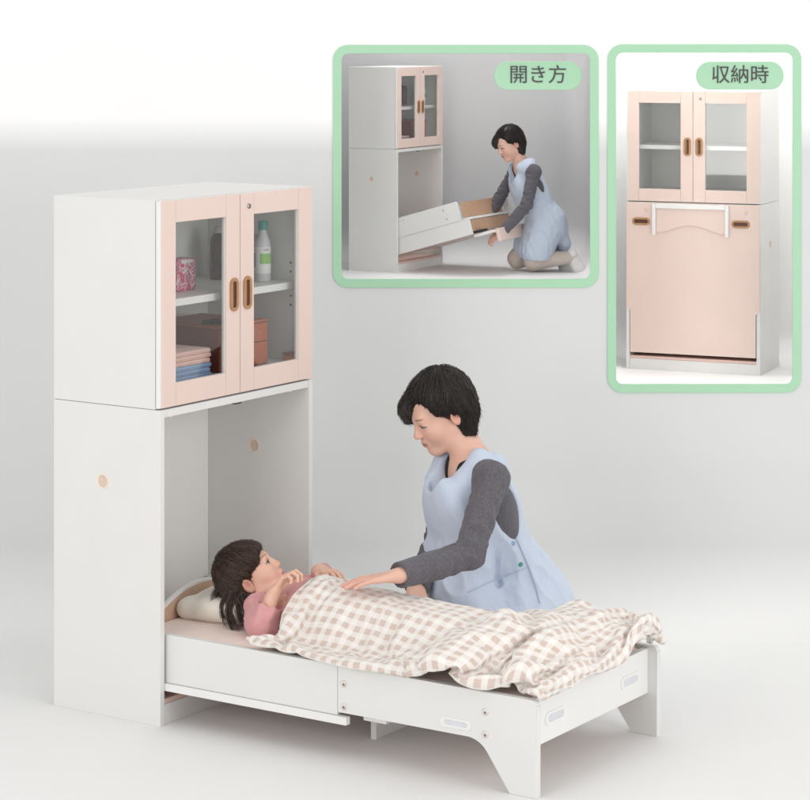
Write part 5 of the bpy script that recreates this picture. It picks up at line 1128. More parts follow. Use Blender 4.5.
[20,-1,0,-2,-4,21,-2,17,12,-2,19,7,0,19,-6,1,19,-6,1,20,0,1,19,-5,-1,15,-13,0,19,5,-2,19,-5,-1,19,-2,-1,19,0,0,19,-1,0,19,3,1,17,7,-3,13,14,-4,10,16,0,15,12,1,15,11,0,15,13,0,15,12,0,15,12,0,15,12,1,16,11,1,15,12,2,19,5,-1,15,12,0,19,4,1,19,2,0,19,1,-1,19,0,0,19,1,0,19,0,0,19,0,0,19,0,0,19,-1,0,19,0,1,19,-1,0,19,-3,-1,18,-6,-1,17,-8,-1,16,-10,0,16,-10,-1,16,-10,-1,16,-10,-1,17,-9,-1,18,-8,-1,18,-6,-2,18,-5,-1,19,-3,-2,20,-3,-2,19,-2,-1,19,-4,-1,18,-8,-2,17,-10,-1,16,-11,0,13,-15,-1,15,-10,-1,17,-9,-2,15,12,-1,19,1,-1,15,12,0,22,6,-1,21,-4,-1,-4,-21],
[25,3,0,-2,-7,20,-2,15,13,-2,19,8,0,18,-6,1,20,-3,0,20,-2,0,16,-12,1,19,-7,-1,19,-1,-1,20,1,-3,18,5,-1,19,0,1,17,-9,0,18,5,-2,14,13,-5,8,16,-2,12,15,-1,15,12,0,15,12,1,16,12,1,15,11,1,17,11,1,16,10,2,17,9,1,17,9,1,18,8,0,18,7,-1,19,-2,0,19,2,0,19,1,0,19,1,0,19,0,0,19,1,0,19,0,0,19,0,1,19,1,0,19,3,0,18,-5,0,19,-2,-1,19,-2,0,15,-11,-1,17,-9,-1,17,-9,-1,16,-9,-1,17,-9,-1,18,-7,-1,18,-7,-1,18,-6,-1,19,-4,-2,19,-3,-2,20,-2,-1,19,-5,-2,18,-9,-1,16,-10,-1,18,-8,-2,19,-4,0,15,-13,-1,13,-14,-1,16,-10,-1,13,13,-1,19,0,-1,16,11,-1,22,4,-1,21,-3,-1,-4,-21],
[19,4,0,-1,-10,18,-2,13,15,-2,18,8,0,19,-4,1,20,-2,0,20,-6,0,16,-11,0,20,-4,-1,19,1,-3,18,6,-2,19,3,0,16,-12,1,18,-4,0,16,9,-7,8,16,-4,10,16,0,14,13,0,15,12,1,17,10,1,17,9,1,17,10,1,17,9,1,19,6,0,18,7,1,17,8,1,18,8,1,18,7,0,15,12,0,19,2,0,19,1,0,20,0,0,19,-1,0,19,-1,1,19,-1,0,19,-2,0,19,2,0,18,3,0,19,-1,0,19,-3,-1,18,-7,0,18,-6,-1,16,-10,-1,17,-9,-1,16,-9,-1,18,-8,-1,17,-8,-1,18,-6,-1,19,-5,-2,19,-4,-1,20,-3,-2,19,-4,-2,18,-10,-1,18,-6,-2,20,-3,-2,18,-7,0,18,-8,-1,15,-13,0,12,-14,-1,15,-12,-2,12,14,0,19,-1,-2,17,9,0,22,4,-1,21,-3,-1,-4,-20],
[24,6,1,-1,-15,14,-2,11,17,-1,18,10,0,19,-4,0,20,-2,1,17,-10,0,20,-6,-1,19,1,-4,18,7,-2,19,3,0,16,-10,-1,15,-12,1,18,3,-3,12,15,-8,5,16,0,16,11,1,17,8,-1,19,6,1,17,8,1,17,10,2,16,11,1,17,10,1,17,9,1,17,10,0,17,9,0,17,10,1,17,8,1,19,5,0,19,3,-1,19,-3,0,19,-2,1,19,0,0,19,-1,0,19,0,0,19,2,1,19,2,0,19,0,-1,19,-2,0,19,-2,0,19,-1,-1,17,-8,0,17,-9,-1,16,-9,-1,17,-9,-1,18,-8,-1,18,-6,-2,19,-6,-1,19,-6,-1,19,-5,-2,19,-5,-1,19,-4,-4,20,-1,-2,20,-3,-1,19,-8,0,17,-9,-1,16,-11,0,16,-11,-1,14,-13,0,12,-15,-2,12,15,-1,19,-1,-1,17,7,-1,22,3,-1,21,-2,-1,-4,-20],
[19,5,1,0,-18,10,-2,8,18,-1,17,11,0,19,-2,0,20,-3,1,19,-9,-1,19,-2,-5,17,8,-2,19,4,0,18,-8,-2,12,-15,2,18,-5,-1,17,10,-11,2,15,1,18,9,0,18,6,0,18,6,0,19,7,1,17,8,0,18,9,1,17,9,1,17,10,1,17,10,1,16,10,1,16,11,2,15,13,-1,19,3,0,18,6,1,18,5,0,19,6,1,18,-5,0,19,-2,0,19,-1,0,20,-1,0,19,1,0,19,0,1,19,1,-1,19,3,0,19,0,0,17,-8,-1,18,-7,0,17,-8,-1,18,-8,-1,17,-7,-1,18,-7,-2,19,-6,-1,19,-5,-2,19,-5,-1,20,-4,-2,19,-3,-3,20,-3,-2,20,-3,-2,20,-4,0,17,-12,0,16,-11,-1,16,-11,0,16,-11,-1,16,-10,0,11,-16,-2,11,15,-1,19,0,-1,18,4,-1,21,4,-1,21,-2,-1,-3,-20],
[20,4,1,0,-19,6,-2,5,20,-1,16,12,0,19,-2,0,20,-3,0,19,-7,-5,17,9,-2,19,4,0,18,-4,-3,12,-15,0,15,-12,1,19,3,-12,4,13,1,19,2,0,19,6,0,18,7,0,18,7,1,18,8,1,17,10,1,17,9,1,17,10,1,17,10,1,17,10,1,16,10,0,17,9,1,16,11,-1,15,13,1,18,6,1,19,4,0,19,1,1,19,-2,0,19,-2,0,19,-1,0,19,-1,1,20,0,0,19,2,0,19,1,0,19,1,0,19,-1,-1,18,-5,-1,18,-7,0,17,-8,-1,18,-8,-1,18,-7,-2,18,-5,-1,19,-5,-2,19,-4,-2,20,-4,-2,20,-4,-2,20,-4,-1,20,-4,-2,19,-7,-6,12,-16,-1,16,-12,-1,16,-11,-1,16,-12,1,16,-10,3,19,-5,1,16,-9,-3,10,16,-1,19,0,-1,19,3,-1,21,2,-1,20,-2,-1,-2,-20],
[24,4,1,1,-20,3,-2,2,20,-2,14,15,0,19,-1,1,20,-6,-6,17,9,-2,19,5,0,19,-4,-2,13,-14,-3,11,-15,2,19,-3,-11,6,14,-3,17,10,2,19,2,1,19,2,1,19,4,1,19,4,-1,14,14,0,16,11,0,16,11,0,17,11,2,17,9,1,17,9,1,17,9,2,17,9,1,17,9,0,18,7,1,19,5,1,19,4,0,19,-1,1,19,0,0,19,-1,0,20,0,0,19,0,1,19,0,0,19,1,0,20,1,0,19,1,0,19,-1,-1,19,-5,-1,17,-7,0,18,-7,-2,18,-6,-1,19,-5,-2,19,-5,-1,19,-4,-2,20,-5,-2,19,-5,-1,20,-5,-2,20,-6,-2,19,-8,-4,14,-14,-4,20,-2,-3,18,-8,0,16,-13,0,13,-15,1,10,-17,0,15,-11,1,16,11,0,19,-1,0,17,9,-2,19,2,0,21,1,-1,20,-2,-1,-1,-20],
[20,2,1,0,-19,1,-1,-2,20,-2,14,16,0,19,-2,-4,17,7,-3,19,5,-1,20,1,-1,15,-12,-5,8,-17,1,18,-6,-2,17,7,-12,6,14,1,18,5,1,19,4,1,19,2,2,19,2,2,20,0,-1,13,15,0,17,10,0,18,7,-1,19,5,2,16,10,2,17,10,1,17,10,1,17,9,2,17,9,1,17,9,0,18,6,1,19,4,0,19,2,1,20,0,0,19,0,0,20,0,1,19,0,0,19,0,0,20,0,0,19,0,0,19,0,0,19,-2,0,19,-3,-1,18,-5,-2,19,-6,-1,18,-5,-1,19,-6,-2,18,-6,-1,19,-7,-2,20,-6,-2,19,-8,-3,19,-8,-4,18,-10,-2,19,-8,-1,21,2,-4,16,-12,-2,21,-1,0,15,-13,0,13,-15,0,8,-17,1,14,-13,0,18,7,-1,17,9,1,19,-1,-1,18,7,-1,21,0,-1,20,-2,-1,1,-20],
[25,3,2,0,-20,-1,-2,-5,20,-1,15,14,-3,17,9,-3,19,5,-3,18,5,0,17,-10,-7,5,-17,1,19,-3,0,19,-2,-6,13,12,-9,12,-12,-1,19,3,1,19,4,5,16,10,2,18,6,2,19,7,-1,18,5,-4,20,1,0,18,8,1,18,7,2,16,11,2,17,10,1,16,10,2,16,10,2,16,12,1,16,10,1,18,8,1,19,5,0,19,2,1,19,0,0,20,-1,0,19,0,1,20,-1,0,19,0,0,19,1,0,20,0,1,19,0,-1,19,0,0,19,-4,-1,18,-5,-2,18,-7,-1,18,-7,-2,19,-7,-2,18,-7,-3,19,-8,-2,19,-8,-3,18,-9,-3,20,-9,-1,20,-5,-2,21,2,-2,20,-8,-4,20,3,-1,19,-6,0,15,-13,0,12,-16,1,6,-18,0,14,-13,0,17,8,0,18,8,0,19,1,-1,19,5,-1,20,-1,0,20,-2,-1,4,-19],
[19,2,1,0,-20,-2,-1,-7,19,-2,15,14,-2,18,8,-4,19,2,-2,16,12,-6,6,-18,-9,17,4,3,18,-4,3,18,-6,-6,17,-7,-9,11,-13,-1,19,2,0,19,3,0,19,6,0,18,5,1,19,6,1,18,7,2,18,7,2,17,10,2,17,10,2,16,10,1,17,11,2,16,10,1,16,10,2,16,11,2,16,11,1,16,11,1,19,4,1,20,2,0,19,-1,0,20,0,1,19,0,0,20,0,1,19,0,0,20,0,0,19,0,0,19,0,0,19,-1,-1,19,0,-1,18,-9,-2,17,-8,-3,18,-8,-2,18,-8,-3,18,-9,-2,19,-8,-3,19,-8,-2,19,-9,-1,22,-2,-1,21,-2,-2,22,-1,-4,20,2,-3,21,0,0,17,-10,0,16,-12,0,6,-18,1,10,-17,0,13,-14,-1,19,6,0,16,10,0,19,3,0,19,4,-1,21,-3,-1,20,-1,0,6,-18],
[19,-2,0,0,-19,-2,-1,-6,20,-2,16,12,-3,18,3,-3,19,7,-3,16,11,-8,14,-11,-13,1,-15,-3,16,-7,-4,18,-7,7,17,-2,-1,19,1,-1,19,1,-1,20,2,0,19,2,0,19,4,1,18,7,1,15,13,2,16,11,1,16,10,2,17,10,2,17,10,1,16,10,2,17,10,2,17,9,2,17,9,2,17,9,1,18,7,1,18,6,1,20,4,0,19,1,1,20,0,0,20,1,1,19,-1,0,20,0,1,19,0,0,19,0,0,20,0,-1,19,-1,0,19,-3,-2,18,-6,-2,17,-9,-2,18,-8,-3,18,-9,-3,18,-9,-3,18,-11,-2,20,-8,-3,21,-4,-2,21,5,-3,22,1,-3,21,0,-3,21,1,0,16,-14,0,16,-12,0,17,-11,-3,17,-8,3,5,-18,1,10,-17,0,19,3,0,16,11,0,19,4,0,19,4,-1,20,-5,-1,20,0,-1,9,-17],
[25,-3,-4,-1,-19,4,-2,-1,22,-2,21,3,-4,6,19,0,21,3,-10,12,-13,-7,15,-10,-10,11,12,-3,18,-8,-2,15,-11,-6,12,14,2,19,0,2,20,-1,2,19,-2,2,19,-2,2,18,-6,1,19,5,1,17,9,2,14,14,1,16,10,2,16,11,2,17,10,1,17,9,2,17,8,1,18,7,2,18,8,1,18,7,2,18,8,2,17,10,0,19,-1,-1,20,0,0,19,-1,0,20,-1,0,20,-1,1,19,0,1,19,1,1,20,1,0,19,1,1,18,5,-1,19,-6,-4,15,-11,-2,18,-7,-2,18,-8,-2,19,-7,-2,20,-8,-2,20,-6,-3,21,-5,-2,21,-4,-4,22,-2,-3,21,-1,-4,21,-2,0,19,10,-1,18,-10,-2,19,-7,-1,17,-9,0,15,-13,2,9,-17,2,2,-19,1,19,-1,0,16,11,0,20,6,0,18,4,-1,19,-7,-1,20,0,-1,14,-15],
[14,-3,12,3,-20,-5,-10,17,10,2,-7,19,-6,19,-3,-5,19,-1,4,19,2,-9,18,0,-11,14,6,-4,4,-19,0,17,8,-11,12,-9,2,19,0,4,19,1,3,19,2,4,19,3,2,19,3,1,19,3,1,19,3,-1,18,8,0,17,8,2,16,11,4,14,14,3,15,11,2,17,9,1,17,9,2,17,9,1,18,9,2,18,8,2,19,6,0,20,2,0,19,-3,-1,19,-5,-1,20,-4,1,19,3,2,19,2,1,19,3,0,19,4,0,19,5,-2,17,-9,0,18,-5,-2,20,0,-2,18,-7,-2,18,-9,-2,19,-9,-2,20,-7,-3,21,-4,-3,21,-2,-3,22,-2,-4,21,-2,-3,22,-2,-5,21,1,1,20,-7,-2,19,7,0,17,-11,-1,15,-12,0,16,-12,3,6,-18,2,3,-19,1,19,-3,0,17,9,0,19,6,0,18,8,-1,18,-10,-1,20,-1,-1,17,-11],
[18,8,-2,-7,-16,-15,1,2,23,3,0,19,-10,14,8,-11,16,4,-11,16,4,-14,9,-11,-13,14,0,6,18,1,-14,13,-1,3,18,-2,9,17,-1,2,19,2,-2,19,2,1,19,2,2,19,3,6,18,3,8,17,2,6,18,3,4,19,2,3,19,1,0,19,6,-3,17,7,1,17,9,2,17,9,3,17,9,3,16,10,3,17,9,3,19,5,3,18,5,2,19,6,-1,19,-6,-1,18,-6,2,18,9,1,19,4,1,19,3,1,19,3,-3,18,-6,1,19,-1,-2,19,3,-2,19,-5,-2,17,-11,-2,19,-8,-2,20,-6,-3,21,-3,-5,21,1,-4,21,-1,-4,22,-1,-4,21,-1,-4,22,-2,-1,21,-3,-1,20,-6,-8,6,-17,1,17,-11,3,17,-9,5,18,-1,-1,0,-19,4,17,-7,3,18,-8,1,19,-1,0,19,8,0,16,11,-1,17,-11,-1,19,-7,-2,20,-2],
[7,-23,10,-5,-14,-16,-10,0,20,-9,3,18,-11,14,6,-11,16,5,-10,16,8,-5,18,3,-2,19,2,-2,20,2,7,14,-9,-6,17,5,-1,19,1,-1,19,1,1,19,2,2,19,2,2,19,2,2,19,2,3,19,2,4,18,1,5,18,3,13,15,2,7,17,4,-4,17,7,12,16,2,5,18,5,5,18,6,4,17,7,3,18,8,4,20,5,2,19,-3,-1,19,-4,1,20,-1,0,19,-1,-2,20,-1,-3,19,0,2,18,4,3,18,6,2,18,6,-1,17,10,-1,18,-6,-2,18,-10,-1,19,-6,-3,20,-3,-4,21,0,-4,21,0,-5,22,-1,-3,21,-3,-3,22,-4,-3,21,-5,-3,20,-5,-4,19,-10,-5,15,-13,-5,17,10,4,9,-18,3,13,-13,5,19,-2,-13,14,2,1,18,-7,11,11,-11,7,15,-11,1,18,8,1,19,4,-2,20,-5,0,16,-13,-2,20,4],
[19,-3,-13,-8,-11,15,-10,-1,17,-6,19,5,-10,8,14,-16,2,12,-4,19,0,-3,19,-3,-3,19,-4,-4,13,13,-2,19,2,-1,20,0,0,19,-1,2,18,-4,-4,18,8,2,19,2,1,18,2,2,19,2,6,19,-3,-3,17,8,-1,18,5,4,19,3,6,18,4,11,14,5,-6,18,3,1,19,2,2,19,3,2,19,4,3,19,5,3,19,5,5,19,3,5,19,2,5,19,1,5,18,0,5,19,-2,5,18,-5,7,16,-8,1,15,11,2,18,6,0,20,2,-1,17,-10,-2,20,-1,-2,20,-4,-4,21,-1,-3,21,-2,-4,21,-3,-4,21,-7,-6,19,-9,-3,21,-5,-2,21,-4,-2,22,-1,-5,15,-14,-13,12,11,0,14,-14,9,17,-4,-11,16,1,-2,19,-1,0,19,-2,5,16,-9,6,17,-9,7,15,-10,12,10,-14,1,18,6,-3,20,3,0,15,-15,-3,19,9],
[25,-9,21,-10,-3,17,-7,20,0,-6,3,19,-11,-6,16,-9,18,-4,-5,11,-15,-2,19,0,-5,15,11,-3,20,-1,-2,19,2,-1,18,5,-2,18,6,-6,16,9,0,19,3,0,19,2,1,19,3,0,19,2,3,19,0,2,19,0,-7,13,12,-2,18,6,0,19,6,0,18,6,1,19,3,5,19,2,6,18,2,7,19,1,7,18,2,7,18,0,6,19,-1,6,19,-1,5,18,0,5,19,-1,4,19,0,3,19,1,8,11,-14,1,20,0,-1,19,-1,0,19,2,1,18,10,-2,20,-3,-2,20,-4,-3,20,-5,-3,21,-7,-5,20,-6,-7,18,-12,-4,20,-7,-3,22,-4,-1,22,-2,0,21,0,-16,10,10,-1,19,-6,-1,19,-6,-10,13,11,1,18,-4,2,19,-5,3,18,-6,4,17,-8,5,18,-7,5,17,-8,8,14,-12,11,9,-13,-3,20,0,-4,21,-1,-4,14,-16],
[20,-5,19,-7,18,4,-12,-10,13,-18,-10,-9,3,19,4,-1,14,15,-4,16,-13,-4,18,5,-4,18,6,-4,18,7,-6,16,9,-6,16,9,-3,18,6,0,19,3,-1,19,2,0,19,3,0,19,2,1,19,0,2,19,-1,-5,16,9,-3,17,8,-1,19,6,-1,18,4,3,19,1,2,18,-7,4,19,-2,4,19,-2,4,19,-1,5,19,-1,5,18,-1,6,19,-1,6,18,1,6,19,0,5,19,0,5,18,1,5,11,15,-1,19,2,-3,19,0,-4,19,0,10,17,-3,7,18,-5,-3,19,-8,-5,19,-7,-5,20,-7,-2,21,-5,-3,21,-6,-3,22,-5,-7,20,5,0,21,-7,0,20,-8,-13,12,12,-2,20,-4,-1,19,-7,-8,14,11,-2,20,2,1,18,-3,2,18,-6,4,16,-11,4,17,-9,5,17,-7,5,19,-1,5,18,-5,4,16,-10,6,11,-18,-4,21,0,-4,17,-13],
[13,10,21,-14,-15,-3,-11,-12,-13,-2,9,19,-1,18,7,8,16,-9,-8,17,8,-8,15,9,-5,18,7,-4,18,6,-4,18,6,-3,18,5,-2,19,4,-1,19,3,-1,19,3,-1,19,3,-1,19,2,3,19,-3,-5,17,8,-1,18,5,-2,18,6,-1,19,5,2,19,-4,2,18,-6,2,18,-6,3,18,-4,3,19,-4,4,19,-2,5,19,1,5,18,7,5,18,2,6,19,-1,5,18,1,3,19,4,-1,18,7,10,15,-4,-1,19,4,-4,19,4,-10,14,10,1,20,1,1,20,-6,0,19,-7,1,20,-8,4,17,-13,-5,21,-1,-2,21,-6,0,20,-10,-5,22,2,-1,15,-15,-7,17,9,-3,21,2,-1,17,-10,-6,17,9,-3,19,5,-1,19,0,2,19,-4,3,15,-11,3,17,-9,5,18,-6,4,17,-7,5,19,-4,4,19,-1,3,18,-6,-3,18,-11,7,11,-18,-6,20,-8],
[11,-21,-18,-10,-18,3,-4,6,20,-5,5,20,6,18,0,4,19,-3,-7,17,8,-4,18,5,-4,18,5,-3,19,5,-3,19,4,-3,18,5,-2,19,4,-1,19,3,-2,19,3,-1,18,4,0,20,-1,-3,17,7,-1,19,3,-1,19,4,0,19,1,-1,16,-11,2,19,-3,2,19,-3,3,19,-2,2,19,-1,3,19,0,-2,17,9,4,19,1,10,16,-5,4,18,3,3,19,4,0,18,7,-3,17,7,0,19,5,9,17,-4,1,19,0,-7,17,6,-3,20,1,0,14,-15,0,20,8,-1,20,-6,2,15,-16,2,22,-2,-1,20,-9,-2,20,-9,-2,22,2,-2,22,-4,0,15,-15,-7,16,11,-1,20,-6,-2,20,-1,-5,18,8,-2,19,4,1,19,-2,2,16,-9,3,18,-6,3,19,-4,4,17,-7,6,16,-10,4,19,-3,4,19,-1,1,19,-3,-6,21,-7,0,17,-14,3,13,-18],
[12,-15,-4,-6,-5,20,-5,5,20,-5,5,20,-1,18,5,2,19,-1,6,19,-4,-2,19,2,-3,19,4,-4,18,5,-3,18,6,-2,18,6,-2,19,4,-2,19,3,-1,19,3,-1,19,3,-2,18,5,-1,19,0,0,19,3,-1,19,3,0,18,-8,-2,18,4,2,19,-4,1,19,-1,1,19,0,-2,19,4,7,18,-5,-4,16,10,3,19,2,11,14,-7,4,18,4,-4,17,8,-2,18,7,-1,18,5,1,19,4,5,19,-2,5,18,-3,-5,19,2,-1,20,-5,-1,10,-17,0,21,2,-2,21,4,2,14,-17,0,18,-12,0,22,-6,0,21,-6,-1,22,1,-1,22,-1,0,17,-13,-6,16,11,-2,20,-1,-2,20,0,0,20,-2,-2,18,7,1,19,-3,2,18,-6,3,18,-5,4,18,-7,4,15,-10,3,19,0,5,19,-4,2,19,0,0,19,-1,-6,21,-8,-1,19,-13,4,9,-21],
[21,-8,10,-5,2,21,-5,4,20,-5,4,21,-2,18,7,-1,19,2,0,20,1,0,19,0,3,19,-3,-1,19,2,-2,19,4,-2,19,3,-3,18,6,-1,19,2,-1,19,2,-1,19,3,-1,19,3,-1,19,1,-1,19,4,-1,18,-4,-2,18,6,-1,19,3,-1,20,0,0,19,1,0,19,0,5,16,-9,2,18,6,1,17,-10,0,11,16,0,18,5,6,18,2,-6,17,9,0,18,5,0,19,4,1,19,3,1,19,-1,2,19,-2,3,20,-3,0,10,-18,1,16,-13,-3,19,7,0,22,0,1,16,-14,1,16,-16,1,22,-6,0,21,-6,0,21,-3,0,22,1,1,19,-9,-5,18,10,-1,20,-2,-1,20,-1,-1,19,4,1,19,0,2,19,-4,2,18,-5,2,16,-11,5,19,-2,2,19,0,3,19,0,2,19,0,1,19,0,0,19,-2,-7,21,-6,-2,20,-13,5,4,-24],
[19,0,4,-5,2,22,-5,4,20,-6,4,21,-1,18,7,0,19,-1,-1,19,2,-1,19,4,0,19,3,-1,19,2,-1,19,2,-2,19,3,-1,19,2,0,19,1,-1,20,1,-1,19,2,-1,19,1,-1,19,2,0,19,1,-3,18,6,-1,19,1,-1,19,0,0,19,1,-1,19,-5,1,18,7,4,15,-10,2,19,-3,1,19,-2,-1,10,17,-4,14,13,-3,17,7,0,18,6,1,19,3,1,19,3,2,19,0,1,20,-1,2,19,-3,3,17,-9,0,10,-18,-8,19,0,6,18,-8,0,21,4,1,15,-16,2,18,-12,1,21,-7,1,21,-6,0,21,-5,0,21,-3,2,20,0,-4,19,8,0,20,-2,0,20,0,0,19,1,1,19,-3,1,18,-7,3,18,-2,-2,19,5,1,19,1,1,19,1,1,19,0,2,20,0,1,19,0,0,19,-3,-2,21,-11,-2,19,-14,3,-4,-24],
[19,5,1,-5,-4,21,-5,5,21,-5,5,21,-2,18,6,0,20,1,-1,19,2,-1,19,2,0,19,2,-1,19,3,-1,19,3,-2,18,4,-1,19,4,-1,19,3,-1,19,3,-1,19,3,-2,19,2,-1,19,2,0,19,1,-1,20,-1,-1,19,-1,0,19,0,-1,19,0,-1,18,-5,1,16,11,-3,19,1,0,19,-1,0,19,-2,5,18,-4,-1,7,17,-4,12,14,0,18,5,1,19,3,1,20,1,2,19,-1,1,19,-3,1,19,-5,0,12,-16,-2,20,1,-4,13,-15,4,20,6,3,21,-4,1,14,-17,1,19,-9,2,21,-7,1,20,-5,0,21,-4,2,20,-5,-1,20,5,-1,20,2,1,20,-2,0,19,1,1,19,-3,1,19,-4,-1,19,4,0,19,2,1,19,2,1,19,1,1,19,1,0,20,1,1,19,1,1,19,0,0,19,-3,-1,20,-14,0,17,-18,-1,8,-23],
[21,14,1,-2,-17,16,-5,4,21,-6,8,20,-2,19,5,-1,19,2,0,19,1,-1,19,2,-1,19,3,0,19,3,-2,18,4,-1,19,2,-2,19,3,0,19,6,-1,18,4,-1,18,4,-1,19,4,-2,19,4,0,19,-3,-1,19,-2,-1,20,-2,0,19,1,0,19,2,-1,18,-6,-3,19,2,0,15,12,0,19,-4,-1,17,9,2,19,2,1,19,1,-1,1,19,0,19,3,1,19,3,1,19,-1,1,19,-4,1,18,-5,1,19,-6,0,18,-8,-11,7,-16,5,19,3,3,21,-1,3,21,-2,1,19,-8,1,19,-9,1,20,-8,2,19,-7,1,19,-8,1,20,0,0,20,3,0,20,2,0,20,0,0,19,0,1,19,-1,0,19,2,1,20,1,0,19,1,1,19,1,1,19,2,0,19,2,0,19,2,0,19,2,0,19,1,1,19,-4,0,18,-16,-1,15,-20,0,12,-22],
[14,13,13,5,-20,-4,-4,-5,22,-7,10,19,-3,19,3,-1,19,3,0,19,3,-1,19,3,-2,18,3,-1,19,4,-2,19,3,-2,19,3,-2,19,1,-2,18,3,-2,19,3,-4,19,2,0,19,4,1,18,6,2,17,9,0,19,-4,-1,19,-4,-1,19,-2,0,19,2,0,19,2,-2,19,-4,0,13,15,0,19,-1,0,18,9,1,18,-5,-2,13,14,2,15,12,-3,15,-11,4,17,6,-3,18,-6,-4,17,-8,6,19,-2,2,19,-5,-3,16,-11,-9,13,-13,7,18,5,2,21,-2,5,20,1,1,19,-6,0,19,-10,2,19,-8,2,20,-3,1,20,2,0,20,2,0,20,2,0,19,1,1,20,0,1,19,-1,1,19,0,0,19,-1,1,19,-1,0,20,-1,1,19,1,1,19,1,0,19,2,0,19,2,1,19,3,-1,18,7,0,19,-3,0,17,-18,0,14,-20,-1,13,-22],
[4,12,29,8,-9,-22,12,-19,-1,-9,11,18,2,11,16,-1,19,2,-2,19,2,-1,19,2,-3,19,2,-2,19,3,-2,19,3,-3,18,3,-3,19,2,-2,19,3,-3,18,5,-5,18,-4,-2,19,3,1,18,6,3,16,11,0,19,5,-1,19,-4,0,19,-5,-1,19,-2,-1,19,-1,0,19,2,1,12,15,0,18,7,0,18,6,2,19,-4,-1,12,14,2,19,4,-3,18,-6,-1,17,-8,-9,10,-13,1,19,-5,3,19,-4,4,18,-4,-7,14,-13,1,19,-3,4,20,1,6,19,4,-1,19,-7,2,20,-5,3,20,-3,3,20,2,0,20,4,-1,19,4,-1,19,3,2,20,0,1,19,-2,1,19,-3,1,19,0,1,19,-1,0,19,1,0,20,0,0,19,1,2,18,-4,1,19,1,1,20,1,0,19,2,-1,18,7,0,18,3,1,19,-5,0,16,-18,-1,13,-21,0,15,-21],
[2,33,-13,19,-11,4,12,-21,0,12,-20,0,0,18,8,-1,18,4,-2,19,2,-2,19,3,-3,19,3,-2,18,3,-3,19,4,-3,19,3,-4,18,3,-3,19,4,-4,19,2,-6,17,-7,-4,18,-1,0,19,7,3,15,11,3,16,10,0,19,6,-1,19,-2,0,19,-5,-1,18,-4,-1,20,0,1,12,15,1,17,10,0,17,9,0,18,5,1,19,3,-1,17,-8,-5,15,-12,-8,11,-13,-1,18,-7,0,18,-7,0,18,-6,2,19,-7,1,19,-1,3,20,0,3,20,0,3,19,1,2,20,2,2,20,4,-1,19,5,-1,19,6,-1,20,5,2,19,0,3,19,-5,2,17,-8,1,20,0,0,18,3,1,20,0,1,19,-3,0,19,-2,0,19,-2,-1,17,8,1,19,0,1,19,1,1,19,1,0,19,1,1,19,1,0,19,-1,1,18,-6,0,16,-19,-1,14,-19,0,14,-21],
[-2,6,-27,20,-3,8,16,-16,3,7,-23,-1,16,9,8,5,16,9,0,18,5,-2,19,5,-2,18,5,-2,19,4,-4,18,4,-3,19,5,-3,18,4,-4,19,2,-4,19,1,-7,16,-7,-6,18,-4,1,18,7,1,18,8,4,14,12,3,17,10,0,18,5,-1,19,0,0,19,-5,0,19,-5,0,16,9,1,15,13,1,17,9,0,18,6,-1,18,-6,-7,10,-14,-3,16,-10,-2,19,-6,-1,18,-5,0,19,-5,1,19,-3,1,19,-1,1,20,2,1,19,3,1,20,3,-1,19,6,0,19,4,1,20,4,0,20,4,0,19,3,4,20,-3,3,17,-8,1,17,-10,2,19,-1,1,19,2,0,18,5,0,20,-1,1,18,-6,1,19,-2,0,19,-1,-1,19,5,-2,17,-8,0,19,-1,0,19,0,1,19,2,3,19,4,1,19,2,0,18,-8,0,14,-19,-4,9,-22,4,18,-16],
[-9,-21,-19,9,-4,20,18,5,-13,23,-4,-3,14,9,10,13,11,6,14,11,9,0,18,7,-1,18,6,-1,18,7,-2,18,6,-2,18,7,-3,19,6,-4,18,3,-4,19,2,-6,17,-7,-7,16,-8,0,17,7,1,18,7,1,18,7,5,14,12,4,16,10,1,18,6,0,19,3,0,19,-3,0,19,-3,2,15,11,1,16,10,0,19,5,-4,12,-13,-3,19,-4,-4,19,3,-1,18,-7,0,16,-10,-1,19,0,-1,19,3,-3,19,6,-1,19,4,-1,19,3,0,19,4,0,20,3,1,20,2,1,19,2,1,20,2,4,19,-7,1,14,-14,3,17,-8,2,20,-1,2,19,2,-1,18,6,1,19,-5,-1,18,-6,2,19,4,0,19,0,0,19,-1,-1,20,0,-2,16,-10,-1,18,-6,-1,20,-2,1,19,0,1,19,1,3,18,6,0,17,-9,-5,6,-22,0,14,-19,5,19,-14],
[3,-16,13,7,17,-15,8,16,17,20,-4,-14,12,8,13,13,10,11,16,10,-5,15,11,-2,1,18,7,1,18,8,-1,17,7,-1,18,7,-2,18,7,-13,15,-1,7,17,7,-3,19,-3,-5,17,-6,2,14,13,1,18,6,1,19,3,1,18,6,6,14,12,3,17,7,2,18,5,1,19,4,1,18,-3,1,19,4,2,15,11,0,19,5,-4,16,-9,-3,18,5,-3,15,-11,0,19,-2,-2,19,2,-4,18,6,-2,19,4,-2,19,3,0,19,2,-1,20,2,1,19,2,0,20,1,1,19,-1,1,20,-1,-5,13,-14,8,18,2,2,15,-13,3,20,-1,2,19,0,0,19,5,-3,15,-11,1,19,-4,1,19,1,1,20,0,0,19,0,0,20,0,-1,19,0,-2,19,3,0,17,-10,0,18,-6,-1,18,6,2,19,-3,1,19,-3,-4,12,-14,-4,10,-21,4,19,-13,4,22,-7],
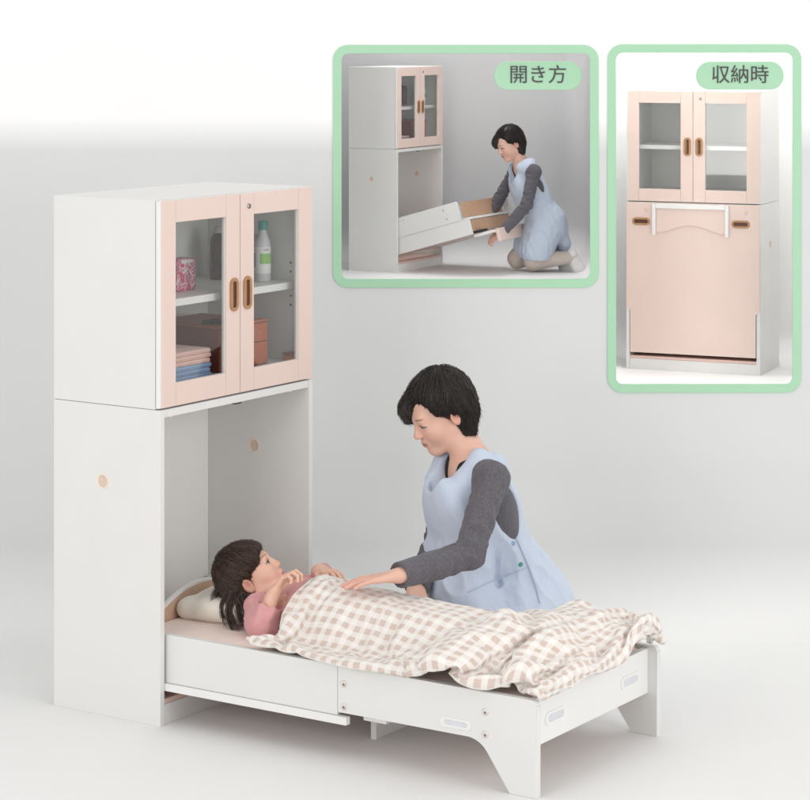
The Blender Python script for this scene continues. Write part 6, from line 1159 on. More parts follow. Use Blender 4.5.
[7,-5,-19,11,10,17,-3,19,-15,10,22,3,10,4,17,14,12,5,16,9,-6,12,-6,13,-1,19,3,0,19,3,0,19,3,1,19,2,2,19,2,7,18,1,-12,14,6,12,14,-5,5,17,8,2,16,10,1,18,5,1,18,4,2,19,5,2,18,4,-3,19,3,8,14,8,5,18,7,4,17,6,1,18,5,2,19,5,1,18,4,-3,19,1,-5,16,-9,-3,16,10,-3,19,3,-2,19,2,-1,19,1,-1,19,1,-1,19,0,0,20,0,-1,19,-1,-1,19,-4,-3,19,-6,1,19,0,3,20,2,-7,9,-17,11,15,8,0,20,4,4,19,-3,2,19,-2,0,19,-6,-3,16,-11,-1,16,12,1,19,0,1,20,0,0,19,-1,0,20,0,0,19,-1,0,20,-4,-1,18,-6,-1,19,-5,-6,13,-14,0,18,-4,4,19,-1,-7,9,-15,3,19,-12,4,22,-6,4,19,-13],
[21,2,-14,6,-8,21,0,19,-14,9,23,5,11,9,13,5,18,-5,14,-8,10,2,18,-5,0,19,3,0,18,3,1,19,4,0,19,2,0,19,3,-3,18,5,-1,19,2,-2,18,6,6,16,6,6,17,7,13,14,-1,5,17,4,4,18,5,4,18,5,4,17,6,3,18,5,4,18,6,3,17,6,4,18,5,3,18,6,3,18,5,3,18,6,-1,17,8,-3,17,9,-2,19,0,-2,19,-1,-2,19,-1,-2,19,-2,-2,19,-2,-1,19,-2,-2,19,-3,-4,18,-7,1,19,-1,4,19,4,-1,19,-5,-7,11,-15,6,19,4,8,10,14,4,19,-1,1,19,-6,-1,17,-9,-3,13,14,1,20,1,2,19,1,1,20,-1,0,19,-1,0,20,-2,-1,19,-6,-3,17,-9,-1,18,-6,-1,19,-6,-3,19,2,-1,13,-14,-2,17,-10,-2,18,-6,3,22,-4,4,18,-13,4,17,-14],
[19,2,-9,4,-14,19,-2,22,10,9,15,-17,-3,20,3,15,1,12,15,12,0,8,12,12,-1,19,6,-1,18,5,-1,19,4,-1,19,4,-1,19,4,0,19,1,0,19,1,0,19,-1,0,17,-8,-1,19,3,0,18,2,0,17,8,2,17,8,2,18,8,3,17,7,3,17,7,3,18,7,4,17,6,3,17,7,3,18,6,3,18,6,2,19,1,2,19,0,14,13,-1,4,19,1,1,19,0,-3,19,-2,-4,18,-2,-1,19,-2,-1,20,-2,5,18,2,0,19,-2,1,20,0,-10,15,-8,-6,17,-5,9,16,-7,9,7,17,7,19,2,-3,17,-8,7,19,0,-2,13,15,0,19,-5,2,19,1,2,20,2,1,19,4,1,19,-2,-2,19,-7,-1,18,-6,-1,20,0,-2,19,-3,-2,19,-4,-2,19,-4,-3,17,-9,-3,17,-8,0,17,-9,4,18,-13,3,17,-14,4,17,-14],
[23,3,-8,4,-13,20,0,15,19,-2,25,0,7,10,-15,2,19,-4,-8,15,7,12,13,8,18,7,-2,5,16,10,2,18,8,0,18,5,-7,18,-4,1,19,2,2,18,3,3,19,4,2,18,4,-1,18,6,-3,16,9,4,19,-2,1,19,2,1,18,2,0,19,4,0,19,3,0,18,4,1,18,6,1,18,6,3,18,6,3,18,6,13,11,6,0,20,-1,-5,17,-8,5,18,1,8,17,0,-3,19,-1,2,19,0,1,20,-1,1,19,0,2,19,-1,0,20,-1,-2,19,-2,-5,19,-2,-5,18,-5,17,0,10,-6,19,-6,11,17,4,8,16,9,3,12,16,2,19,-1,-1,18,-9,3,19,5,2,19,3,2,20,3,0,19,-2,-1,20,-4,-2,19,-4,-2,18,-7,-1,19,-3,-2,19,-3,-3,18,-9,-5,15,-11,-1,19,-5,0,18,-5,4,18,-11,3,20,-11,4,12,-18],
[20,1,-6,4,-11,22,-1,15,19,-3,22,13,8,10,-16,-4,19,3,-2,18,-5,1,15,-12,3,18,7,17,9,2,7,16,9,5,16,9,-5,18,1,3,14,13,-2,16,9,-1,17,8,0,19,5,1,18,5,1,18,4,0,19,3,0,19,3,0,18,3,1,19,3,1,19,3,2,18,2,5,19,0,3,18,1,3,19,-1,0,19,2,-13,14,-2,12,15,-4,6,18,-3,2,19,-1,1,19,-2,1,19,-1,1,19,0,0,19,-1,0,19,-1,-1,20,-1,-9,17,1,-2,19,-2,3,19,-5,9,17,3,1,16,12,12,16,5,11,-1,15,11,17,2,-4,19,-5,4,19,2,4,17,8,3,19,-4,2,19,7,-1,19,-6,0,19,-3,-1,19,-3,-1,20,-3,0,20,2,-2,18,-6,-2,18,-7,-5,16,-11,-3,19,3,0,18,-7,0,18,-7,3,19,-9,4,18,-13,4,9,-20],
[19,6,-2,4,-12,21,-1,11,23,-3,20,16,0,19,-7,4,13,-13,-2,18,-8,0,19,0,-2,14,-14,1,19,2,7,16,9,10,14,8,8,15,8,-4,16,8,-6,17,7,-4,16,7,11,14,7,2,18,6,0,18,3,0,19,4,0,19,3,0,18,3,1,19,2,-2,19,1,-3,19,1,-5,18,1,0,19,1,1,19,1,2,18,1,9,17,1,-11,13,-8,-1,17,9,1,19,-1,2,19,-3,2,19,-3,2,19,-3,2,18,-3,3,19,-4,3,19,-3,5,19,2,6,18,4,5,14,13,6,17,8,3,18,-8,13,12,10,11,5,15,4,17,-10,4,19,4,3,19,2,4,18,7,3,18,5,2,20,1,-1,18,-7,0,20,0,0,19,-4,-1,19,1,-3,18,-8,-2,19,-7,-1,18,-6,-4,19,4,-5,13,-13,1,19,-4,1,19,1,2,15,-16,5,20,-7,4,9,-19],
[23,5,-3,5,-12,22,-1,10,24,-3,17,20,0,20,-5,1,18,-9,1,11,-15,-1,17,-10,0,17,-9,0,19,-3,0,19,0,-1,19,3,-6,15,9,-4,17,8,0,18,7,0,17,7,-9,9,14,-3,14,12,1,19,2,1,19,1,1,18,2,3,19,0,2,19,1,3,18,-2,2,19,-1,3,18,0,2,19,1,4,18,1,4,18,2,6,18,1,4,18,5,-15,10,-5,4,18,0,5,19,-1,4,18,-1,5,19,-1,4,18,0,5,19,1,5,19,3,5,18,3,5,19,4,4,18,5,5,18,5,-3,7,20,17,10,-1,14,14,3,4,19,1,5,19,1,4,19,1,1,19,0,2,19,0,2,19,1,1,20,-1,0,19,-1,0,19,-1,-1,20,-2,-2,19,-3,-2,19,-2,-3,19,-5,-8,8,-16,1,19,1,-2,18,8,1,9,-17,5,19,-7,5,21,-5,4,10,-19],
[19,6,1,5,-13,22,-1,10,24,-2,15,22,0,20,-7,0,14,-14,1,17,-8,0,12,-16,-1,19,-3,-2,19,4,-2,18,4,-4,18,5,-2,19,3,-8,11,13,6,18,0,-8,10,13,-1,17,8,-5,17,-8,0,18,0,1,19,2,1,18,2,3,19,2,3,18,2,6,17,5,3,18,3,2,18,4,1,19,4,2,18,5,2,18,4,-2,18,5,-13,13,2,7,18,-5,8,16,-3,4,19,0,2,19,1,2,19,1,-2,19,2,10,16,0,5,18,2,4,19,4,5,18,4,4,19,4,-6,17,6,17,5,11,9,16,7,8,18,3,7,18,1,8,18,1,4,19,0,3,20,0,-1,20,1,-2,19,1,-3,20,0,-3,19,-2,-3,19,-2,-4,20,-3,-3,19,-4,-3,19,-3,-9,10,-14,14,14,-2,10,16,-4,-4,9,-17,5,17,7,5,19,-9,7,17,-11,4,13,-17],
[19,4,0,5,-11,23,-2,13,23,-1,10,25,1,19,-9,0,11,-17,0,16,-12,-1,19,-3,-12,12,9,-7,17,5,-3,19,4,-4,18,5,2,19,2,5,18,-1,-8,10,14,6,16,-7,-1,18,5,-6,18,3,-8,13,10,4,18,-1,-3,18,5,1,19,3,7,17,0,-6,16,7,0,19,4,-2,18,2,2,18,4,2,18,5,2,18,5,1,18,5,10,12,-10,3,19,3,-1,19,1,-2,18,1,1,19,1,3,19,2,3,19,1,-2,19,-2,-1,19,-1,3,19,0,3,19,2,4,19,4,7,8,16,8,18,4,7,19,2,8,18,1,8,18,-4,6,18,2,6,17,-9,0,18,7,0,17,10,-4,17,-8,-3,19,-2,-3,20,-3,-4,19,-1,-4,19,0,-3,19,0,-1,20,0,5,18,-5,7,17,-7,7,16,-9,15,7,-10,11,-5,-14,4,19,-9,11,18,-2,6,19,-10],
[15,17,7,10,-16,19,2,6,25,-2,14,26,2,16,-14,1,8,-19,-2,20,-1,-12,13,9,-11,13,8,-10,15,7,1,19,2,5,16,-8,3,19,2,1,18,6,-5,17,6,-8,15,8,-16,8,5,-2,18,5,9,16,3,0,19,3,0,18,3,0,19,3,-6,17,4,7,17,3,2,19,3,-6,17,5,8,16,0,4,18,2,3,18,6,1,18,5,-13,14,0,-2,19,2,-1,19,1,-1,19,1,-1,19,0,-1,19,0,0,19,-1,1,19,0,0,20,-1,1,19,-1,2,20,1,2,19,1,3,20,1,9,18,0,8,19,1,8,18,1,7,19,1,7,18,2,15,6,12,-10,17,-1,-3,19,1,0,19,1,2,20,2,2,19,1,3,20,0,4,19,-1,4,19,-3,4,19,-4,4,18,-5,4,18,-6,12,2,-14,13,1,-14,10,14,-8,9,5,-18,2,11,-18,-11,16,-10],
[17,8,6,8,-13,21,-11,16,16,16,-6,24,1,11,-19,0,20,-2,-11,14,8,-12,12,10,-11,15,7,-9,17,6,9,16,-6,-13,14,2,-9,16,-2,-6,15,-8,-2,16,12,-2,12,13,-3,14,11,-4,18,5,0,18,2,-1,19,3,-1,18,3,1,18,5,2,18,5,4,18,4,4,17,4,4,18,4,13,14,-2,-7,16,5,-3,18,6,-2,18,4,0,19,2,1,18,0,0,19,1,0,19,0,0,19,-1,1,19,-1,-1,19,-1,1,19,-2,2,19,-3,3,19,-5,-3,19,6,1,19,1,4,20,1,4,20,2,7,19,2,8,19,1,9,18,1,12,16,-2,-7,11,15,3,20,0,4,19,-2,4,19,0,3,19,-2,4,19,-2,4,19,-3,4,19,-3,4,19,-3,4,19,-2,3,18,-3,4,18,-4,9,10,-14,-13,5,-14,4,8,-18,14,10,-12,19,8,-8,-4,16,-14],
[17,-14,12,7,16,21,-15,-19,14,27,13,3,-4,20,8,-6,19,4,-14,10,10,-11,14,9,-9,17,6,-8,17,4,-4,19,-3,-2,18,-3,-5,18,-6,5,3,-17,-1,12,14,-2,15,11,-3,18,6,-4,18,0,0,12,14,1,19,-3,-2,14,13,-1,15,10,1,17,8,0,18,7,0,17,7,4,17,5,3,19,3,2,18,3,3,18,1,3,19,-2,2,18,-2,2,17,-7,-1,19,3,0,19,-2,0,18,-6,-1,18,-7,-2,17,9,1,19,-2,0,20,-2,1,20,-2,-1,19,-4,1,20,-5,0,20,-6,8,17,10,7,20,0,7,16,12,6,18,7,7,18,7,3,19,-2,3,20,-2,4,19,0,3,19,-2,4,19,-2,4,19,-3,4,18,-4,3,19,-4,4,19,-3,4,18,-3,2,18,-5,-1,14,-13,-10,-1,-16,11,15,2,-8,17,4,9,16,-13,12,14,-12,14,4,-17],
[22,7,0,-24,-8,16,16,-11,24,-1,23,19,-3,21,8,5,20,4,-12,13,9,-8,18,6,-6,18,2,-5,19,-1,0,16,-12,-2,14,-12,-4,18,9,4,7,-17,-6,17,3,5,6,17,-3,19,3,-4,18,-1,2,6,17,-1,17,7,0,17,8,-1,18,5,-2,19,-2,1,17,9,3,10,15,3,18,-1,2,18,4,3,16,9,3,18,3,2,19,-4,1,18,3,0,19,-1,0,19,-2,0,18,-5,-1,16,-11,-3,20,2,-1,20,-1,-6,14,-12,-3,20,-5,2,20,-1,-1,20,-5,2,21,-4,7,19,9,8,19,6,7,19,5,7,18,10,7,18,5,4,20,1,5,20,1,3,19,-2,1,19,-5,0,19,-6,-2,19,-5,-4,18,-4,3,19,-4,2,19,-4,4,18,-3,11,15,-3,12,15,2,-11,6,-14,3,18,-1,-3,8,18,5,17,-5,6,21,-9,15,4,-17,14,4,-17],
[-16,12,5,14,-24,15,10,4,28,-1,22,23,-7,16,14,-4,19,8,-4,20,5,-4,19,-1,-3,20,-4,-3,17,-9,0,5,-18,-2,18,4,-2,19,4,-5,16,-8,0,12,-14,7,2,18,-5,19,-1,-2,18,6,1,9,16,-7,17,-4,4,14,12,2,16,10,-2,15,9,2,19,-1,3,7,18,2,18,-3,2,16,10,3,17,6,2,19,2,2,18,1,1,19,-1,0,19,-1,0,19,-3,-1,19,-3,-2,19,-5,-1,19,-5,-3,19,-7,-5,18,-9,-5,18,-9,-4,18,-10,4,21,0,5,19,7,7,20,6,7,19,7,8,19,9,6,20,2,3,20,0,8,19,5,-2,18,-6,-8,18,-6,-3,18,-6,-1,19,-5,-1,18,-6,5,19,-3,4,19,-3,5,18,-3,11,10,12,11,15,-4,4,16,-10,-4,14,11,1,20,0,-2,17,2,-2,2,-18,14,13,12,16,8,-16,-16,0,-17],
[23,-2,7,10,-15,25,2,18,25,3,6,29,-2,21,8,-3,20,4,-4,20,0,-3,20,-3,-4,18,-6,-2,16,-11,1,2,-19,-3,19,1,-4,18,1,-4,19,1,1,1,-19,5,11,15,-6,18,-2,1,14,12,-3,16,9,-4,17,7,-5,17,-6,-3,16,8,11,3,15,4,12,13,4,12,14,1,17,8,4,18,0,2,19,1,1,18,-1,1,19,-1,0,19,-2,0,19,-3,-1,19,-3,-2,20,-5,-2,19,-5,-3,19,-6,-4,19,-8,-5,18,-9,-6,18,-10,4,21,3,4,20,5,6,20,6,7,19,7,7,19,8,4,21,-2,1,21,-4,9,18,7,-11,14,-8,-5,19,-5,1,19,-5,4,19,0,4,19,0,2,16,10,3,19,-1,5,17,-6,5,18,-6,4,17,-6,-17,7,-5,-3,19,0,5,17,-2,5,19,-1,13,13,2,9,-4,17,18,14,-14,-12,-1,-21,-27,-3,4],
[21,1,2,7,-10,28,3,15,26,3,9,28,-2,21,7,-3,20,1,-4,19,0,-3,20,-4,-4,18,-5,-4,16,-10,-2,8,-17,-3,11,-15,-3,18,3,-1,15,11,1,8,-16,-5,18,1,4,11,13,-5,17,-4,-5,17,8,1,15,11,-4,16,8,-4,17,-7,8,6,16,9,5,15,3,13,12,0,18,8,-7,15,-9,0,18,1,6,18,0,2,19,-1,0,19,-2,0,20,-2,-1,19,-4,-2,20,-4,-2,19,-6,-3,20,-6,-3,19,-6,-6,18,-10,3,20,2,4,20,6,5,20,6,5,20,3,7,18,11,1,21,-4,0,21,-6,10,16,9,-13,14,-6,0,19,-8,5,19,2,0,17,10,4,20,1,4,19,0,-3,16,-11,5,19,0,-8,14,-10,-1,18,-4,-2,19,-1,14,11,8,-6,12,-14,1,18,-7,7,17,1,-7,-1,19,13,14,-5,27,-1,-6,-24,-4,-6,-6,17,-19],
[19,15,3,11,-17,21,4,5,29,3,13,26,-2,20,7,-4,20,0,-3,19,0,-4,19,-3,-3,18,-5,-3,17,-7,-3,13,-13,-2,8,-17,-4,18,-4,0,11,15,-1,14,-12,-4,17,-5,-4,18,2,2,13,14,-6,18,1,-6,17,-1,-4,17,8,3,12,13,-5,18,1,14,-1,12,8,9,14,1,16,9,-7,15,-8,-6,16,-8,-4,18,-5,-2,19,-1,-1,19,-2,0,20,-3,0,19,-4,0,20,-4,0,20,-5,1,20,-5,1,20,-5,4,20,5,4,19,7,4,19,9,2,21,-4,6,18,9,-11,17,-8,6,21,-2,12,16,9,-13,15,-7,7,19,3,1,16,12,5,19,2,0,18,-8,3,20,-2,4,19,2,-3,15,-12,2,19,-3,-3,19,0,0,19,5,-3,12,-14,4,18,-3,3,18,4,-10,3,16,1,-4,-19,6,19,-2,3,15,-10,8,-18,13,10,19,-15,-3,24,-9],
[9,16,1,14,-21,13,8,-7,26,3,12,26,-2,19,8,-2,20,1,-3,19,0,-3,19,-1,-3,18,-4,-2,18,-5,-3,16,-10,-2,9,-16,-3,18,-7,0,12,15,-4,18,-2,-2,16,-11,-5,15,10,1,17,-7,-6,17,0,-4,18,5,-2,9,16,0,19,2,-7,16,-5,11,6,14,4,12,14,11,7,13,-6,17,-6,-6,16,-8,-5,17,-7,-4,18,-6,-2,19,-4,0,19,-3,0,20,-3,0,20,-4,1,20,-3,2,20,-1,3,20,4,3,18,10,4,19,7,2,20,-1,2,21,0,-18,10,-6,6,21,-4,9,14,15,-7,18,-10,7,18,9,2,16,13,6,20,0,2,19,-7,3,20,-2,3,20,-2,2,19,-2,-5,18,6,-1,19,-1,2,19,-4,-4,9,-16,4,17,-9,5,18,2,-6,8,17,0,16,4,-7,8,-16,8,-4,-18,-7,9,15,21,4,-14,6,22,12,3,14,-22],
[7,17,2,13,-25,0,10,-16,22,5,6,25,1,19,10,0,19,4,-1,19,1,-2,20,-1,-1,19,-2,0,18,-4,-1,18,-5,-3,16,-10,-1,14,-13,-1,14,13,-2,18,3,-3,17,-8,-5,15,9,-5,18,5,-4,18,-3,0,16,-8,-3,12,13,-7,13,-12,-3,18,0,4,14,12,11,0,15,8,12,11,-2,18,2,-5,18,-5,-5,17,-6,-4,16,-9,-4,18,-8,0,19,-2,0,20,-2,0,19,-1,2,20,-1,1,19,8,2,19,6,3,20,3,1,20,2,-2,19,-7,-19,7,-3,2,21,-5,7,12,18,-3,20,-11,4,15,17,6,18,11,6,21,-2,5,20,0,3,20,1,1,21,1,1,20,1,3,19,-1,-1,19,-8,-3,18,-7,-10,12,-12,11,15,-4,-9,13,11,2,18,3,8,17,5,0,17,-11,-13,-16,0,-9,-4,-17,14,15,-1,24,8,6,8,24,-5,4,19,-18],
[5,12,-18,13,-16,19,2,-27,-1,13,-3,25,0,20,7,11,14,7,2,19,1,1,19,0,1,19,0,2,19,-2,0,18,-4,1,18,-5,1,19,-3,-3,17,5,-2,18,4,-2,19,4,-5,17,6,-5,16,7,-6,18,1,-5,17,1,-2,17,-7,-3,3,-19,-5,2,18,3,13,12,10,14,-6,4,17,7,-2,18,2,-2,19,1,-4,18,-2,-5,15,-10,-2,19,4,-2,19,0,0,19,-6,1,19,-3,0,19,7,1,20,2,1,20,0,-1,20,-4,-11,15,-9,-18,8,-4,8,19,3,6,12,17,-1,21,-8,3,15,18,5,22,2,-11,19,-5,4,21,-1,1,21,0,2,21,1,7,20,0,13,15,5,-13,13,-7,-1,17,-8,7,18,-6,2,9,17,-1,17,9,5,18,-5,3,18,-2,-8,7,-13,6,10,15,-7,-6,-18,-7,-1,-17,16,9,10,0,19,-17,17,19,-5,-21,13,-13],
[4,-10,-13,13,10,24,3,-28,0,12,-19,13,3,20,7,-4,18,7,-7,16,7,-1,19,1,3,19,-3,0,19,0,-3,19,2,2,17,-8,1,19,-3,0,19,1,1,19,2,0,18,2,-3,18,5,-4,17,7,8,17,-1,2,18,4,-17,5,-7,14,2,12,1,18,7,-7,17,-3,-15,10,-3,13,14,-1,4,18,1,4,19,1,2,18,1,2,19,2,-1,18,7,-2,19,3,-2,19,2,1,20,-4,2,19,-4,-1,19,-5,-6,18,-7,-13,14,-7,-16,11,-7,8,14,12,6,18,9,-5,21,-3,9,14,16,0,23,2,-3,23,-4,-3,15,17,6,20,-4,1,21,3,5,16,-13,2,19,-7,-10,19,2,8,18,-3,2,15,13,12,10,-12,0,17,9,-16,9,-6,6,19,-3,4,18,-3,0,8,19,-1,9,-17,-16,13,0,11,-16,-5,16,2,-12,3,25,-12,1,16,-19,-21,10,-12],
[7,-14,8,8,26,-3,11,-14,21,6,-24,-5,-16,6,11,-3,19,7,-4,18,2,-2,19,2,-3,18,3,-1,19,3,-2,19,-1,0,18,-1,1,19,-2,1,19,-1,1,19,1,1,18,0,1,19,-1,1,18,3,2,17,5,2,19,2,8,17,-4,15,-7,8,0,18,7,-15,9,-8,-8,16,-1,-5,18,0,-4,16,9,2,19,3,3,18,1,2,19,1,3,19,0,6,19,-1,13,15,2,2,19,-3,-1,19,-6,-6,18,-6,-15,12,-5,-9,16,-8,6,17,10,5,17,9,-4,21,-1,7,15,14,-1,23,2,4,22,5,-4,12,20,2,20,10,2,22,-1,7,19,-9,2,20,-5,-9,19,2,5,9,-18,0,13,15,7,17,-8,-11,10,12,-7,18,4,12,14,-5,6,18,-2,3,19,-1,-8,12,-15,5,19,3,-11,-15,-5,5,4,-17,14,13,5,10,5,-23,-16,4,-22,-1,25,-1],
[14,-17,6,-1,26,7,17,15,-15,-3,-14,21,3,-13,17,0,18,-10,-6,18,-4,-5,18,-2,-4,18,1,-3,19,2,5,17,8,-5,16,-9,2,19,1,3,18,1,2,19,3,2,18,4,2,18,3,1,18,7,0,16,9,2,18,3,7,11,-15,6,15,-7,-6,17,4,-5,17,5,-2,7,17,-6,18,4,-2,18,-3,-2,13,-14,0,19,-1,0,19,-2,3,19,0,12,14,5,3,18,-6,-3,19,-5,-10,16,-5,-6,17,-6,0,20,-2,1,19,5,2,19,6,2,19,7,3,19,9,3,18,11,3,17,16,-6,13,19,4,21,10,4,22,3,2,22,3,-1,21,-1,-2,21,-3,6,5,-20,-3,21,-1,-1,19,-6,4,5,19,-10,14,10,-10,14,7,-6,18,-5,0,18,-5,-1,18,-6,19,3,-4,11,3,-15,-5,7,-17,-8,17,3,-13,6,-17,10,1,-24,25,-2,0,-22,0,-17],
[-5,-17,9,7,26,-12,20,16,-3,7,14,16,3,-18,8,-4,13,17,-4,18,-6,1,15,-12,-5,18,4,-4,19,4,4,15,-10,-2,18,-1,-1,15,12,0,18,5,2,18,3,2,19,3,2,18,2,4,18,2,2,18,5,1,17,7,6,10,-14,-5,18,4,-4,18,4,-1,18,3,1,19,-3,-3,12,14,-1,16,-10,-1,12,-15,0,19,3,0,19,0,-2,11,-16,-5,19,-3,0,18,-5,0,19,-5,2,20,-2,2,19,4,0,18,7,1,19,8,0,18,9,1,18,10,1,17,11,-3,16,15,1,17,16,6,21,8,5,23,2,2,23,1,1,22,-2,-1,22,-1,-2,21,0,-12,14,-10,19,8,-8,-4,20,4,-15,12,-1,-12,13,8,10,10,14,-6,15,10,0,19,-4,-1,18,-7,0,14,-14,12,3,-15,14,-2,-14,-11,13,-10,-13,15,0,14,-10,-22,11,10,-19,-11,-26,4],
[15,-16,3,8,21,-15,1,22,16,22,10,0,12,14,4,-2,-5,19,-3,19,-2,-1,18,-8,-6,16,7,-3,19,3,2,17,-8,0,18,-6,0,18,-3,1,11,16,-1,17,7,2,18,4,2,18,4,2,19,4,3,18,3,3,18,4,-1,18,-3,0,19,-2,-1,18,-4,-1,17,-8,1,17,9,-12,9,-12,8,16,3,0,19,-3,0,19,-5,-1,19,-4,-4,18,-4,-3,10,-16,0,19,-3,1,19,4,-1,19,7,-2,17,9,-1,17,9,-2,18,9,-1,18,9,0,17,11,1,18,11,4,20,9,5,23,0,2,23,-1,-2,24,-5,-3,23,-2,-7,20,-4,2,22,-1,7,20,2,-1,0,21,-13,15,3,-3,20,4,-1,20,-2,6,12,-14,-2,19,3,7,2,18,-1,19,-1,0,17,-9,-2,4,-19,10,16,6,-14,7,-12,0,15,-12,0,14,-16,-1,-5,-27,-10,-8,-25,22,-11,11],
[17,-9,4,-5,25,0,12,19,-13,5,4,24,14,13,5,18,8,-1,-3,19,3,-2,19,0,-4,19,-1,-5,17,-4,0,16,10,-1,18,-4,1,19,-5,0,18,-5,4,7,17,0,19,-4,1,18,2,1,19,2,4,18,5,2,18,2,1,19,0,0,18,-1,0,19,-1,0,18,-4,-14,8,-9,-6,15,-10,-5,18,-2,-3,19,-2,-4,18,-4,4,19,-5,9,16,-2,8,18,3,-2,18,6,-2,17,9,-4,16,10,-2,18,8,-1,18,8,0,18,8,1,19,6,2,20,6,0,21,3,0,22,1,-4,23,-6,-11,21,-1,-1,23,-5,5,22,-4,7,21,4,6,19,10,6,18,9,-16,13,-1,-6,16,12,4,12,15,-1,19,-3,6,12,-14,-1,19,-4,6,3,18,-6,12,-14,-9,12,-13,12,15,3,3,15,-13,-14,0,-14,9,17,-1,-4,9,-16,-6,-14,-21,-16,18,-10,11,-15,-20],
[19,-6,-3,-6,26,-1,0,23,9,-7,11,-14,20,0,4,13,14,-1,7,18,3,3,19,2,2,19,3,-1,19,4,-10,15,-2,9,15,7,2,19,2,0,18,-1,-9,16,-5,13,10,11,1,19,1,1,19,1,1,18,-1,0,19,-1,-1,19,-1,-1,18,-3,-6,17,-5,-5,18,-5,-4,17,-5,3,19,4,-7,14,-9,-1,19,-1,-2,15,13,3,18,-6,0,12,13,1,19,6,2,18,5,3,19,6,1,19,3,0,19,3,-1,19,3,-1,20,0,-3,20,1,-4,21,1,-4,20,1,-8,22,0,-14,18,-4,6,23,-3,11,21,5,6,19,12,2,19,12,0,17,13,-15,15,3,-3,19,7,12,16,3,5,19,3,-1,19,1,-13,15,1,15,9,-10,-2,19,-6,-10,16,5,8,-10,-15,1,8,-18,-14,9,-10,9,11,-14,-18,7,2,1,6,-19,6,19,0,-9,16,-20,-2,-11,-24],
[20,-6,-12,-6,20,17,0,22,-4,-3,14,-11,-10,4,-16,4,19,3,4,18,5,2,19,2,5,19,1,4,19,1,11,15,-3,-4,17,6,13,15,2,4,18,1,1,18,5,-16,10,-1,1,19,1,-2,19,2,7,17,-2,3,18,-2,3,19,-1,2,18,-3,2,19,-2,0,19,-1,0,19,0,0,19,0,0,17,7,-4,11,14,2,19,3,2,19,-3,-3,19,1,0,19,-1,-2,19,0,-4,19,1,-4,19,2,-4,19,2,-6,18,3,-10,18,2,-4,19,2,-3,21,1,-2,21,-1,3,23,1,8,15,16,1,17,16,-8,18,14,7,18,11,0,20,12,-11,16,10,0,20,7,0,20,6,2,20,3,2,20,3,2,19,2,7,17,-6,8,16,-9,5,16,-10,-3,4,-19,-1,7,-18,-11,17,1,5,-3,-20,-7,19,1,-5,0,-19,7,-11,-15,-2,14,-14,-2,23,-3,-4,1,-25],
[4,4,-20,1,5,25,2,22,0,-10,10,-14,3,13,-13,-1,19,-3,-3,19,0,-2,19,1,0,20,0,3,19,1,3,19,0,2,19,4,0,15,11,5,18,0,5,18,1,8,17,0,-16,9,-4,-2,19,1,-1,19,1,0,19,3,0,18,2,1,19,2,0,19,1,0,19,0,0,19,1,0,19,-1,1,19,1,7,18,3,13,14,-2,-13,15,1,-3,20,1,-2,19,1,-3,19,1,-2,19,0,-1,20,0,-1,19,1,0,20,1,1,20,5,2,19,6,2,19,8,1,20,9,-3,18,13,-10,7,21,-2,19,16,2,19,14,2,20,12,1,19,12,2,21,6,1,21,5,3,20,3,2,20,3,5,19,-1,4,18,-7,4,13,-13,4,15,-13,4,15,-12,2,14,-13,-12,15,6,1,11,-17,2,4,-19,-11,7,-14,-8,-15,-12,13,15,-2,-2,14,-14,-1,14,-12,-3,-2,-24],
[20,-13,-3,-12,19,1,12,3,16,-7,17,7,-7,19,0,-8,17,-2,2,19,-1,2,19,0,1,20,0,4,19,-1,5,18,-1,8,16,-5,-1,17,-12,2,18,-4,0,18,-3,-1,19,-3,1,17,6,0,19,3,0,19,2,0,19,3,-1,19,1,0,19,1,0,19,-1,0,19,0,0,19,-1,1,19,0,-1,19,-1,1,20,-2,-7,16,-6,5,19,5,1,19,4,0,19,3,0,19,4,0,19,4,1,18,6,-1,19,7,-1,17,10,-3,16,11,-6,17,12,-6,17,11,-7,18,9,-8,18,12,13,10,17,2,21,13,5,22,9,3,22,7,3,21,7,1,21,5,1,21,0,1,21,-3,-4,19,-5,-4,18,-6,-14,12,-6,13,3,-14,2,16,-13,-2,17,-11,-12,16,0,20,5,-4,3,12,-16,-16,-4,-12,15,14,0,-1,9,-17,3,-3,-19,0,17,-11,-1,13,-13,-5,16,8]]
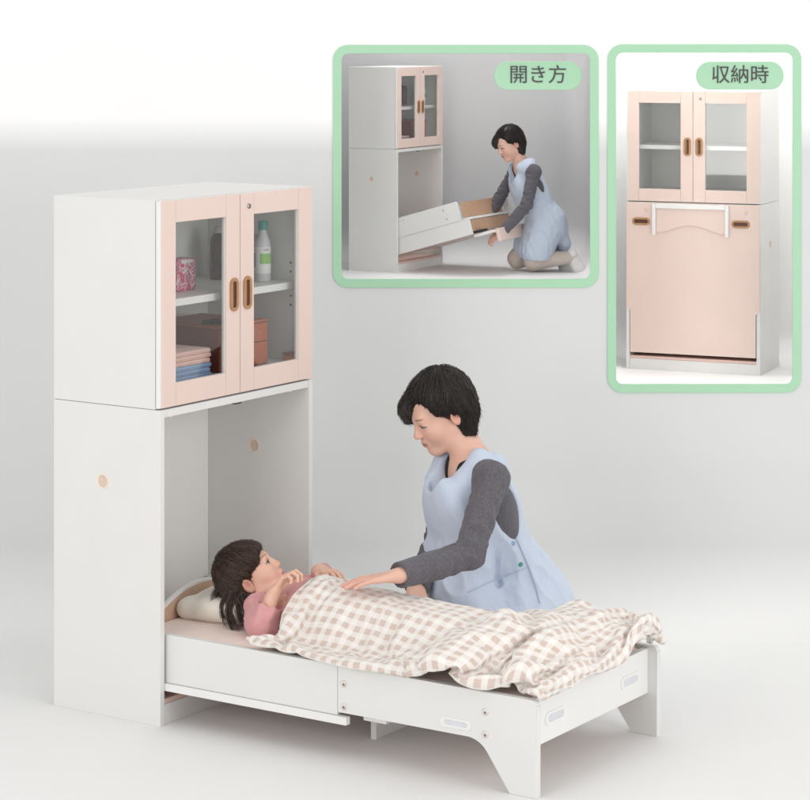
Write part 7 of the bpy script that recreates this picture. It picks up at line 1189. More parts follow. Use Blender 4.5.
DUVET_UNDER = [
[-17,10,-27,-26,31,-10,-31,24,9,-37,15,-11,-30,9,3,-13,8,-11,-26,17,-30,-31,6,-27,-23,15,-31,-24,11,-15,-23,10,-13,-17,11,-15,-24,7,-6,-18,6,-3,-10,4,-3,-11,3,-6,-2,4,-13,-1,-5,-16,-11,-5,-10,-18,-3,-5,-28,-4,-7,-36,-6,-13,-14,-22,-20,0,-23,-27,-14,-21,-25,-4,-25,-30,17,-27,-13,23,-33,-14,-27,-25,-14,-34,-18,17,-34,-18,11,-23,-15,-8],
[-8,1,-21,-21,21,-28,-42,20,-60,-69,37,-52,-70,60,-47,-57,63,-57,-41,48,-65,-57,45,-77,-57,41,-60,-52,36,-47,-46,32,-40,-30,17,-32,-18,6,-19,-11,4,-15,-7,2,-7,-2,-5,-24,2,-11,-11,-5,-10,-13,-6,-8,-8,-10,-9,-11,-13,-14,-18,-15,-26,-41,-21,-43,-60,-27,-68,-79,-28,-71,-83,-12,-69,-68,-24,-77,-75,-36,-71,-64,-20,-51,-50,-42,-35,-47,-28,-18,-42,-11,-20,-54],
[0,17,-18,-21,32,-43,-20,33,-37,-48,47,-44,-75,57,-47,-71,56,-53,-67,56,-79,-59,58,-79,-61,55,-75,-55,51,-68,-44,42,-57,-30,17,-39,-24,11,-38,-14,8,-35,-4,5,-36,-2,-4,-22,-5,-6,-25,-6,-8,-14,-11,-11,-20,-14,-17,-26,-15,-19,-28,-21,-36,-48,-26,-55,-66,-30,-70,-81,-32,-84,-94,-31,-83,-92,-19,-68,-74,-25,-59,-49,-14,-45,-58,-18,-45,-57,-11,-38,-50,3,-21,-38],
[-1,24,-25,-14,11,-48,-14,34,-17,-6,33,-2,-10,33,-15,-21,38,-35,-30,42,-36,-24,46,-56,-12,46,-53,-2,40,-43,4,15,-28,4,6,-20,6,-2,-18,3,5,-29,-5,-2,-25,8,0,-21,14,-5,-5,13,-4,-3,6,-10,-14,0,-12,-21,-16,-10,-28,-21,-19,-38,-22,-49,-55,-23,-65,-68,-22,-73,-76,-16,-70,-74,-4,-57,-48,10,-41,-27,-3,-39,-25,-9,-41,-31,-1,-30,-31,0,-28,-57],
[-1,32,-18,-16,24,-34,-14,20,-24,-4,26,-20,5,29,-27,5,33,-14,7,32,-11,5,36,-29,3,40,-42,6,42,-44,4,24,-32,4,-1,-19,5,-8,-13,3,-7,-16,3,-6,-17,7,-2,-16,9,-5,-4,10,-5,-5,8,-9,-21,11,-10,-21,8,1,-7,7,-3,-11,8,-17,-22,-2,-47,-42,-1,-54,-49,2,-52,-46,7,-44,-27,14,-36,-11,13,-38,-17,11,-40,-27,-1,-38,-23,1,-33,-52],
[-4,35,-17,-12,23,-25,-6,22,-33,1,25,-44,2,27,-33,4,31,-16,6,31,-12,6,43,-38,6,56,-57,8,51,-55,9,27,-44,10,6,-30,10,4,-28,9,-5,-18,7,-3,-23,7,-6,-22,8,-7,-18,11,-5,-13,11,-3,-4,13,-6,-13,11,-2,-6,12,-11,-18,13,-23,-25,12,-40,-30,13,-42,-32,14,-39,-26,15,-35,-11,14,-36,-18,16,-33,-27,15,-30,-40,10,-31,-43,-7,-39,-48],
[-5,27,-13,1,25,-54,0,25,-51,3,27,-32,5,30,-20,6,32,-8,6,33,-13,6,50,-44,7,62,-64,8,51,-57,9,30,-46,10,11,-35,10,0,-24,11,-3,-21,11,-6,-16,12,-7,-14,11,-7,-18,11,-7,-15,12,-7,-16,12,-8,-16,14,-3,-8,14,-7,-11,15,-22,-21,15,-47,-36,15,-51,-39,15,-38,-24,14,-35,-12,16,-36,-18,17,-35,-24,19,-38,-14,9,-30,-49,15,-38,-39],
[8,27,-12,0,29,-40,3,29,-35,5,31,-20,6,33,-7,6,34,-17,6,34,-14,7,54,-48,7,65,-67,8,54,-60,9,27,-47,10,3,-27,12,-4,-19,12,-7,-15,12,-7,-15,12,-6,-16,12,-6,-16,14,-6,-11,14,-6,-10,14,-6,-11,15,-6,-11,15,-10,-15,15,-25,-25,15,-45,-36,15,-49,-38,14,-37,-23,14,-34,-13,16,-33,-16,16,-34,-22,17,-37,-19,17,-41,-23,16,-42,-43],
[5,37,-9,2,25,-37,3,27,-28,6,33,-9,6,33,-11,6,34,-16,6,37,-16,7,54,-47,7,66,-69,8,54,-59,11,24,-39,13,1,-23,13,-7,-16,13,-6,-16,13,-7,-9,13,-7,-8,14,-6,-9,14,-6,-8,14,-6,-11,15,-5,-7,15,-6,-10,16,-6,-11,16,-19,-19,16,-38,-29,16,-40,-29,10,-34,-8,14,-35,-9,17,-35,-13,16,-33,-24,13,-39,-19,12,-35,-32,8,-39,-42],
[4,33,-11,4,35,-18,5,30,-27,5,33,-11,6,34,-20,7,35,-12,7,38,-16,7,54,-46,8,60,-62,12,48,-47,13,25,-36,13,2,-23,14,-6,-15,14,-5,-17,13,-6,-16,15,-6,-12,15,-6,-15,15,-6,-13,16,-7,-8,16,-7,-13,16,-9,-16,17,-13,-18,18,-30,-28,18,-45,-38,17,-42,-32,13,-32,-15,12,-35,-6,17,-36,-11,10,-34,-4,13,-41,-8,11,-34,-29,7,-33,-46],
[3,32,-16,5,32,-24,5,32,-23,7,32,-26,7,36,-14,7,37,-5,6,38,-16,7,49,-43,12,50,-48,12,49,-47,13,29,-37,14,7,-27,14,2,-25,14,-3,-20,15,-4,-17,16,-4,-24,14,-6,-32,15,-6,-24,16,-7,-13,17,-5,-4,17,-5,-8,17,-17,-20,13,-18,-19,16,-29,-24,9,-29,-23,10,-34,-10,8,-34,-2,4,-31,5,11,-36,-4,11,-41,-6,10,-32,-28,7,-31,-44],
[4,31,-14,6,35,-18,7,32,-35,10,38,-18,8,38,-12,10,39,-21,9,40,-26,12,42,-26,12,52,-49,12,54,-52,13,33,-42,14,10,-30,16,0,-22,19,-4,-17,18,-3,-21,15,-4,-29,15,-5,-35,16,-5,-30,18,-7,-17,17,-6,-13,16,-7,-12,14,-14,-15,12,-23,-20,13,-29,-33,15,-31,-37,11,-34,-18,8,-33,-1,6,-31,7,5,-29,7,6,-36,-1,9,-31,-27,6,-32,-36],
[4,30,-13,6,36,-17,13,37,-35,11,37,-32,10,38,-28,10,38,-21,12,40,-12,12,44,-29,18,58,-55,20,60,-59,20,40,-47,21,15,-34,21,1,-24,21,-1,-14,23,-3,-11,21,-3,-17,20,-4,-25,19,-5,-19,19,-7,-8,18,-7,-16,16,-5,-10,14,-6,-10,13,-22,-22,14,-30,-34,12,-32,-20,11,-33,-12,8,-32,-1,6,-29,6,5,-24,13,4,-35,-11,6,-37,-16,5,-27,-41],
[4,31,-15,9,39,-13,13,37,-34,11,39,-28,11,41,-21,12,42,-3,12,45,-16,17,52,-40,21,53,-49,22,53,-50,21,38,-42,22,16,-33,23,1,-18,24,-5,-7,24,-2,-16,22,-2,-14,20,-3,-22,19,-3,-19,19,-5,-10,21,-4,-13,16,0,-6,16,-10,-19,17,-32,-41,16,-34,-39,12,-30,-27,10,-32,-18,8,-31,-4,6,-28,5,4,-26,7,5,-34,-3,4,-34,-24,3,-32,-32],
[4,29,-15,11,43,-21,7,38,-32,9,39,-18,11,41,-11,15,44,-25,17,45,-22,20,45,-27,22,48,-38,22,56,-52,23,41,-41,24,13,-26,25,-1,-15,25,0,-17,23,1,-18,23,1,-20,23,-2,-32,22,-2,-27,22,-4,-15,21,-3,-14,22,0,-9,20,-11,-22,18,-29,-40,16,-30,-41,12,-28,-35,10,-29,-13,8,-29,-4,6,-26,3,4,-24,6,3,-34,-6,5,-34,-27,2,-31,-30],
[-1,25,-6,8,40,-28,7,43,-24,8,38,-31,11,43,-23,16,43,-15,19,43,-8,20,44,-21,27,59,-55,29,64,-64,30,52,-54,30,26,-40,29,6,-26,29,2,-18,29,2,-16,28,0,-25,27,-1,-32,26,-1,-28,25,-2,-17,23,-2,-14,22,-1,-13,21,-11,-24,19,-24,-36,16,-26,-39,13,-25,-32,10,-27,-16,8,-28,-6,6,-24,2,4,-26,0,3,-35,-10,3,-32,-27,0,-32,-27],
[-2,20,7,3,43,-28,6,37,-37,8,40,-26,10,40,-15,17,40,-32,18,44,-15,25,56,-34,33,71,-65,34,75,-79,32,59,-64,32,33,-42,32,9,-21,31,1,-11,31,3,-13,29,1,-22,28,1,-25,27,1,-22,25,0,-18,24,0,-14,22,1,-13,20,-11,-25,19,-21,-37,16,-24,-43,13,-24,-38,10,-26,-18,8,-23,2,8,-25,-5,5,-32,-12,2,-34,-13,2,-29,-21,0,-35,-22],
[-3,23,17,1,44,-18,3,43,-22,6,39,-21,14,39,-45,16,46,-12,16,47,-27,27,63,-43,30,64,-49,33,66,-64,35,55,-51,34,25,-32,33,8,-17,33,2,-6,32,2,-6,30,3,-13,29,3,-15,27,3,-15,26,2,-7,24,2,-11,22,0,-13,20,-6,-23,19,-18,-38,16,-23,-48,13,-24,-37,10,-26,-18,11,-27,-16,7,-25,-11,5,-30,-15,2,-33,-17,1,-28,-22,0,-37,-18],
[-3,25,25,1,44,-16,-3,39,-36,5,40,-42,13,42,-27,15,47,-22,30,61,-36,26,60,-50,27,61,-57,34,64,-69,32,45,-55,34,28,-39,35,10,-21,34,4,-11,33,4,-9,30,5,-7,28,5,-9,27,5,-9,26,4,-8,24,5,-9,22,4,-12,20,-5,-26,18,-13,-41,11,-16,-44,14,-20,-49,8,-20,-26,14,-19,-12,14,-15,-1,10,-13,2,6,-25,-28,2,-26,-25,0,-37,-15],
[-4,29,29,-9,50,-8,-7,40,-51,-2,37,-46,13,47,-38,24,52,-46,33,59,-31,27,60,-44,26,61,-65,34,57,-59,33,51,-50,33,37,-37,35,16,-21,34,9,-16,32,8,-14,29,8,-17,25,7,-25,24,7,-24,25,6,-17,24,6,-12,22,4,-18,17,-5,-32,13,-11,-41,12,-12,-43,15,-9,-15,8,-10,-17,11,-13,-16,13,-18,-11,9,-8,-1,6,-19,-26,1,-27,-34,0,-34,-13],
[-5,34,30,-22,56,-23,-18,42,-48,-4,48,-39,25,51,-13,21,54,-4,21,51,-22,26,50,-31,37,50,-43,37,56,-55,35,56,-55,34,47,-45,33,19,-27,33,15,-21,28,12,-22,27,10,-27,23,8,-36,23,8,-34,23,8,-27,23,7,-19,19,4,-23,17,-5,-34,15,-6,-36,13,-5,-33,10,-8,-21,11,-9,-17,9,-6,-9,5,-12,-11,7,-9,-9,6,-16,-19,1,-24,-39,-1,-28,-9],
[-28,31,-4,-30,49,-17,-7,41,-29,-10,39,-43,-5,47,-12,18,51,-14,22,50,-15,20,47,-13,17,45,-13,20,46,-19,36,46,-37,34,48,-42,33,23,-23,34,18,-23,29,12,-22,29,13,-19,29,10,-23,26,10,-24,25,9,-18,24,11,-8,22,6,-21,18,5,-22,15,1,-29,12,-2,-36,10,-4,-33,12,-9,-25,8,-8,-23,4,-14,-29,5,-16,-25,-1,-12,-24,0,-19,-39,-2,-17,-3],
[-7,41,11,-16,61,-35,9,57,-42,32,52,-55,38,49,-51,37,53,-32,36,50,-20,25,45,-18,37,41,-24,40,40,-21,28,44,-18,49,36,-31,39,36,-26,38,17,-9,32,13,-6,31,10,-15,30,10,-19,36,9,-8,30,9,-8,26,13,-19,22,15,-11,17,13,-17,17,9,-35,17,2,-53,13,0,-41,12,-5,-24,16,3,-21,9,11,-12,11,6,-30,0,-9,-32,-3,-13,-32,-1,-8,-11],
[3,26,-33,-19,43,-36,9,43,-41,14,47,-17,11,41,-15,12,41,-14,20,44,-21,22,44,-19,19,42,-11,34,35,-16,57,39,-34,72,38,-46,79,18,-53,79,13,-39,69,15,-42,60,14,-45,51,15,-48,44,13,-33,33,17,-5,30,17,-10,22,18,-20,19,16,-25,17,15,-25,15,15,-18,8,14,-16,20,17,-26,14,16,-10,17,16,-30,4,-7,-37,6,-24,-54,-6,-24,-29,-8,-9,-28],
[18,15,-24,6,64,-33,-14,44,-1,9,43,-11,9,43,-13,6,39,-8,8,38,-9,9,38,-5,11,38,1,25,37,-29,38,36,-46,50,33,-41,69,23,-27,80,19,-23,78,20,-31,66,22,-42,57,22,-44,46,25,-35,46,22,-34,49,22,-28,41,19,-29,23,19,-20,21,17,-27,16,18,-27,16,24,-18,14,25,-13,16,25,-20,16,13,-41,1,12,-27,-16,0,-24,-18,-8,-43,-6,-16,-30],
[11,26,-3,19,66,-52,9,56,-38,-2,44,-16,-3,40,-7,-2,35,-1,-3,35,-3,-3,36,-4,-6,36,-9,-9,36,-18,-13,38,-23,-13,38,-26,-9,38,-31,-5,42,-35,-7,46,-25,19,33,-32,27,34,-53,37,31,-48,51,31,-49,35,30,-30,24,17,-48,27,27,-17,17,22,-24,12,21,-28,9,26,-24,9,26,-21,4,23,-18,4,17,-27,-9,12,-20,-15,2,-36,-16,-7,-57,-1,-8,-63],
[9,23,-27,15,59,-43,0,48,-25,4,47,-24,-4,42,-12,-1,41,-16,-9,40,-15,-11,39,-18,-12,39,-24,-11,39,-33,-11,39,-38,-13,40,-34,-17,44,-24,-11,33,-13,-21,44,-34,-22,46,-44,-22,47,-51,-6,42,-53,-4,44,-45,34,28,-36,22,21,-52,17,31,-29,15,27,-28,4,23,-7,4,25,-14,3,23,-22,-2,23,-15,-4,25,-9,-1,16,-39,-5,13,-52,-5,5,-76,7,0,-81],
[-4,34,3,3,61,-8,-16,53,-21,-6,42,-1,-8,43,-6,-9,41,2,-14,41,5,-17,41,-3,-17,42,-13,-19,42,-8,-20,42,-10,-21,38,-22,-14,33,-22,-17,35,-25,-26,34,-26,-32,52,-51,-44,50,-58,-24,40,-40,-15,39,-37,12,45,-15,-4,38,-35,1,35,-37,1,27,-36,2,25,-13,2,25,-18,1,25,-20,-1,25,-22,-2,25,-27,-2,24,-41,-1,17,-67,1,10,-93,1,13,-78],
[-3,27,5,-49,42,-13,-69,43,-17,-77,43,-17,-75,42,-16,-64,40,-14,-53,40,-13,-56,34,-1,-55,36,-7,-58,40,-21,-53,41,-16,-34,36,-19,-37,42,-36,-49,41,-53,-62,41,-80,-57,41,-75,-36,50,-48,-18,39,-29,-9,46,-15,-23,43,-22,-17,38,-33,-12,28,-15,-6,27,-16,5,26,-28,3,27,-25,1,27,-23,-1,27,-26,-3,27,-28,-5,26,-37,-2,20,-60,1,15,-92,1,20,-77],
[-44,-3,-15,-72,46,-24,-81,37,-9,-78,29,5,-79,30,-7,-76,31,-7,-72,31,-5,-52,31,16,-55,32,13,-68,38,-7,-80,41,-25,-72,31,-46,-69,31,-65,-74,38,-90,-72,39,-93,-59,50,-76,-53,51,-64,-49,50,-47,-41,46,-36,-35,39,-29,-24,30,-54,-18,29,-58,-19,30,-54,-25,31,-29,-17,30,-27,-11,29,-30,-9,29,-21,-4,28,-27,1,24,-37,2,22,-50,1,17,-76,2,21,-68],
[-16,-7,-5,-25,25,-10,-34,18,-5,-68,25,14,-67,24,6,-66,23,7,-56,28,6,-59,29,14,-61,36,8,-68,37,-4,-79,43,-23,-84,44,-28,-78,36,-27,-84,39,-48,-71,36,-60,-60,40,-61,-52,40,-59,-45,40,-56,-40,29,-44,-39,27,-39,-42,27,-32,-27,32,-19,-33,29,-30,-27,25,-22,-18,27,-8,-15,27,-5,-15,27,-6,-6,22,-23,1,24,-27,2,23,-36,5,17,-51,10,25,-44],
[-4,30,-29,5,23,-14,-15,10,-5,-28,36,0,-25,33,8,-19,27,19,-19,26,18,-23,26,13,-34,28,15,-54,33,19,-60,35,8,-66,37,6,-72,38,5,-81,37,3,-79,31,-19,-66,28,-46,-58,28,-38,-50,27,-27,-46,22,-3,-39,25,5,-42,17,-24,-30,24,-6,-31,22,-40,-26,21,-27,-17,29,-24,-21,26,-16,-17,25,-18,-9,20,-20,-1,20,-14,6,13,-32,15,14,-21,12,6,-42],
[1,33,-10,7,28,-36,-12,26,-14,-1,23,-11,-22,35,-5,-26,35,-7,-28,35,-6,-35,35,-4,-37,36,-4,-38,37,1,-38,34,12,-32,29,24,-24,23,34,-24,27,32,-42,31,11,-45,23,-2,-49,24,3,-38,22,10,-38,22,9,-35,22,8,-26,11,4,-37,19,-18,-32,21,-9,-32,30,-26,-21,26,-3,-25,22,-15,-21,21,-18,-12,18,-14,-3,13,-16,6,12,-18,15,9,-12,10,4,-25],
[-7,34,-18,-5,30,-26,-17,32,-22,-27,26,-32,-18,24,0,-36,31,-13,-40,36,-18,-30,39,-21,-44,44,-23,-44,43,-19,-43,42,-13,-38,40,-4,-12,30,13,-10,28,19,-38,16,3,-33,21,-1,-29,21,1,-29,21,4,-30,21,8,-23,17,11,-32,20,-13,-25,15,7,-42,27,-19,-33,27,-7,-26,20,0,-26,18,-20,-21,12,-17,-15,6,-19,-5,3,-13,4,4,-16,8,0,-23,6,-6,-31],
[-9,25,-4,-24,35,-60,-26,32,-33,-27,35,-32,-27,36,-30,-29,32,-23,-22,36,-23,-26,42,-23,-24,43,-12,-26,43,-7,-31,43,-3,-38,45,-4,-35,45,-7,-39,29,-11,-28,26,-18,-27,23,-27,-29,22,-24,-30,22,-31,-31,24,-32,-27,21,-26,-20,13,-19,-17,27,-31,-27,22,-19,-30,20,-30,-21,12,-28,-10,6,-23,2,2,-23,13,1,-25,24,-4,-25,21,4,-25,14,14,-11,8,-2,-51],
[-18,16,-1,-35,22,-62,-34,35,-26,-24,41,-39,-10,33,-43,-16,34,-35,-21,33,-30,-13,36,-29,0,44,-29,-7,46,-36,-8,47,-39,-7,48,-43,2,47,-44,-10,45,-52,-18,38,-51,6,25,-70,16,21,-64,21,20,-68,30,13,-80,39,3,-56,47,-3,-40,47,-5,-41,43,-10,-29,46,-11,-23,56,1,-32,66,1,-37,70,-1,-47,65,-4,-63,57,-10,-67,57,-9,-52,18,3,-55,5,19,-49],
[-7,5,-24,-36,41,-44,-27,30,-77,-2,45,-87,7,45,-79,13,24,-62,16,37,-26,17,47,-40,16,48,-38,14,46,-41,23,53,-65,28,55,-77,31,56,-88,27,56,-95,12,55,-98,-2,50,-72,1,25,-69,17,20,-69,29,5,-100,38,3,-98,45,2,-77,54,-1,-62,58,-4,-56,55,-1,-65,58,-2,-57,63,-2,-59,64,-3,-60,60,-10,-71,57,-8,-65,43,-21,-62,44,-11,-73,48,-2,-68],
[3,26,-18,-7,30,-87,-13,28,-93,-28,20,-85,-37,16,-70,-47,17,-30,-29,18,-38,-35,38,-27,-23,36,-25,-8,36,-18,-22,43,-37,-25,44,-55,-35,56,-70,-47,59,-82,-60,55,-69,-40,47,-56,-45,34,-54,-33,32,-56,-10,8,-55,15,9,-30,22,8,-38,32,4,-45,42,1,-52,49,0,-58,73,0,-50,84,-1,-47,86,-1,-37,73,-7,-47,59,2,-53,39,-21,-65,40,-32,-79,-3,-18,-69],
[-16,25,-18,-59,14,-77,-79,1,-85,-85,-1,-74,-89,-1,-54,-93,18,-16,-97,6,-23,-94,15,5,-90,20,10,-83,16,-15,-76,17,-8,-97,43,-34,-97,48,-44,-75,45,-23,-66,41,-16,-51,37,-17,-47,37,-20,-22,20,-15,1,15,-15,15,2,-24,23,1,-38,38,-5,-36,50,-6,-40,78,0,-23,66,4,-35,73,0,-38,78,-11,-50,88,-11,-49,79,-6,-70,76,-4,-43,38,-16,-57,-12,-2,-46],
[-33,28,-13,-71,29,-88,-93,13,-84,-92,4,-63,-107,0,-56,-97,0,-5,-101,1,-8,-95,2,19,-85,2,22,-77,-3,26,-77,6,9,-80,21,2,-94,39,-23,-80,43,-14,-64,45,-9,-64,39,-19,-48,30,-17,-38,24,-23,-35,17,-43,-20,10,-38,19,13,-33,27,15,-47,40,8,-41,53,8,-49,67,-1,-36,60,-7,-49,86,-11,-66,80,-7,-31,49,-19,-36,57,-14,-45,47,1,-18,11,12,-3],
[-33,16,-28,-72,24,-64,-100,19,-84,-106,17,-75,-101,2,-45,-108,-2,-31,-103,-10,-14,-103,-8,-22,-94,-6,-27,-75,-12,-11,-78,1,3,-78,23,-24,-93,30,-22,-90,27,-30,-76,29,-21,-64,27,-22,-53,21,-33,-46,21,-46,-40,13,-51,13,16,-26,17,12,-38,42,10,-34,62,7,-34,66,3,-27,62,-13,-25,70,-5,-12,44,-19,-14,35,-6,-31,14,-15,-14,20,-2,-28,38,22,-21,19,0,-22],
[-27,-31,18,-47,17,-46,-42,18,-62,-42,19,-61,-30,4,-37,-26,0,-22,-27,-6,-2,-34,-14,9,-42,-15,5,-43,-18,8,-67,8,0,-51,17,8,-39,19,4,-37,21,-11,-38,21,-16,-43,20,-23,-50,17,-29,-40,17,-32,2,16,-15,1,20,-43,19,17,-42,36,4,-43,65,5,-57,48,-9,-41,63,-13,-22,61,6,-22,38,-3,-26,30,-16,-9,19,-23,-26,30,-24,-31,17,-9,-33,-14,-4,-37],
[-19,-26,-13,-38,-16,-25,-36,14,-71,-39,15,-38,-33,16,-54,-35,7,-23,-24,-3,-16,-39,-5,-24,-43,-7,-19,-43,-6,-22,-45,3,-10,-39,2,-17,-35,9,-28,-32,18,-2,-33,16,-14,-22,25,-3,-18,21,-6,-14,19,-18,-11,18,-45,12,9,-48,36,12,-63,33,20,-86,32,0,-66,29,-19,-58,52,-16,-54,46,-7,-50,52,-28,-48,50,-27,-69,38,-37,-43,33,-42,-52,26,-19,-45,4,-5,-43],
[2,-15,-24,-17,4,-52,-41,11,-53,-45,9,-49,-36,11,-45,-34,12,-60,-38,-5,-26,-40,4,-37,-38,0,-36,-42,0,-33,-46,0,-35,-45,0,-28,-24,14,-9,-15,15,-10,-15,14,-7,-27,17,-15,-19,18,-43,-10,19,-74,2,21,-89,13,20,-96,30,14,-86,44,-1,-49,32,-19,-24,40,-28,-31,37,-22,-22,24,-12,-49,27,-13,-34,30,-15,-67,37,-18,-42,-4,-47,-45,4,-32,-28,7,0,-16],
[-11,-5,-29,-1,-19,-28,1,0,-22,-7,1,-28,-16,1,-29,-23,8,-33,-40,6,-21,-31,7,-37,-27,6,-33,-30,7,-22,-25,5,-14,-26,5,-9,-26,5,-7,-34,7,-35,-29,5,-44,-20,5,-48,-7,5,-48,8,5,-46,30,7,-39,41,4,-24,26,-5,-3,10,-9,-1,21,-12,-20,33,-8,-24,19,-12,-28,32,-23,-50,20,-25,-42,6,-24,-40,15,-22,-39,11,-28,-26,25,-38,-37,0,-16,-29]]
# ------------------------------------------------------------------ duvet (settled cloth, stored as packed vertex rows) and pillow
def gingham():
    m = bpy.data.materials.new('gingham_cotton'); m.use_nodes = True
    nt = m.node_tree; b = nt.nodes['Principled BSDF']; N = nt.nodes.new; Lk = nt.links.new
    uv = N('ShaderNodeUVMap'); uv.uv_map = 'cloth'
    nz = N('ShaderNodeTexNoise'); nz.inputs['Scale'].default_value = 60; nz.inputs['Detail'].default_value = 3
    Lk(uv.outputs[0], nz.inputs['Vector'])
    sb = N('ShaderNodeVectorMath'); sb.operation = 'SUBTRACT'; sb.inputs[1].default_value = (.5, .5, .5); Lk(nz.outputs['Color'], sb.inputs[0])
    sc_ = N('ShaderNodeVectorMath'); sc_.operation = 'SCALE'; sc_.inputs['Scale'].default_value = .004; Lk(sb.outputs[0], sc_.inputs[0])
    ad = N('ShaderNodeVectorMath'); ad.operation = 'ADD'; Lk(uv.outputs[0], ad.inputs[0]); Lk(sc_.outputs[0], ad.inputs[1])
    sp = N('ShaderNodeSeparateXYZ'); Lk(ad.outputs[0], sp.inputs[0])
    def band(sock):
        a = N('ShaderNodeMath'); a.operation = 'MULTIPLY'; a.inputs[1].default_value = 1/.0455; Lk(sock, a.inputs[0])
        f = N('ShaderNodeMath'); f.operation = 'PINGPONG'; f.inputs[1].default_value = .5; Lk(a.outputs[0], f.inputs[0])
        r = N('ShaderNodeMapRange'); r.inputs['From Min'].default_value = .225; r.inputs['From Max'].default_value = .265; Lk(f.outputs[0], r.inputs['Value'])
        return r.outputs['Result']
    p, q = band(sp.outputs['X']), band(sp.outputs['Y'])
    s_ = N('ShaderNodeMath'); s_.operation = 'ADD'; Lk(p, s_.inputs[0]); Lk(q, s_.inputs[1])
    cr = N('ShaderNodeValToRGB'); h = N('ShaderNodeMath'); h.operation = 'MULTIPLY'; h.inputs[1].default_value = .5; Lk(s_.outputs[0], h.inputs[0]); Lk(h.outputs[0], cr.inputs[0])
    e = cr.color_ramp.elements
    e[0].position = 0; e[0].color = (.85, .82, .785, 1); e[1].position = 1; e[1].color = (.65, .53, .47, 1)
    n = e.new(.5); n.color = (.79, .745, .705, 1)
    Lk(cr.outputs['Color'], b.inputs['Base Color']); b.inputs['Roughness'].default_value = .9; b.inputs['Specular IOR Level'].default_value = .25
    b.inputs['Sheen Weight'].default_value = .15
    w = N('ShaderNodeTexNoise'); w.inputs['Scale'].default_value = 700; Lk(uv.outputs[0], w.inputs['Vector'])
    w2 = N('ShaderNodeTexNoise'); w2.inputs['Scale'].default_value = 22; w2.inputs['Detail'].default_value = 4; w2.inputs['Distortion'].default_value = .8; Lk(uv.outputs[0], w2.inputs['Vector'])
    b1 = N('ShaderNodeBump'); b1.inputs['Strength'].default_value = .2; b1.inputs['Distance'].default_value = .002; Lk(w.outputs['Fac'], b1.inputs['Height'])
    b2 = N('ShaderNodeBump'); b2.inputs['Strength'].default_value = .55; b2.inputs['Distance'].default_value = .012; Lk(w2.outputs['Fac'], b2.inputs['Height'])
    Lk(b1.outputs[0], b2.inputs['Normal']); Lk(b2.outputs[0], b.inputs['Normal'])
    return m
M['gingham'] = gingham()

def duvet():
    ns, nt = DUVET_SHAPE; U = .0007
    a = np.array(DUVET_TOP, np.float64).reshape(ns, nt, 3)
    a[:, 0] = np.cumsum(a[:, 0], 0); top = np.cumsum(a, 1)*U
    u = np.array(DUVET_UNDER, np.float64).reshape(-(-(ns-2)//2), -(-(nt-2)//2), 3)*U
    gi, gj = np.arange(u.shape[0])*2, np.arange(u.shape[1])*2
    ax = lambda arr, g, n: np.stack([np.interp(np.arange(n), g, arr[:, k]) for k in range(arr.shape[1])], 1)
    u = np.stack([ax(u[:, :, k], gi, ns-2) for k in range(3)], 2)
    u = np.stack([ax(u[:, :, k].T, gj, nt-2).T for k in range(3)], 2)
    bot = top[1:-1, 1:-1]+u
    V = np.concatenate([top.reshape(-1, 3), bot.reshape(-1, 3)])
    it = np.arange(ns*nt).reshape(ns, nt); ib = it.copy(); ib[1:-1, 1:-1] = ns*nt+np.arange((ns-2)*(nt-2)).reshape(ns-2, nt-2)
    Q1 = np.stack([it[:-1, :-1], it[1:, :-1], it[1:, 1:], it[:-1, 1:]], -1).reshape(-1, 4)
    Q2 = np.stack([ib[:-1, :-1], ib[:-1, 1:], ib[1:, 1:], ib[1:, :-1]], -1).reshape(-1, 4)
    o = np_obj('duvet', V, np.concatenate([Q1, Q2]), M['gingham'])
    s_, t_ = np.meshgrid(np.linspace(0, LEN_WID[0], ns), np.linspace(0, LEN_WID[1], nt), indexing='ij')
    st = np.stack([s_, t_], -1); UV = np.concatenate([st.reshape(-1, 2), st[1:-1, 1:-1].reshape(-1, 2)])
    me = o.data; ul = me.uv_layers.new(name='cloth'); li = np.zeros(len(me.loops), np.int32); me.loops.foreach_get('vertex_index', li)
    ul.data.foreach_set('uv', UV[li].astype(np.float32).ravel())
    ss = o.modifiers.new('subdivision', 'SUBSURF'); ss.levels = 1; ss.render_levels = 1
    tag(o, 'crumpled cream and beige checked duvet spread over the child and the bed', 'duvet')
    return o
LEN_WID = (1.50, 1.0)
duvet()

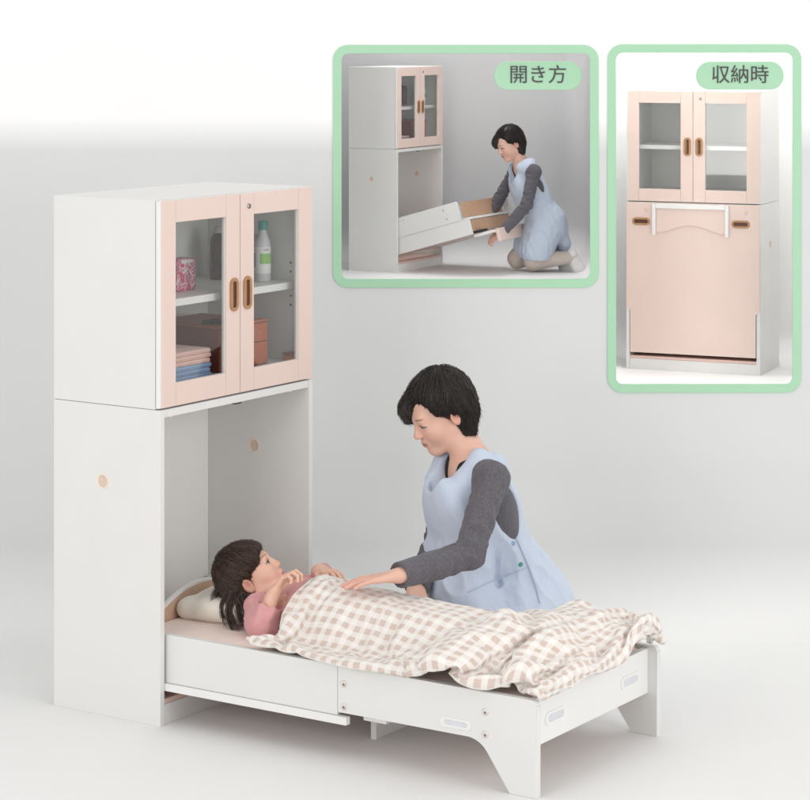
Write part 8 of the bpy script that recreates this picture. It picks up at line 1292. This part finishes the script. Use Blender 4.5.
def pillow():
    c = A3((-.015, .428, .305)); rs = vnoise(51, 28); r2 = vnoise(52, 70)
    Rm = frame_of((.985, .06, .06), (-.05, 0, 1))
    P = lambda x, y, z: c+Rm@A3((x, y, z))
    pr = [Ell(P(0, 0, 0), (.125, .185, .056), Rm, .03), Cone(P(-.10, -.15, -.008), P(.10, -.16, -.008), .022, .022, .05), Cone(P(-.10, .15, -.008), P(.10, .15, -.008), .022, .022, .05),
          Cone(P(-.11, -.15, -.008), P(-.11, .15, -.008), .022, .022, .05), Cone(P(.10, -.15, -.008), P(.10, .15, -.008), .022, .022, .05),
          Ell(P(.085, -.05, .065), (.07, .085, .035), Rm, .04, '-')]
    V, Q = Fld(pr, .005, noise=lambda x, y, z: .0045*rs(x, y, z)+.0012*r2(x, y, z)).mesh()
    o = np_obj('pillow', V, Q, M['pillow']); tag(o, "cream pillow under the child's head in front of the headboard", 'pillow')
pillow()
# ------------------------------------------------------------------ studio light
w = bpy.data.worlds.new('World'); SC.world = w; w.use_nodes = True
bg = w.node_tree.nodes['Background']; bg.inputs['Color'].default_value = (1, .995, .985, 1); bg.inputs['Strength'].default_value = .86
def area(name, loc, target, size, power, sy=None, col=(1, .985, .965)):
    l = bpy.data.lights.new(name, 'AREA'); l.energy = power; l.color = col
    l.shape = 'RECTANGLE'; l.size = size; l.size_y = sy or size
    o = link(bpy.data.objects.new(name, l)); o.location = loc
    o.rotation_euler = (Vector(target)-Vector(loc)).to_track_quat('-Z', 'Y').to_euler()
    return o
area('overhead_softbox', (1.5, .1, 4.4), (.7, .6, .2), 3.2, 10)
area('front_softbox', (.6, -5.6, 2.2), (.4, .8, .7), 2.4, 78)
area('side_softbox', (5.6, -.4, 2.0), (.4, .4, .6), 2.0, 64)
for B, e in zip(BOX, (13, 15.5)):                       # unseen fill light added over each display box to brighten its inside
    c = (B['x0']+B['x1'])/2; ww = B['x1']-B['x0']; zt = B['z1']+.88
    area('added_box_fill_light', S(c, WALL_D+.56, zt), S(c, WALL_D+.58, B['z0']), .45, e, ww*.95)
SC.view_settings.view_transform = 'Standard'; SC.view_settings.look = 'None'
SC.view_settings.exposure = 0; SC.view_settings.gamma = 1
SC.render.engine = 'CYCLES'
SC.cycles.use_denoising = True
SC.cycles.max_bounces = 10; SC.cycles.transparent_max_bounces = 12
